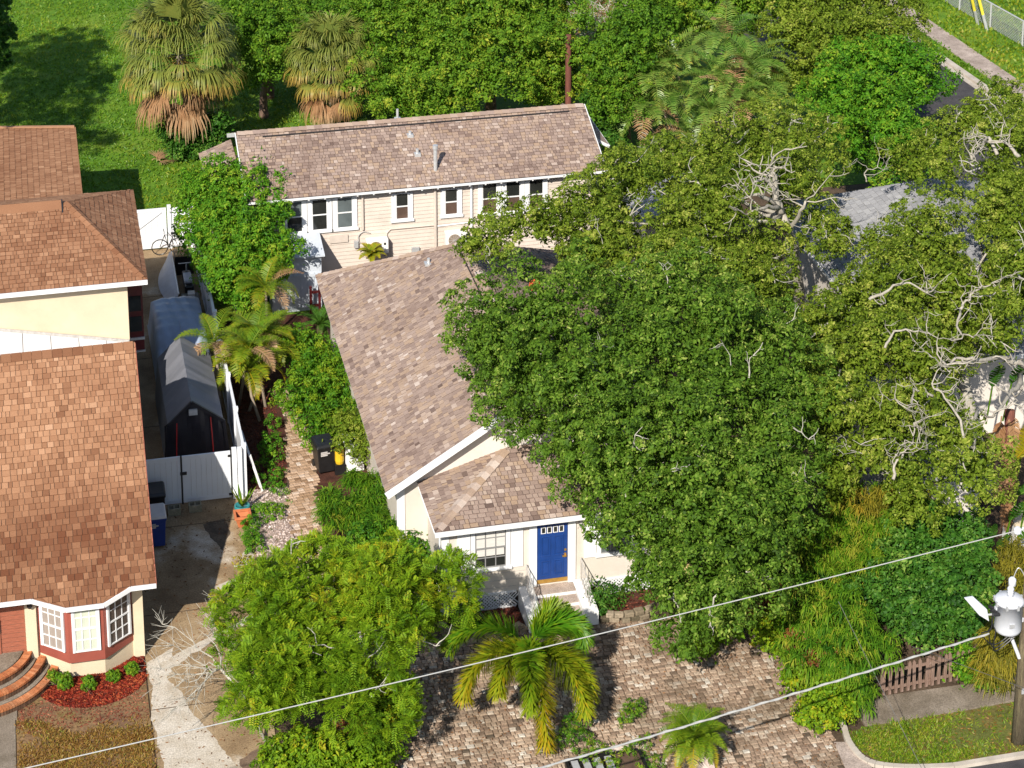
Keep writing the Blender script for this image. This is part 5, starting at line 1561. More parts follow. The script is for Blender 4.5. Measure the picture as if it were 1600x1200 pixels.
MB().box(-4.36, 8.6, 0, -3.75, 9.3, 0.95).build('body', M['white'], wb_, bevel=0.02)
MB().box(-4.39, 8.57, 0.952, -3.73, 9.33, 1.0).build('lid', M['trim'], wb_)

for i, (x, y, lab) in enumerate(((-10.02, 7.32, 'mossy hollow concrete block beside the black bin at the gate'), (-9.36, 7.38, 'mossy hollow concrete block under the gate drop rod'))):
    t = thing('concrete_block', lab, 'concrete block', (x, y, 0), 'concrete blocks holding the gate')
    b_ = MB()
    b_.box(x - 0.2, y - 0.14, 0, x + 0.2, y - 0.10, 0.24); b_.box(x - 0.2, y + 0.10, 0, x + 0.2, y + 0.14, 0.24)
    for xx in (-0.2, -0.02, 0.16): b_.box(x + xx, y - 0.099, 0, x + xx + 0.04, y + 0.099, 0.24)
    b_.build('shell', M['cblock'], t)
    MB().box(x - 0.15, y - 0.09, 0.01, x + 0.15, y + 0.09, 0.08).build('fill', M['soil'], t)

pt_ = thing('teal_plant_pot', 'teal glazed pot with a spiky agave at the edge of the driveway', 'plant pot', (-7.92, 6.85, 0))
MB().lathe([(0.17, 0), (0.24, 0.12), (0.25, 0.30), (0.22, 0.32), (0.20, 0.26)], (-7.92, 6.85, 0.0), 16).build('pot', M['teal'], pt_, True)
rng_ = np.random.default_rng(3)
for k in range(15):
    a = rng_.uniform(0, 6.28); e = rng_.uniform(0.5, 1.35)
    o = np.array([-7.92, 6.85, 0.26]); d = np.array([math.cos(a) * math.cos(e), math.sin(a) * math.cos(e), math.sin(e)])
    s_ = nrm(np.cross(d, Z3)) * 0.045; L_ = rng_.uniform(0.45, 0.8)
    V = [o - s_ * 0.7, o + s_ * 0.7, o + d * L_ * 0.5 + s_, o + d * L_ * 0.5 - s_, o + d * L_ + s_ * 0.1, o + d * L_ - s_ * 0.1]
    MB().add(V, [(0, 1, 2, 3), (3, 2, 4, 5)], rng_.uniform(0.4, 0.95)).build('leaf', M['l_strap'], pt_)
tp2 = thing('terracotta_planter', 'empty square terracotta planter in front of the teal pot', 'plant pot', (-7.98, 6.2, 0))
MB().add([(-8.12, 6.05, 0), (-7.84, 6.05, 0), (-7.84, 6.33, 0), (-8.12, 6.33, 0), (-8.22, 5.95, 0.34), (-7.74, 5.95, 0.34), (-7.74, 6.43, 0.34), (-8.22, 6.43, 0.34)], [(0, 3, 2, 1), (0, 1, 5, 4), (1, 2, 6, 5), (2, 3, 7, 6), (3, 0, 4, 7)]).build('pot', M['terra'], tp2)
MB().box(-8.13, 6.04, 0.12, -7.83, 6.34, 0.2).build('soil', M['redmulch'], tp2)
q = MB(); q.box(-8.25, 5.92, 0.341, -7.71, 5.99, 0.40); q.box(-8.25, 6.39, 0.341, -7.71, 6.46, 0.40); q.box(-8.25, 5.991, 0.341, -8.18, 6.389, 0.40); q.box(-7.78, 5.991, 0.341, -7.71, 6.389, 0.40)
q.build('rim', M['terra'], tp2)

# ------------------------------------------------------------------ stone edging by the steps
def edging(name, label, pts, seed):
    rg = random.Random(seed)
    t = thing(name, label, 'edging', (pts[0][0], pts[0][1], 0))
    P = curve_pts([(p[0], p[1], 0) for p in pts], 10)
    d = np.cumsum([0] + [np.linalg.norm(b - a) for a, b in zip(P[:-1], P[1:])])
    for lay in range(2):
        s = 0.15 * lay
        while s < d[-1] - 0.1:
            i = min(len(P) - 2, int(np.searchsorted(d, s + 0.15)) - 1); i = max(i, 0)
            f = (s + 0.15 - d[i]) / max(1e-6, d[i + 1] - d[i])
            c = P[i] + (P[i + 1] - P[i]) * f; u = nrm(P[i + 1] - P[i])
            w_ = rg.uniform(0.24, 0.34)
            z0 = 0.005 + lay * 0.165
            jj = nrm((-u[1], u[0], 0)) * rg.uniform(-0.03, 0.03)
            MB().beam(c + jj - u * w_ / 2 + Z3 * (z0 + 0.078), c + jj + u * (w_ / 2 - 0.015) + Z3 * (z0 + 0.078 + rg.uniform(-0.01, 0.01)), rg.uniform(0.16, 0.22), rg.uniform(0.14, 0.155), t=min(1, max(0, rg.gauss(0.5, 0.25)))).build('stone', M['stone'], t, bevel=0.02)
            s += w_ + 0.01


edging('stone_edging', 'two course stone edging around the bed right of the front steps', [(1.6, -1.25), (2.2, -1.42), (2.9, -1.38), (3.5, -1.1), (4.2, -1.3), (5.0, -1.9), (5.7, -2.2)], 4)
edging('stone_edging', 'two course stone edging around the bed left of the front steps', [(-0.62, -1.2), (-1.2, -1.45), (-1.9, -1.5), (-2.6, -1.3), (-3.0, -0.8)], 5)
sheet('front_bed', [(1.55, -1.2), (2.2, -1.36), (2.9, -1.33), (3.5, -1.05), (4.2, -1.25), (5.7, -2.1), (5.9, 0), (1.55, 0)], 0.02, M['brownmulch'])
sheet('front_bed', [(-0.6, -1.15), (-1.2, -1.4), (-1.9, -1.45), (-2.6, -1.25), (-3.0, -0.8), (-3.2, 0), (-0.6, 0)], 0.02, M['brownmulch'])

# ------------------------------------------------------------------ picket fence, pole, transformer, lines
pf_ = thing('picket_fence', 'weathered brown picket fence beside the sidewalk under the bamboo', 'fence', (9.8, -6.1, 0))
pa = np.array([8.30, -6.42, 0.02]); pb_ = np.array([12.6, -6.02, 0.02])
npk = 24
pm_ = MB().prism([(-0.045, -0.012, 0), (0.045, -0.012, 0), (0.045, -0.012, 0.86), (0, -0.012, 0.93), (-0.045, -0.012, 0.86)], (0, 0.024, 0))
pkm = [None]
for i in range(npk):
    c = pa + (pb_ - pa) * i / (npk - 1)
    if pkm[0] is None:
        o = pm_.build('picket', M['picket'], pf_)
        pkm[0] = o.data
        o.data.transform(Matrix.Translation(Vector(ORG[pf_])))
    else:
        o = link('picket', pkm[0], pf_)
    o.location = c - ORG[pf_]
    o.rotation_euler = (R.gauss(0, 0.02), R.gauss(0, 0.03), math.atan2(pb_[1] - pa[1], pb_[0] - pa[0]))
for z in (0.16, 0.70): MB().beam(pa + np.array([0, 0.045, z]), pb_ + np.array([0, 0.045, z]), 0.035, 0.08).build('rail', M['picket'], pf_)
for i in range(4):
    c = pa + (pb_ - pa) * (i / 3); MB().box(c[0] - 0.05, c[1] + 0.065, 0, c[0] + 0.05, c[1] + 0.165, 0.85).build('post', M['picket'], pf_)

PB = np.array([11.08, -9.05, 0.0])
up_ = thing('utility_pole', 'thick weathered brown utility pole at the right edge of the verge', 'utility pole', tuple(PB))
MB().tube([PB - Z3 * 0.3, PB + np.array([0.05, 0, 4.0]), PB + np.array([0.12, 0, 9.0])], [0.20, 0.185, 0.165], 20).build('shaft', M['pole'], up_, True)
for z in (1.6, 2.9): MB().box(PB[0] - 0.10, PB[1] - 0.21, z, PB[0] + 0.06, PB[1] - 0.192, z + 0.16).build('pole_tag', M['galv'], up_)
TC = np.array((10.56, -9.05, 3.45))
tr = thing('pole_transformer', 'pale grey cylindrical transformer can bolted to the utility pole', 'transformer', tuple(TC))
rt_ = 0.36; ht_ = 0.98
MB().lathe([(rt_ * 0.80, 0), (rt_ * 0.95, 0.05), (rt_, 0.12), (rt_, ht_ - 0.12), (rt_ * 1.07, ht_ - 0.12), (rt_ * 1.07, ht_ - 0.05), (rt_ * 0.94, ht_), (rt_ * 0.3, ht_ + 0.05)], tuple(TC), 28).build('can', M['trans'], tr, True)
MB().lathe([(0.09, 0), (0.07, 0.08), (0.10, 0.10), (0.07, 0.14), (0.10, 0.17), (0.07, 0.21), (0.10, 0.24), (0.05, 0.32)], (TC[0] + 0.02, TC[1], TC[2] + ht_ + 0.02), 12).build('bushing', M['trans'], tr, True)
MB().lathe([(0.06, 0), (0.10, 0.03), (0.10, 0.20), (0.05, 0.25)], (TC[0] + 0.06, TC[1] + 0.02, TC[2] + ht_ + 0.33), 12).build('arrester', M['trans'], tr, True)
MB().tube(curve_pts([(TC[0] + 0.06, TC[1], TC[2] + ht_ + 0.55), (TC[0] + 0.2, TC[1], TC[2] + ht_ + 0.85), (TC[0] + 0.38, TC[1], TC[2] + ht_ + 0.6), (TC[0] + 0.45, TC[1], TC[2] + ht_ + 0.2)], 6), 0.012, 5).build('jumper', M['galv'], tr)
for z in (0.25, 0.75): MB().box(TC[0] + 0.30, TC[1] - 0.08, TC[2] + z, PB[0] - 0.1, TC[1] + 0.08, TC[2] + z + 0.12).build('bracket', M['trans'], tr)
for a_ in range(8):
    q_ = a_ * math.pi / 4 + 0.2
    MB().box(TC[0] + rt_ * 1.06 * math.cos(q_) - 0.03, TC[1] + rt_ * 1.06 * math.sin(q_) - 0.03, TC[2] + ht_ - 0.16, TC[0] + rt_ * 1.06 * math.cos(q_) + 0.03, TC[1] + rt_ * 1.06 * math.sin(q_) + 0.03, TC[2] + ht_ - 0.03).build('lid_clamp', M['galv'], tr)
MB().box(TC[0] - 0.12, TC[1] - rt_ - 0.012, TC[2] + 0.30, TC[0] + 0.02, TC[1] - rt_ + 0.03, TC[2] + 0.42).build('rating_plate', M['galv'], tr)
for sx in (-1, 1): MB().box(TC[0] + sx * 0.34 - 0.05, TC[1] - 0.05, TC[2] + 0.66, TC[0] + sx * 0.34 + 0.05, TC[1] + 0.05, TC[2] + 0.76).build('lifting_lug', M['trans'], tr)
for k in range(3): MB().tube([(TC[0] - 0.33, TC[1] - 0.14 + 0.11 * k, TC[2] + 0.62), (TC[0] - 0.52, TC[1] - 0.16 + 0.12 * k, TC[2] + 0.66 + 0.04 * k)], 0.05, 8).build('terminal', M['blackmetal'], tr)
W2 = np.array((9.94, -9.25, 3.58))
for k, dx in enumerate((-0.58, -0.50, -0.44)):
    a = np.array([TC[0] + dx + 0.04, TC[1] - 0.16 + 0.12 * k, TC[2] + 0.62])
    MB().tube(curve_pts([a, a + np.array([-0.02, 0, -0.4]), W2 + np.array([-0.2 + 0.2 * k, 0.02 * k, 0.02]), W2 + np.array([0.2, 0, -0.35 - 0.1 * k]), np.array([PB[0] - 0.18, PB[1] - 0.1, W2[2] + 0.05 - 0.1 * k])], 8), 0.016, 5).build('cable', M['black'], tr)
pd_ = thing('paddle_bracket', 'flat pale paddle shaped fitting held out beside the transformer', 'fitting', tuple(TC + np.array([-0.8, 0, 0.6])))
pp = [np.array((9.28, -9.1, 4.6)), np.array((9.53, -9.1, 4.61)), np.array((9.93, -9.1, 4.19)), np.array((10.01, -9.1, 3.82)), np.array((9.71, -9.1, 4.05))]
MB().prism(pp, (0, 0.10, 0)).build('blade', M['trans'], pd_, bevel=0.02)
MB().tube([(pp[2] + pp[3]) / 2 + YU * 0.05, TC + np.array([-0.2, 0, 0.55])], 0.03, 6).build('stem', M['galv'], pd_)
sp_ = MB().tube([TC + np.array([0.05, 0.05, -0.02]), (PB[0] - 0.15, PB[1] - 0.05, TC[2] - 0.85)], 0.05, 8).build('brace', M['trans'], tr)

Wa, Wb = np.array((-16.79, -13.15, 6.2)), np.array((10.2, -9.97, 7.0))
l1 = thing('power_line', 'thin bare upper power line crossing in front of the bungalow', 'power line', tuple(Wb), 'power lines')
mid = [Wa + (Wb - Wa) * f - Z3 * 0.10 * math.sin(f * math.pi) for f in np.linspace(0, 1, 25)]
MB().tube(mid, 0.014, 6).build('conductor', M['wire'], l1)
MB().lathe([(0.05, -0.1), (0.10, -0.05), (0.10, 0.05), (0.05, 0.1)], tuple(Wb), 10).build('insulator', M['trans'], l1)
Wc, Wd_ = np.array((-8.59, -14.0, 4.4)), W2
l2 = thing('power_line', 'thick twisted lower service line ending at the transformer', 'power line', tuple(W2), 'power lines')
mid = [Wc + (Wd_ - Wc) * f - Z3 * 0.12 * math.sin(f * math.pi) for f in np.linspace(0, 1, 120)]
MB().tube(mid, 0.022, 6).build('messenger', M['wire'], l2)
hel = [p + np.array([0, math.cos(i * 1.1), math.sin(i * 1.1)]) * 0.022 for i, p in enumerate(mid)]
MB().tube(hel, 0.018, 5).build('insulated_core', M['wire'], l2)
for (a, b, lab) in (((6.38, -7.61, 4.0), (7.56, -10.75, 1.0), 'thin dark wire crossing the bamboo and the kerbside verge'), ((8.12, -8.54, 3.0), (10.49, -10.32, 2.6), 'thin dark wire running from the vine mound to the utility pole')):
    tag(MB().tube([a, b], 0.009, 4).build('guy_wire', M['black']), lab, 'wire')

bp = thing('old_wood_pole', 'short reddish brown wooden pole rising behind the rear house roof', 'pole', (9.77, 35, 0))
MB().tube([(9.77, 35, -0.1), (9.75, 35, 4.95)], [0.15, 0.13], 12).build('shaft', M['brownpole'], bp)
for i, (a, b, lab) in enumerate((((34.32, 45.59, 0.0), (33.22, 44.92, 3.0), 'yellow guy wire guard nearer the sidewalk by the chain link fence'), ((34.4, 44.64, 0.0), (33.54, 44.85, 3.0), 'yellow guy wire guard nearer the chain link fence post'))):
    t = thing('guy_guard', lab, 'guy guard', a, 'yellow guy wire guards')
    a_ = np.array(a); b_ = np.array(b); m_ = a_ + (b_ - a_) * 0.28
    MB().tube([a_, m_], 0.085, 8).build('anchor_sleeve', M['galv'], t); MB().tube([m_, b_], 0.08, 8).build('guard', M['guy'], t)
cl_ = thing('chain_link_fence', 'grey chain link fence along the far grass at the top right', 'fence', (35.07, 41.7, 0.0))
fa = np.array((34.31, 47.91, 0.0)); fb_ = np.array((35.1, 41.98, 0.0)); fd = fb_ - fa
for k in range(-6, 8):
    p = fa + fd * (k * 0.5) 
    MB().tube([p, p + Z3 * 1.35], 0.05, 6).build('post', M['galv'], cl_)
MB().tube([fa - fd * 3 + Z3 * 1.33, fa + fd * 3.5 + Z3 * 1.33], 0.04, 6).build('rail', M['galv'], cl_)
mw = MB(); s_ = 0.0
u_ = nrm(fd); Lf = np.linalg.norm(fd) * 6.5; o_ = fa - fd * 3
while s_ < Lf:
    for sg in (1, -1): mw.beam(o_ + u_ * s_ + Z3 * (0.03 if sg > 0 else 1.3), o_ + u_ * (s_ + 1.27) + Z3 * (1.3 if sg > 0 else 0.03), 0.012, 0.012)
    s_ += 0.15
mw.build('mesh', M['galv'], cl_)

# bench-like slatted frame at the bottom edge
sb_ = thing('slatted_bench', 'dark framed bench with pale slats at the front of the paver court', 'bench', (-0.2, -7.7, 0))
for k in range(4): MB().box(-0.90 + k * 0.30, -8.7, 0.30, -0.72 + k * 0.30, -7.65, 0.34).build('slat', M['galv'], sb_)
MB().box(0.30, -8.7, 0.30, 0.92, -7.62, 0.34).build('seat_board', M['darkwood'], sb_)
q = MB(); q.box(-1.0, -7.61, 0.2, 0.95, -7.54, 0.36); q.box(-1.0, -8.8, 0.2, 0.95, -8.71, 0.36); q.box(0.93, -8.7, 0.2, 1.0, -7.62, 0.36); q.box(-1.06, -8.7, 0.2, -0.98, -7.62, 0.36)
q.build('frame', M['black'], sb_)
for (x, y) in ((-0.98, -7.61), (0.9, -7.61), (-0.98, -8.78), (0.9, -8.78)): MB().box(x, y, 0, x + 0.08, y + 0.06, 0.2).build('leg', M['black'], sb_)
for (c, lab, rr0) in (((0.53, -7.26, 0.1), 'bluish grey limestone lump half under creeper at the court edge', 0.3), ((0.94, -7.67, 0.1), 'small pale limestone lump beside the dark soil pocket', 0.18), ((2.56, -8.23, 0.1), 'white limestone lump at the foot of the pygmy date palm', 0.3)):
    g_ = np.random.default_rng(int(rr0 * 100)); mb = MB().lathe([(rr0 * 0.7, 0), (rr0, rr0 * 0.3), (rr0 * 0.75, rr0 * 0.7), (rr0 * 0.2, rr0 * 0.85)], (c[0], c[1], 0), 9)
    mb.v = [tuple(np.array(p) + g_.normal(size=3) * rr0 * 0.13) for p in mb.v]
    tag(mb.build('rock', M['gravel']), lab, 'rock', 'rocks at the court edge')
tag(MB().prism([(p[0], p[1], -0.03) for p in ((1.62, -6.68, 0.0), (3.21, -6.76, 0.0), (2.93, -8.73, 0.0), (0.65, -8.22, 0.0))], (0, 0, 0.035)).build('soil_pocket', M['concrete']), kind='structure')
# small things caught in the canopy
for (c, lab, m_) in (((1.1, 4.93, 7.6), 'small orange paper lantern caught in the oak crown over the roof', 'orange'),):
    t = thing('paper_lantern', lab, 'lantern', c)
    MB().lathe([(0.05, 0), (0.17, 0.08), (0.20, 0.2), (0.17, 0.32), (0.05, 0.4)], c, 10).build('shade', M[m_], t, True)
    MB().tube([np.array(c) + Z3 * 0.4, np.array(c) + Z3 * 0.55], 0.01, 4).build('hook', M['blackmetal'], t)
tag(MB().lathe([(0.16, 0), (0.20, 0.03), (0.02, 0.30)], (2.63, -6.29, 4.6), 8).build('bird_feeder', M['plank']), 'small wooden bird feeder hanging low in the front oak crown', 'bird feeder')
# ------------------------------------------------------------------ trees
big = [(2.64, 6.12, 7.28, 0.81), (0.47, 2.26, 8.32, 1.13), (1.32, 2.09, 8.37, 0.94), (3.8, 5.67, 6.96, 0.73), (4.76, 4.59, 7.09, 1.07), (5.31, 3.62, 7.53, 0.88), (5.9, 1.6, 8.02, 1.04), (-1.07, 2.12, 7.58, 1.0), (-0.21, 3.35, 6.93, 1.03), (0.91, 3.7, 6.61, 1.32), (2.62, 3.69, 6.78, 0.74), (3.31, 2.08, 7.13, 0.67), (3.69, 1.29, 7.6, 0.86), (6.01, 2.78, 6.77, 1.32), (6.56, 2.92, 6.57, 0.66), (8.07, 3.06, 6.32, 0.74), (-0.6, 1.73, 6.77, 0.9), (0.14, 1.47, 7.01, 1.05), (1.31, 1.35, 6.71, 0.98), (2.3, 0.63, 7.5, 0.84), (3.63, 1.8, 6.52, 0.64), (4.69, 1.36, 7.03, 1.06), (5.21, 0.56, 6.9, 0.96), (7.11, 2.08, 5.85, 1.14), (7.77, 1.26, 6.22, 1.05), (-0.58, 1.39, 6.39, 0.85), (0.4, 0.0, 7.05, 0.9), (1.35, 0.96, 6.23, 1.14), (2.74, 1.38, 5.66, 0.8), (3.87, 0.81, 5.91, 0.71), (4.36, -1.0, 6.7, 0.94), (5.38, -0.91, 6.91, 1.08), (7.0, -0.12, 6.39, 0.72), (8.09, 0.18, 5.66, 0.82), (0.02, 0.56, 5.46, 0.44), (0.69, -0.21, 5.81, 0.82), (1.6, -1.23, 6.53, 0.92), (2.57, -1.01, 6.6, 1.28), (4.02, -1.81, 6.53, 1.29), (4.71, -1.44, 6.02, 1.21), (6.47, -0.2, 5.49, 0.87), (6.57, -2.17, 6.3, 0.83), (0.83, -1.04, 5.34, 0.6), (2.0, -2.4, 6.11, 0.92), (3.08, -2.29, 6.05, 0.81), (4.48, -1.07, 4.87, 0.88), (5.02, -2.89, 5.79, 0.75), (7.04, -1.13, 4.56, 1.2), (1.5, -0.6, 4.58, 0.69), (2.43, -1.4, 4.22, 1.22), (3.68, -1.92, 4.85, 0.85), (4.89, -1.95, 4.51, 0.88), (5.34, -3.16, 5.48, 1.02), (6.73, -2.49, 4.96, 0.76), (1.93, -2.81, 4.58, 0.79), (2.92, -2.07, 3.93, 1.11), (3.39, -4.42, 5.32, 1.24), (4.83, -3.27, 4.11, 1.18), (5.71, -3.99, 4.99, 1.13), (1.55, -4.47, 4.93, 0.39), (3.21, -2.8, 3.76, 1.21), (3.85, -5.56, 4.85, 1.21), (4.79, -5.37, 4.52, 0.66), (2.44, -4.61, 3.5, 0.66), (3.58, -3.88, 3.19, 0.92), (4.0, -6.06, 4.02, 0.92), (2.37, -5.63, 3.59, 0.77), (3.15, -6.7, 4.18, 1.03)]
tree('oak_tree', 'broad dark green live oak spreading over the bungalow roof and paver court', 'tree', (4.9, -0.6, 0), big, M['l_oak'], n=2600, per=66, L=0.10, Wd=0.056, pr=0.235, sp=1.22, tj=0.21, rough=1.05, holes=1.4, tint=(0.46, 0.13), trunk_r=0.32, top=(5.2, 1.0, 4.2), limbs=9, gap=0.34, seed=11, twigs=40, gsc=1.5)
tipl = [(-1.23, 4.55, 6.6, 0.38), (-0.58, 5.37, 6.6, 0.45), (-1.2, 2.72, 6.5, 0.45), (-1.1, 0.49, 6.2, 0.45), (-0.76, -0.09, 5.9, 0.4), (-0.07, -1.14, 5.5, 0.28), (0.86, -1.53, 5.6, 0.35), (2.39, -6.04, 2.6, 0.5), (2.77, -5.97, 2.3, 0.4), (0.85, 9.92, 7.0, 0.55), (1.96, 11.96, 6.8, 0.6), (0.19, 9.82, 7.0, 0.4), (2.92, 12.25, 6.7, 0.6)]
olb = [(12.74, 18.15, 6.68, 0.74), (13.57, 16.41, 6.99, 0.63), (9.28, 17.46, 6.15, 0.87), (10.41, 16.06, 6.8, 0.79), (12.07, 16.92, 6.49, 0.97), (12.64, 14.5, 7.0, 0.78), (14.34, 17.3, 5.98, 1.09), (6.78, 14.33, 6.82, 1.14), (9.48, 14.89, 5.89, 1.13), (10.44, 14.65, 6.17, 0.61), (11.42, 14.38, 6.64, 0.64), (12.37, 13.63, 6.75, 0.85), (4.02, 14.44, 5.73, 0.37), (4.5, 13.0, 6.67, 0.79), (6.06, 15.12, 5.76, 0.75), (9.37, 12.5, 6.29, 1.0), (9.68, 11.26, 6.49, 0.44), (12.36, 13.74, 5.57, 0.36), (3.68, 13.37, 5.76, 0.66), (4.72, 12.69, 5.38, 0.99), (6.23, 13.21, 5.42, 0.83), (7.24, 10.98, 5.79, 0.9), (8.37, 12.68, 5.64, 0.82), (5.05, 10.73, 5.79, 1.1), (6.15, 9.46, 6.13, 0.74), (7.16, 8.5, 6.06, 0.86), (8.73, 10.32, 5.56, 0.93), (8.37, 7.33, 6.11, 1.02), (9.8, 8.13, 5.08, 0.6)]
tree('oak_tree', 'olive green oak with a bare pale forked trunk above the grey roof', 'tree', (13.35, 14.0, 0), olb + tipl[9:] + [(10.41, 10.47, 4.6, 0.8), (13.46, 11.82, 5.0, 0.75), (12.35, 8.78, 4.0, 0.7), (10.81, 11.7, 5.2, 0.6), (13.08, 12.49, 5.6, 0.6), (9.89, 10.67, 4.8, 0.7), (10.1, 8.87, 4.2, 0.6), (10.62, 8.05, 3.6, 0.55), (11.42, 7.47, 3.8, 0.7), (14.71, 11.09, 5.2, 0.55), (14.97, 9.96, 5.2, 0.55), (14.1, 9.2, 4.8, 0.5), (13.06, 8.27, 4.4, 0.6)], M['l_olive'], n=1800, per=62, L=0.10, Wd=0.056, pr=0.23, sp=1.2, tj=0.21, rough=0.8, holes=1.5, tint=(0.46, 0.14), trunk_r=0.22, limbs=8, gap=0.36, seed=12, twigs=60, tw=1.25,
     trunk_pts=[np.array((13.35, 14.0, -0.1)), np.array((12.9, 13.24, 1.6)), np.array((12.65, 12.88, 3.0)), np.array((12.27, 12.44, 4.6)), np.array((11.85, 12.58, 5.8))], gsc=1.5)
fork = MB()
FK = 1
for pts, r0 in (([(11.85, 12.58, 5.8), (11.55, 12.48, 6.6), (11.6, 12.6, 7.1), (11.39, 12.5, 7.5)], 0.149), ([(11.68, 12.54, 6.2), (10.9, 12.1, 6.8), (10.43, 11.96, 7.0)], 0.088), ([(11.71, 12.48, 6.1), (10.98, 11.65, 6.6), (10.2, 10.98, 6.7)], 0.088), ([(12.05, 12.41, 5.2), (12.16, 11.63, 6.3), (12.29, 11.51, 6.7)], 0.088), ([(11.59, 12.52, 6.7), (11.09, 12.35, 7.3), (10.59, 11.93, 7.4)], 0.079)):
    cp = [p + NR.normal(size=3) * 0.03 for p in curve_pts(pts, 4)]
    fork.tube(cp, list(np.linspace(r0, r0 * 0.45, len(cp))), 8)
    for q_ in (len(cp) - 3, len(cp) - 1, len(cp) - 1): crooked(fork, cp[q_], nrm((NR.normal() * 0.6, -0.3, 0.8)), NR, R, 1.6, r0 * 0.36, 0, 6, 0.25)
fk = [o for o in bpy.data.objects if o.get('label', '').startswith('olive green oak')][0]
fork.build('fork', M['bark'], fk, True)
tp_ = thing('oak_tree', 'ragged dark oak sprays reaching left over the bungalow ridge', 'tree', (3.2, 5.8, 0))
bpy.data.objects.remove(tp_)
P_, d_ = crown_pts(tipl[:9], 420, -0.6, 0.4, 0.2, NR, 4)
bo = [o for o in bpy.data.objects if o.get('label', '').startswith('broad dark green')][0]
P_, d_ = thin(P_, d_, 0.3)
V, F, T = puff_leaves(P_, d_, 0.3, 120, 0.095, 0.055, np.clip(0.42 + NR.normal(size=len(P_)) * 0.12, 0, 1), NR)
np_obj('outer_sprays', V, F, T, M['l_oak'], bo)
rgt = [(20.49, 15.71, 7.39, 0.92), (22.46, 17.08, 7.15, 0.69), (17.91, 15.12, 6.66, 0.36), (19.64, 16.05, 6.54, 0.76), (20.72, 13.62, 7.46, 1.21), (22.75, 16.11, 6.12, 0.94), (17.72, 14.98, 5.98, 0.62), (18.28, 13.66, 6.65, 0.67), (19.45, 12.15, 6.78, 0.88), (20.01, 11.85, 6.7, 0.73), (16.24, 9.56, 6.48, 0.7), (18.4, 9.35, 6.66, 1.01), (19.98, 10.21, 6.44, 1.19), (18.37, 7.47, 6.32, 0.78), (15.61, 8.63, 5.44, 1.18), (14.98, 5.33, 6.31, 0.73), (18.43, 7.99, 5.05, 0.63), (17.84, 5.45, 6.47, 1.02), (12.62, 7.53, 4.8, 0.51), (13.68, 6.08, 5.25, 1.13), (15.02, 5.27, 5.95, 1.09), (17.05, 6.67, 4.78, 0.68), (18.16, 6.77, 4.91, 1.04), (10.76, 6.34, 4.76, 0.63), (11.58, 5.71, 4.69, 0.88), (11.71, 2.81, 5.77, 0.97), (13.0, 3.67, 5.16, 1.21), (15.42, 5.2, 4.53, 1.22), (15.83, 3.06, 5.53, 0.82), (17.71, 4.06, 5.21, 0.53), (9.34, 2.42, 5.48, 0.66), (10.82, 2.58, 5.05, 1.1), (12.83, 3.13, 5.2, 1.01), (14.21, 3.63, 4.48, 0.66), (9.15, 0.31, 5.28, 0.77), (11.73, 1.67, 4.36, 0.69), (12.5, 1.93, 4.17, 0.75), (9.32, 1.34, 3.69, 0.59), (10.27, 0.02, 5.02, 0.78), (11.83, 1.12, 4.11, 0.66), (9.28, -0.2, 3.6, 0.88), (12.5, -1.29, 4.22, 0.73), (8.65, -1.05, 3.66, 0.8), (10.39, -0.72, 4.2, 0.7), (10.7, -1.94, 4.0, 0.6), (11.79, -0.22, 4.6, 0.6), (12.45, -1.55, 4.4, 0.6), (12.38, -2.67, 4.2, 0.7), (10.44, -2.64, 3.4, 0.6), (12.99, -0.26, 4.9, 0.5), (10.86, 0.01, 4.8, 0.7), (9.83, -0.6, 4.2, 0.7), (11.72, -1.39, 4.4, 0.45), (15.84, 2.98, 6.4, 0.7), (17.05, 4.7, 6.8, 0.8), (18.15, 7.57, 7.0, 0.8), (15.19, 7.57, 6.6, 0.7), (13.37, 5.85, 6.2, 0.7), (12.59, 1.79, 5.6, 0.6), (15.25, 2.06, 5.6, 0.5)]
tree('oak_tree', 'sprawling olive oak with many pale bare limbs at the right edge', 'tree', (15.5, 2.5, 0), rgt, M['l_olive'], n=2500, per=62, L=0.10, Wd=0.056, pr=0.23, sp=1.2, tj=0.21, rough=0.9, holes=1.7, tint=(0.48, 0.14), trunk_r=0.30, top=(15.0, 4.5, 4.0), limbs=10, gap=0.44, seed=13, twigs=60, tw=1.3, gsc=1.5)
ro = [o for o in bpy.data.objects if o.get('label', '').startswith('sprawling olive')][0]
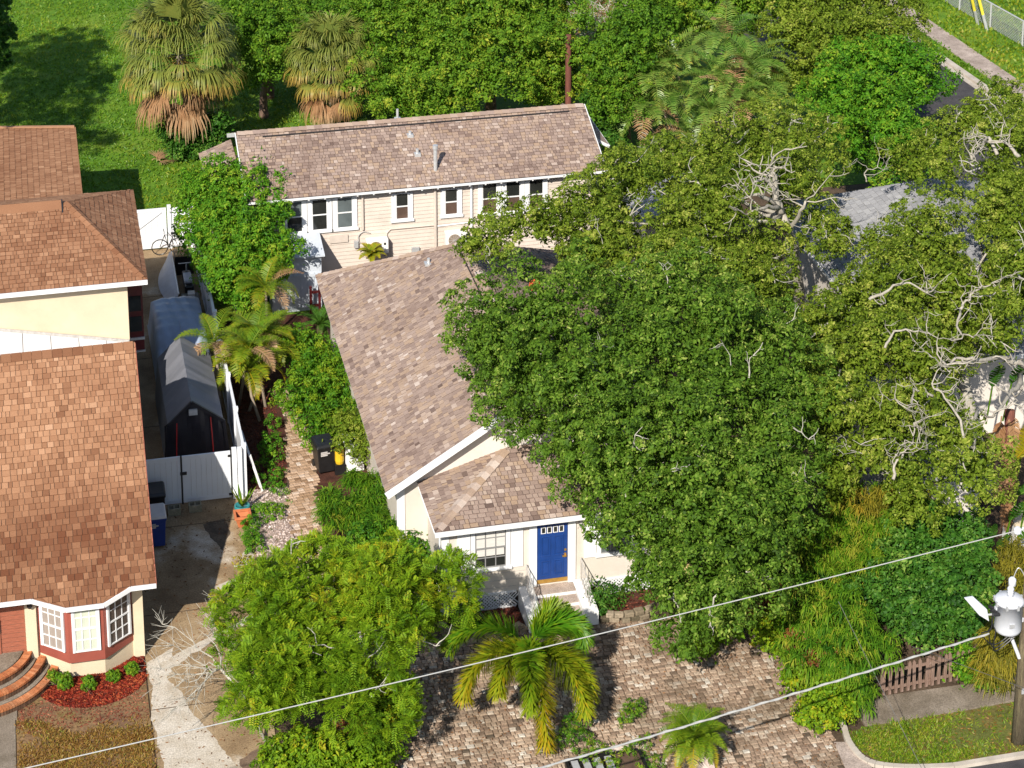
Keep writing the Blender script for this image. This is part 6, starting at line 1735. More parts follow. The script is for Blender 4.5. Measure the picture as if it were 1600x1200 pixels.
for pts, r0 in (([(16.1, 1.93, 4.8), (15.2, 1.68, 5.4), (14.06, 0.85, 5.8), (13.4, 0.82, 6.0), (12.79, 0.45, 6.0)], 0.123), ([(15.91, 1.72, 4.6), (14.82, 0.32, 4.8), (13.86, -0.85, 4.9)], 0.131),
                ([(13.47, -0.56, 5.0), (12.35, -2.61, 5.0), (12.2, -1.98, 5.6), (12.1, -1.15, 5.9), (11.83, -0.67, 6.1)], 0.079), ([(11.91, -0.54, 5.6), (11.45, -0.41, 5.8), (10.89, -1.29, 5.7), (10.52, -1.18, 6.0)], 0.061),
                ([(14.37, 3.08, 6.4), (14.67, 3.29, 6.6), (15.13, 3.48, 6.9), (15.62, 3.39, 7.0)], 0.070), ([(14.37, 3.08, 6.4), (13.97, 2.23, 6.2), (14.13, 1.55, 6.3)], 0.070), ([(11.05, 1.19, 6.4), (11.59, 1.54, 6.7), (12.19, 1.49, 6.7), (12.62, 1.51, 6.6)], 0.061),
                ([(9.84, -2.81, 4.4), (10.09, -2.48, 4.8), (10.78, -1.88, 5.0), (11.01, -1.53, 5.3)], 0.070), ([(10.16, -2.2, 4.8), (10.28, -2.37, 5.0), (10.69, -2.24, 5.0)], 0.044), ([(19.47, 11.59, 7.8), (19.33, 12.14, 8.2), (18.76, 11.41, 8.3), (17.93, 10.35, 8.2)], 0.096), ([(19.9, 10.95, 7.9), (19.74, 11.44, 8.2), (19.05, 11.52, 8.3)], 0.105),
                ([(11.88, 4.34, 6.4), (12.3, 4.1, 6.8), (12.99, 4.22, 7.0), (13.5, 3.61, 6.9)], 0.079), ([(14.19, 10.64, 7.6), (14.12, 10.79, 7.9), (14.58, 10.9, 8.0)], 0.044)):
    lm = MB(); cp = curve_pts(pts, 4); g_ = np.random.default_rng(int(r0 * 1e4)); r0 *= 0.72
    cp = [p + g_.normal(size=3) * 0.035 for p in cp]
    lm.tube(cp, list(np.linspace(r0, r0 * 0.35, len(cp))), 7)
    for q_ in list(range(3, len(cp), 3)) + [len(cp) - 1, len(cp) - 1]:
        crooked(lm, cp[q_], nrm((g_.normal() * 0.5, -0.5, 0.8)), g_, R, 1.1, r0 * 0.42, 0, 6, 0.25)
    lm.build('limb', M['bark'], ro, True)

# left front tree
lf = [(-4.79, -2.51, 3.75, 0.36), (-8.19, -4.11, 4.2, 0.42), (-7.16, -2.76, 3.4, 0.77), (-6.1, -3.56, 3.57, 0.77), (-5.58, -4.36, 4.16, 0.5), (-4.97, -5.05, 4.17, 0.59), (-3.7, -4.69, 3.77, 0.72), (-8.72, -4.24, 3.34, 0.62), (-7.88, -5.07, 4.02, 0.68), (-6.96, -4.56, 3.81, 0.53), (-5.84, -4.84, 3.56, 0.74), (-5.11, -4.85, 3.61, 0.8), (-4.28, -4.67, 3.4, 0.57), (-8.14, -5.53, 3.42, 0.68), (-7.36, -5.35, 3.11, 0.98), (-6.49, -6.32, 3.59, 0.79), (-5.87, -6.1, 3.69, 0.61), (-5.16, -5.92, 3.63, 0.9), (-9.56, -5.11, 2.94, 0.35), (-8.59, -6.03, 2.95, 0.87), (-8.13, -6.5, 3.21, 0.75), (-7.39, -6.33, 3.4, 0.92), (-6.17, -6.51, 3.12, 0.7), (-9.2, -6.81, 2.84, 0.49), (-8.36, -6.44, 2.51, 0.78), (-7.66, -6.47, 2.37, 0.45), (-7.0, -6.6, 2.84, 0.49), (-6.17, -6.75, 2.37, 0.55), (-8.93, -7.52, 3.06, 0.4)]
tree('front_tree', 'feathery lime green tree between the driveway and the paver court', 'tree', (-6.6, -4.2, 0), lf, M['l_lime'], n=1300, per=14, L=0.095, Wd=0.032, pr=0.22, sp=1.1, spray=0.30, rough=0.95, holes=1.9, core_n=220, tint=(0.50, 0.15), trunk_r=0.13, top=(-6.7, -4.0, 2.2), limbs=8, gap=0.5, seed=22, twigs=22, align=1.4, gsc=1.6)
bt = thing('bare_branch', 'bare grey branches of a leafless sapling over the concrete driveway', 'sapling', (-8.75, -4.6, 0))
rg = np.random.default_rng(5)
bb = np.array((-8.55, -4.6, 0.0)); bm_ = np.array((-9.59, -3.75, 1.8))
MB().tube([bb, (bb + bm_) / 2 + np.array([0.1, 0, 0.2]), bm_], [0.05, 0.04, 0.035], 7).build('stem', M['twig'], bt, True)
tw = MB()
for e in ((-11.12, -1.92, 2.6), (-10.93, -3.17, 2.3), (-11.36, -3.8, 2.2), (-11.18, -5.07, 1.5), (-9.99, -1.87, 2.5), (-10.59, -4.94, 1.7), (-10.83, -4.48, 1.9), (-9.57, -1.02, 2.3), (-11.52, -4.1, 2.0)):
    e = np.array(e); pl = [bm_ + (e - bm_) * f + rg.normal(size=3) * 0.08 * (f > 0) for f in np.linspace(0, 1, 7)]
    tw.tube(pl, list(np.linspace(0.020, 0.005, 7)), 5, cap=False)
    for k in (2, 3, 4, 5, 5):
        for _ in range(3):
            q = pl[k] + (e - bm_) * 0.16 + rg.normal(size=3) * np.array([0.28, 0.28, 0.22])
            mm = (pl[k] + q) / 2 + rg.normal(size=3) * 0.04
            tw.tube([pl[k], mm, q], [0.008, 0.006, 0.003], 4, cap=False)
            q2 = q + rg.normal(size=3) * 0.14; tw.tube([mm, q2], [0.005, 0.0025], 4, cap=False)
tag(tw.build('twigs', M['twig'], bt), kind='stuff')
bush('round_shrub', 'rounded yellow green shrub at the lower corner of the paver court', 'shrub', [(-5.4, -5.12, 1.3, 0.6), (-5.2, -5.44, 1.0, 0.6), (-5.66, -5.61, 1.1, 0.55), (-5.0, -5.01, 1.3, 0.4)], M['l_lime'], n=200, per=50, L=0.07, Wd=0.06, pr=0.17, tint=(0.60, 0.12), seed=23)
bush('rusty_shrub', 'rust brown dying shrub below the lime green tree', 'shrub', [(-6.42, -5.84, 0.7, 0.34), (-6.14, -5.9, 0.5, 0.3)], M['l_rust'], n=120, per=40, L=0.12, Wd=0.03, tint=(0.45, 0.2), seed=24)
bush('front_shrub', 'loose lime shrubs along the bottom edge left of the paver court', 'shrub', [(-7.67, -6.64, 0.9, 0.7), (-8.35, -6.74, 0.8, 0.6), (-7.05, -6.91, 0.8, 0.7), (-6.22, -6.96, 0.7, 0.6), (-5.59, -6.16, 0.5, 0.35)], M['l_lime'], n=420, per=44, L=0.12, Wd=0.05, tint=(0.42, 0.15), seed=25)

# upright ficus by the rear fence
ub = [(-7.34, 23.23, 4.0, 0.6), (-6.39, 22.92, 4.3, 0.62), (-5.49, 22.34, 4.2, 0.62), (-5.1, 21.28, 3.7, 0.58), (-7.8, 22.36, 3.5, 0.58), (-6.96, 21.11, 3.7, 0.75), (-6.09, 20.32, 3.7, 0.75), (-5.44, 20.02, 3.0, 0.62), (-6.89, 19.72, 2.9, 0.75), (-6.1, 19.52, 2.4, 0.75), (-7.18, 19.46, 1.9, 0.65), (-7.55, 22.89, 3.9, 0.5), (-4.89, 21.89, 4.2, 0.34), (-4.95, 20.04, 3.2, 0.42), (-5.39, 23.12, 4.7, 0.26), (-6.09, 23.41, 4.7, 0.24), (-4.59, 22.67, 4.5, 0.22), (-7.59, 19.91, 2.5, 0.55), (-7.95, 23.76, 4.1, 0.38), (-8.35, 22.62, 3.7, 0.36), (-6.52, 19.13, 1.6, 0.65), (-5.3, 19.33, 2.4, 0.5), (-4.56, 19.82, 3.0, 0.24), (-6.79, 23.68, 4.6, 0.28), (-8.13, 21.4, 3.3, 0.42), (-7.69, 21.11, 3.0, 0.5), (-5.23, 23.76, 4.9, 0.14)]
tree('ficus_tree', 'dense upright bright green tree rising over the white fence and rear house', 'tree', (-6.6, 20.6, 0), ub, M['l_bright'], n=900, per=60, L=0.12, Wd=0.05, pr=0.22, sp=1.05, rough=0.4, tint=(0.54, 0.13), trunk_r=0.13, limbs=7, gap=0.3, seed=31, up=0.6, align=1.0)

# background camphor wall, tree by tree
hedge = [
    ('tall rounded green tree behind the left fan palm', [(-3.52, 43.15, 5.36, 1.08), (-1.82, 44.71, 4.33, 1.39), (-2.75, 41.7, 4.34, 1.58)], 'l_camphor', 0.45),
    ('dark tree filling the gap behind the larger fan palm', [(-4.06, 39.84, 4.2, 1.2), (-3.49, 38.77, 3.0, 1.0), (-2.7, 40.16, 4.6, 1.2), (-3.62, 41.01, 5.0, 1.2), (-2.52, 43.98, 5.2, 1.3)], 'l_camphor', 0.34),
    ('dim green tree peeping above the right fan palm', [(0.99, 39.32, 4.6, 1.2), (1.63, 37.94, 3.8, 1.1), (2.24, 39.69, 5.0, 1.3), (3.08, 41.11, 5.4, 1.3), (1.24, 37.41, 2.8, 0.9), (1.98, 36.67, 2.4, 0.9)], 'l_camphor', 0.42),
    ('shaded green tree along the top edge above the wide domed tree', [(4.2, 40.59, 5.8, 1.4), (6.02, 40.66, 5.8, 1.4), (7.66, 39.8, 5.8, 1.4), (9.31, 39.09, 5.6, 1.3), (6.56, 37.5, 5.4, 1.2), (8.96, 36.34, 5.0, 1.1)], 'l_camphor', 0.46),
    ('dark green tree between the pole and the areca palms', [(12.36, 34.09, 4.6, 1.2), (11.39, 33.18, 3.8, 1.1), (12.08, 33.03, 3.2, 1.0), (13.25, 35.68, 5.2, 1.3), (11.33, 35.18, 4.0, 0.9), (11.23, 32.02, 2.6, 0.9), (13.76, 34.36, 5.0, 1.2)], 'l_camphor', 0.40),
    ('dark green tree between the two fan palms', [(0.05, 45.82, 4.75, 1.17), (1.45, 45.13, 4.29, 1.67), (2.41, 43.84, 5.21, 0.98), (-0.31, 41.91, 4.72, 0.77), (1.46, 43.55, 3.7, 1.6)], 'l_camphor', 0.36),
    ('wide domed green tree directly right of the right fan palm', [(4.33, 41.18, 5.32, 1.59), (5.99, 42.02, 5.52, 1.11), (3.72, 39.99, 4.67, 1.56), (4.52, 39.74, 4.42, 1.61), (1.9, 37.36, 4.55, 1.0), (3.98, 38.76, 3.92, 1.41), (4.58, 36.91, 4.89, 1.71), (2.93, 38.41, 2.59, 1.37), (4.33, 35.81, 3.68, 1.7), (1.35, 34.18, 3.34, 1.02), (3.41, 37.02, 2.2, 1.51), (4.77, 34.6, 2.76, 0.4), (2.02, 32.92, 2.99, 1.21), (3.61, 33.44, 2.72, 1.3)], 'l_camphor', 0.50),
    ('billowing green tree behind the middle of the rear house ridge', [(6.7, 41.57, 5.14, 1.64), (8.27, 42.72, 5.13, 1.04), (6.37, 37.57, 5.31, 1.75), (8.32, 39.04, 4.77, 1.25), (5.8, 38.64, 3.52, 0.96), (7.35, 39.14, 3.89, 1.72), (6.36, 35.73, 3.21, 0.97), (7.72, 36.05, 3.03, 0.63), (4.93, 33.72, 3.7, 1.34), (6.47, 33.74, 3.57, 1.52)], 'l_camphor', 0.56),
    ('yellowish green tree left of the brown wooden pole', [(8.6, 39.04, 3.87, 0.9), (10.12, 40.21, 3.77, 0.66), (8.62, 36.06, 3.55, 0.87), (9.35, 36.55, 2.1, 1.36)], 'l_camphor', 0.72),
    ('green tree right of the brown wooden pole', [(10.82, 35.04, 4.08, 0.63), (11.53, 36.04, 2.08, 0.86)], 'l_camphor', 0.5),
    ('dark tree at the top edge above the brown wooden pole', [(9.78, 41.86, 4.96, 1.26), (11.21, 41.27, 5.07, 0.94), (10.56, 35.85, 5.31, 0.47)], 'l_camphor', 0.42),
    ('leafy green tree at the top edge left of the areca palms', [(14.83, 41.2, 5.05, 1.47), (16.76, 41.33, 4.81, 1.5), (14.54, 36.32, 4.79, 0.99), (16.11, 38.82, 4.16, 1.57), (13.22, 36.52, 4.35, 0.83), (14.79, 37.03, 4.01, 1.45)], 'l_camphor', 0.52),
    ('olive green tree at the top edge behind the areca palms', [(16.75, 38.1, 5.64, 0.62), (18.71, 38.32, 5.75, 0.94), (19.83, 38.09, 5.13, 1.4), (17.91, 37.12, 4.51, 1.36), (19.05, 37.7, 4.65, 1.24)], 'l_camphor', 0.50),
    ('broad olive tree at the top edge beside the far sidewalk', [(21.12, 38.64, 5.26, 1.52), (22.04, 36.86, 5.11, 1.05), (23.2, 35.4, 6.31, 1.11), (20.14, 34.13, 5.25, 1.49), (21.51, 32.33, 5.43, 1.56), (24.09, 35.22, 4.55, 1.34), (25.14, 35.14, 4.23, 1.57), (19.74, 33.58, 4.56, 1.56), (20.71, 33.69, 4.5, 1.47), (21.39, 30.68, 5.05, 1.67), (22.56, 29.88, 5.0, 1.4), (19.61, 32.99, 3.29, 0.98), (21.38, 33.06, 3.17, 0.99), (21.54, 29.22, 4.62, 0.67), (19.63, 31.03, 3.18, 0.74)], 'l_olive', 0.50),
]
for i, (lab, bl, mt, tn) in enumerate(hedge):
    bz = np.array([b[:3] for b in bl])
    tree('camphor_tree', lab, 'tree', (bz[:, 0].mean(), bz[:, 1].mean(), 0), bl, M[mt], n=int(40 * len(bl)) + 60, per=66, L=0.13, Wd=0.075, pr=0.33, sp=1.05, rough=0.9, holes=1.3, scale=1.2, tint=(tn, 0.12), group='trees behind the rear house', trunk_r=0.2, limbs=4, gap=0.3, seed=60 + i, bark='brownbark', gsc=1.3)
bw = [(12.19, 37.84, 4.4, 0.9), (11.4, 37.69, 4.2, 0.8), (12.97, 38.46, 4.6, 0.9), (12.28, 37.01, 3.9, 0.6)]
tree('dead_tree', 'grey brown leafless patch of tangled twigs above the brown pole', 'tree', (bw[0][0], bw[0][1], 0), bw, M['l_dead'], n=200, per=24, L=0.16, Wd=0.03, tint=(0.2, 0.2), trunk_r=0.12, limbs=3, seed=81, twigs=60, core=False)
gt = [(20.12, 27.38, 5.7, 0.55), (21.81, 26.85, 6.09, 0.68), (18.41, 24.21, 5.81, 0.94), (21.09, 26.76, 5.42, 0.85), (22.37, 26.7, 5.21, 1.07), (23.47, 26.17, 4.72, 0.36), (18.49, 25.21, 4.84, 1.2), (19.06, 23.11, 5.16, 1.19), (20.09, 22.73, 5.51, 0.8), (22.1, 25.11, 4.9, 0.96), (17.4, 21.75, 4.84, 0.61), (19.7, 23.74, 4.46, 0.91), (19.58, 21.18, 5.01, 1.09), (18.05, 20.94, 4.42, 0.44), (20.33, 22.87, 3.22, 1.2), (20.67, 21.66, 4.24, 0.82), (20.36, 21.99, 3.02, 0.6)]
tree('green_tree', 'vivid green tree beside the far sidewalk and asphalt street', 'tree', (gt[4][0], gt[4][1] + 1, 0), gt, M['l_bright'], n=1000, per=66, L=0.13, Wd=0.07, pr=0.31, sp=1.05, rough=0.9, tint=(0.50, 0.13), trunk_r=0.2, limbs=6, gap=0.34, seed=82, gsc=1.3)
bush('gap_shrub', 'dark green undergrowth between the rear house and the areca palms', 'shrub', [(10.86, 32.77, 1.6, 0.7), (10.91, 32.36, 1.0, 0.7), (10.96, 30.97, 0.8, 0.6), (10.64, 33.62, 2.2, 0.6), (11.27, 33.21, 2.0, 0.6)], M['l_dark'], n=330, per=44, L=0.12, Wd=0.06, tint=(0.5, 0.15), seed=83)
bush('left_edge_tree', 'dark shaded tree crown cut off by the left edge above the lawn', 'tree', [(-15.32, 43.31, 4.5, 1.0), (-15.56, 42.1, 3.4, 0.9), (-15.61, 45.61, 5.0, 1.0)], M['l_dark'], n=260, per=44, L=0.15, Wd=0.07, tint=(0.35, 0.12), seed=84, trunk_r=0.15)
bush('left_edge_tree', 'leafy tree casting shade over the back lawn beyond the left edge', 'tree', [(-19.5, 30, 9, 2.2), (-20.5, 33, 11, 2.6), (-19, 36, 10, 2.2), (-21.5, 28, 12, 2.5), (-18.8, 40, 9, 2.0), (-22, 36, 13, 2.5), (-19, 27, 10, 2)], M['l_dark'], n=300, per=80, L=0.2, Wd=0.1, pr=0.5, tint=(0.4, 0.12), seed=85, trunk_r=0.2)

# ------------------------------------------------------------------ palms
def sabal(label, base, c, r, nf, seed):
    rg = np.random.default_rng(seed)
    root = thing('fan_palm', label, 'palm', tuple(base), 'fan palms on the back lawn')
    base = np.array(base, float); c = np.array(c, float)
    MB().tube([base, base + (c - base) * 0.5 + np.array([0.05, 0, 0]), c], [0.26, 0.22, 0.2], 12).build('trunk', M['palmtrunk'], root, True)
    for i in range(nf):
        f = (i + 0.5) / nf
        az = i * 2.399963 + rg.normal() * 0.15
        el = 1.35 - 2.05 * f ** 0.9 + rg.normal() * 0.16
        dead = f > 0.82
        t0 = 0.42 + 0.30 * max(0, f - 0.35) + rg.normal() * 0.06
        o = c + np.array([0, 0, 0.25 - 0.7 * f])
        if dead:
            fan(root, o, az, min(el, -0.6 - 0.5 * rg.random()), r * rg.uniform(0.25, 0.62), r * rg.uniform(0.32, 0.58), M['l_dead'], rg.uniform(0.25, 0.65), rg.uniform(0.45, 0.95), rg, 2.2, 1.3, 26)
        else:
            fan(root, o, az, el, r * rg.uniform(0.42, 0.64), r * rg.uniform(0.36, 0.50), M['l_sabal'], t0, min(1, t0 + 0.18 + (0.35 if f > 0.62 else 0)), rg, rg.uniform(2.3, 3.0), rg.uniform(0.5, 1.0) + 0.6 * f, 34)
    return root


s1 = sabal('larger shaggy fan palm on the back lawn with vines on its trunk', (-6.76, 37.13, 0.0), (-7.32, 36.6, 4.83), 3.2, 92, 91)
s2 = sabal('smaller shaggy fan palm behind the rear house ridge', (-0.43, 38.27, 0.0), (-0.46, 38.0, 3.34), 2.6, 80, 92)
bush('trunk_vine', 'leafy vine and dead debris smothering the larger fan palm trunk', 'vine', [(-7.72, 36.84, 1.2, 0.6), (-6.88, 36.78, 1.3, 0.7), (-6.03, 36.84, 1.2, 0.6), (-7.21, 36.58, 0.5, 0.6), (-6.21, 36.76, 0.4, 0.55), (-5.63, 36.5, 1.6, 0.4)], M['l_dark'], n=330, per=36, L=0.12, Wd=0.08, tint=(0.5, 0.2), seed=93)
for i, (c, lab) in enumerate((((-8.51, 36.25, 0.0), 'fallen tan palm frond lying alone on the back lawn'), ((-7.13, 37.06, 0.0), 'fallen orange palm debris at the foot of the vine covered trunk'))):
    t = thing('fallen_frond', lab, 'palm frond', c, 'fallen palm fronds')
    rg = np.random.default_rng(95 + i)
    for k in range(4):
        fan(t, np.array(c) + np.array([rg.uniform(-.3, .3), rg.uniform(-.2, .2), 0.10]), rg.uniform(0, 6.28), 0.05, 0.2, 0.7, M['l_dead'], 0.6, 0.8, rg, 1.6, 0.1, 12, 'blade')


def areca(name, label, base, c, r, stems, per, mat, seed, leaf=0.55, group=None, yel=0.2, dead=0.12, L=None, th=0.05, trunk='palmtrunk', wd=0.030, nl=24, t00=0.36):
    rg = np.random.default_rng(seed)
    root = thing(name, label, 'palm', tuple(base), group)
    base = np.array(base, float)
    for s in range(stems):
        p = np.array(c[s % len(c)], float) + (rg.normal(size=3) * np.array([0.35, 0.35, 0.3]) if stems > len(c) else 0)
        b = base + rg.normal(size=3) * np.array([0.35, 0.35, 0]) + (p - base) * np.array([0.35, 0.35, 0])
        b[2] = -0.05
        MB().tube([b, (b + p) / 2 + rg.normal(size=3) * 0.06, p], [th * 1.2, th, th * 0.8], 7).build('stem', M[trunk], root, True)
        for i in range(per):
            f = (i + 0.5) / per
            az = i * 2.399963 + rg.uniform(0, 0.8) + s
            el = 1.35 - 1.25 * f + rg.normal() * 0.12
            dd = rg.random() < dead * (0.3 + 1.4 * f)
            t0 = t00 + yel * f + rg.normal() * 0.08
            ln = r * rg.uniform(0.85, 1.15)
            frond(root, p, az, el, ln, 1.3 + 0.5 * f + rg.normal() * 0.15, leaf, nl, M['l_dead'] if dd else mat, t0 if not dd else 0.6, min(1, t0 + 0.22 + 0.25 * yel), rg, vee=0.55, wd=wd, hang=0.35)
    return root


areca('areca_palm', 'large clump of silvery areca palms behind the olive oak', (14.84, 31.71, 0.0), [(13.0, 33.64, 2.9), (14.49, 33.74, 3.8), (15.43, 32.0, 3.6), (17.01, 32.33, 3.8), (17.6, 30.97, 3.2), (13.38, 31.93, 2.6), (14.83, 30.94, 2.7), (16.27, 30.88, 2.6), (14.1, 30.87, 1.6), (12.4, 32.55, 2.0), (17.97, 29.85, 2.4), (16.38, 33.18, 4.6)], 2.05, 16, 13, M['l_silver'], 101, 0.60, dead=0.05, yel=0.16, wd=0.05, nl=22, t00=0.30)
areca('areca_palm', 'tall yellowing areca palm between the ficus and the grey shed', (-5.83, 17.79, 0.0), [(-5.83, 17.81, 2.4)], 1.4, 1, 16, M['l_palm'], 102, 0.40, yel=0.22, dead=0.14, t00=0.30)
areca('areca_palm', 'bushy areca palm leaning over the white fence by the fabric garage', (-6.86, 13.43, 0.0), [(-7.27, 14.12, 2.0), (-6.33, 14.53, 2.3), (-7.74, 14.85, 2.3), (-6.79, 13.61, 1.6), (-6.05, 14.24, 1.8)], 1.4, 7, 13, M['l_palm'], 103, 0.40, yel=0.26, dead=0.06, t00=0.28, nl=28)

fx = thing('foxtail_palm', 'foxtail palm with plumed yellow green fronds in the paver court', 'palm', (-1.62, -4.55, 0))
rg = np.random.default_rng(111)
pc = np.array((-1.44, -5.11, 2.2)); fx.location = (pc[0] + 0.02, pc[1] + 0.05, 0); ORG[fx] = np.array(fx.location)
MB().tube([(pc[0] + 0.02, pc[1] + 0.05, -0.05), (pc[0], pc[1], 1.4), pc], [0.13, 0.10, 0.06], 12).build('trunk', M['palmtrunk'], fx, True)
MB().tube([pc - Z3 * 0.75, pc + Z3 * 0.1], [0.085, 0.05], 10).build('crownshaft', M['l_foxtail'], fx, True)
for (az, el, L_, sg_, t0, t1) in ((180, 0.80, 2.0, 1.95, 0.40, 0.55), (52, 0.80, 1.45, 1.75, 0.52, 0.66), (18, 0.95, 1.75, 2.75, 0.34, 0.44), (38, 0.6, 1.3, 1.6, 0.45, 0.6), (-50, 0.35, 2.15, 1.65, 0.62, 0.80), (-90, 0.62, 2.0, 2.05, 0.48, 0.66), (-125, 0.45, 1.45, 2.0, 0.66, 0.80), (-150, 0.40, 2.05, 1.95, 0.66, 0.88), (-80, 0.05, 2.35, 1.45, 0.72, 0.94), (-28, 0.30, 1.9, 1.9, 0.60, 0.80)):
    frond(fx, pc, math.radians(az - 12), el, L_ * 1.25, sg_, 0.60, 190, M['l_foxtail'], t0 - 0.12, t1 - 0.14, rg, plume=True, wd=0.05, hang=0.12, sweep=0.75)

pd2 = thing('pygmy_date_palm', 'small fine leaved date palm at the bottom edge of the paver court', 'palm', (2.0, -8.7, 0))
pc = np.array((2.28, -8.23, 1.0)); pd2.location = (pc[0], pc[1], 0); ORG[pd2] = np.array(pd2.location)
MB().tube([(pc[0], pc[1], -0.05), pc], [0.09, 0.07], 10).build('trunk', M['palmtrunk'], pd2, True)
for i in range(34):
    f = (i + 0.5) / 34
    frond(pd2, pc, i * 2.399963, 1.35 - 1.5 * f, rg.uniform(0.95, 1.25), 1.5, 0.27, 34, M['l_palm'], 0.32 + (0.25 if f > 0.8 else 0) + rg.normal() * 0.05, 0.55 + (0.4 if f > 0.8 else 0), rg, vee=0.4, wd=0.022, hang=0.3)
sp2 = thing('cycad', 'dark spiky cycad in the shaded bed by the grey shed', 'cycad', (-3.79, 18.63, 0.0))
pc = ORG[sp2] + Z3 * 0.35
MB().tube([ORG[sp2], pc], [0.12, 0.1], 8).build('trunk', M['brownbark'], sp2)
for i in range(20): frond(sp2, pc, i * 2.4, 1.3 - 1.2 * i / 20, 0.95, 1.1, 0.2, 26, M['l_dark'], 0.45, 0.65, rg, vee=0.5, wd=0.02)
sp3 = thing('rosette_palm', 'small bright palmetto tucked in front of the left condenser unit', 'palm', (-1.0, 20.9, 0))
pc = np.array((-1.48, 20.9, 1.86))
MB().tube([(pc[0], pc[1], 0), pc], [0.05, 0.05], 7).build('trunk', M['palmtrunk'], sp3)
for i in range(16): frond(sp3, pc, i * 2.4, 1.3 - 1.0 * i / 16, 0.6, 1.3, 0.22, 22, M['l_palm'], 0.6, 0.85, rg, wd=0.03)

# bird of paradise with big paddle leaves and a dead-skirted palm at the right
bop = thing('bird_of_paradise', 'giant bird of paradise with paddle leaves near the right edge', 'plant', (14.47, -0.37, 0.0))
rg = np.random.default_rng(121)
PADS = [((13.52, -1.77, 1.2), -0.15, 1.0, 0.42, 0.45), ((13.81, -1.71, 0.8), 0.1, 0.9, 0.4, 0.5), ((13.55, -0.85, 1.4), -0.35, 0.8, 0.4, 0.35), ((14.3, -1.36, 1.6), 0.3, 0.9, 0.42, 0.4), ((14.84, -0.68, 2.0), 0.5, 0.6, 0.42, 0.55), ((15.37, 0.61, 2.4), 0.3, 1.0, 0.5, 0.85), ((15.74, 0.98, 2.7), 0.05, 1.2, 0.45, 0.9), ((15.7, 3.24, 3.5), 0.1, 1.1, 0.5, 0.3), ((16.39, 3.3, 3.5), 0.3, 1.0, 0.5, 0.28), ((12.16, 0.46, 3.0), 0.6, 0.05, 0.28, 0.5), ((12.61, 0.12, 2.7), 0.3, -0.5, 0.3, 0.4), ((13.76, -0.09, 1.8), -0.2, 0.5, 0.35, 0.4), ((14.53, -1.49, 1.0), 0.3, 0.5, 0.4, 0.55), ((15.03, -0.8, 1.5), 0.2, 0.9, 0.4, 0.85)]
for (o, dx, dz, w_, tt) in PADS:
    o = np.array(o); d = nrm((dx, -0.35, dz)); L_ = 1.25
    s_ = nrm(np.cross(d, (0, -1, 0.3)))
    nn = np.cross(s_, d)
    mb = MB()
    K = 9
    L0 = []; R0 = []; C0 = []
    for k in range(K + 1):
        f = k / K
        c = o + d * L_ * f - Z3 * 0.35 * f * f - nn * 0.05 * f
        ww = w_ * 0.5 * math.sin(math.pi * (0.06 + 0.90 * f)) ** 0.6
        C0.append(c); L0.append(c - s_ * ww + Z3 * 0.06 + rg.normal(size=3) * 0.012); R0.append(c + s_ * ww + Z3 * 0.06 + rg.normal(size=3) * 0.012)
    for k in range(K):
        g_ = 0.03
        mb.add([C0[k], L0[k] + d * g_, L0[k + 1], C0[k + 1]], [(0, 1, 2, 3)], tt + rg.normal() * 0.03)
        mb.add([C0[k], R0[k] + d * g_, R0[k + 1], C0[k + 1]], [(0, 1, 2, 3)], tt + rg.normal() * 0.03)
    mb.tube(C0, 0.014, 4, min(1, tt + 0.35))
    mb.build('leaf', M['l_dark'] if tt < 0.6 else M['l_palm'], bop)
    MB().tube([o, (o[0] - dx * 0.4, o[1] + 0.2, max(0.0, o[2] - 1.4))], 0.03, 5).build('stalk', M['l_strap'], bop)
dp_ = thing('dead_palm', 'palm trunk hung with rust brown dead fronds at the right edge', 'palm', (15.22, 0.56, 0.0))
MB().tube([ORG[dp_], np.array((15.55, 1.6, 3.6))], [0.2, 0.16], 10).build('trunk', M['brownpole'], dp_)
for (c, az, el, L_) in (((15.59, 1.59, 3.6), -1.7, -0.9, 1.6), ((15.22, 0.97, 3.1), -1.9, -1.0, 1.5), ((15.16, 0.3, 2.6), -2.3, -0.8, 1.2), ((15.05, 0.25, 2.2), -2.6, -0.4, 1.0), ((14.66, -0.11, 1.8), -1.6, -1.0, 1.1), ((15.21, 1.45, 3.5), -2.2, -1.1, 1.3)):
    frond(dp_, c, az, el, L_, 0.5, 0.34, 34, M['l_dead'], 0.2 + 0.4 * rg.random(), 0.5, rg, wd=0.04, hang=0.5)
wh = thing('white_urn', 'white masonry pier partly visible at the right edge behind the paddle leaves', 'pier', (15.02, -0.57, 0.0))
MB().box(ORG[wh][0] - 0.15, ORG[wh][1] - 0.1, 0, ORG[wh][0] + 0.9, ORG[wh][1] + 0.8, 0.95).build('shaft', M['white'], wh)
MB().box(ORG[wh][0] - 0.2, ORG[wh][1] - 0.15, 0.952, ORG[wh][0] + 0.95, ORG[wh][1] + 0.85, 1.05).build('cap', M['stucco'], wh)

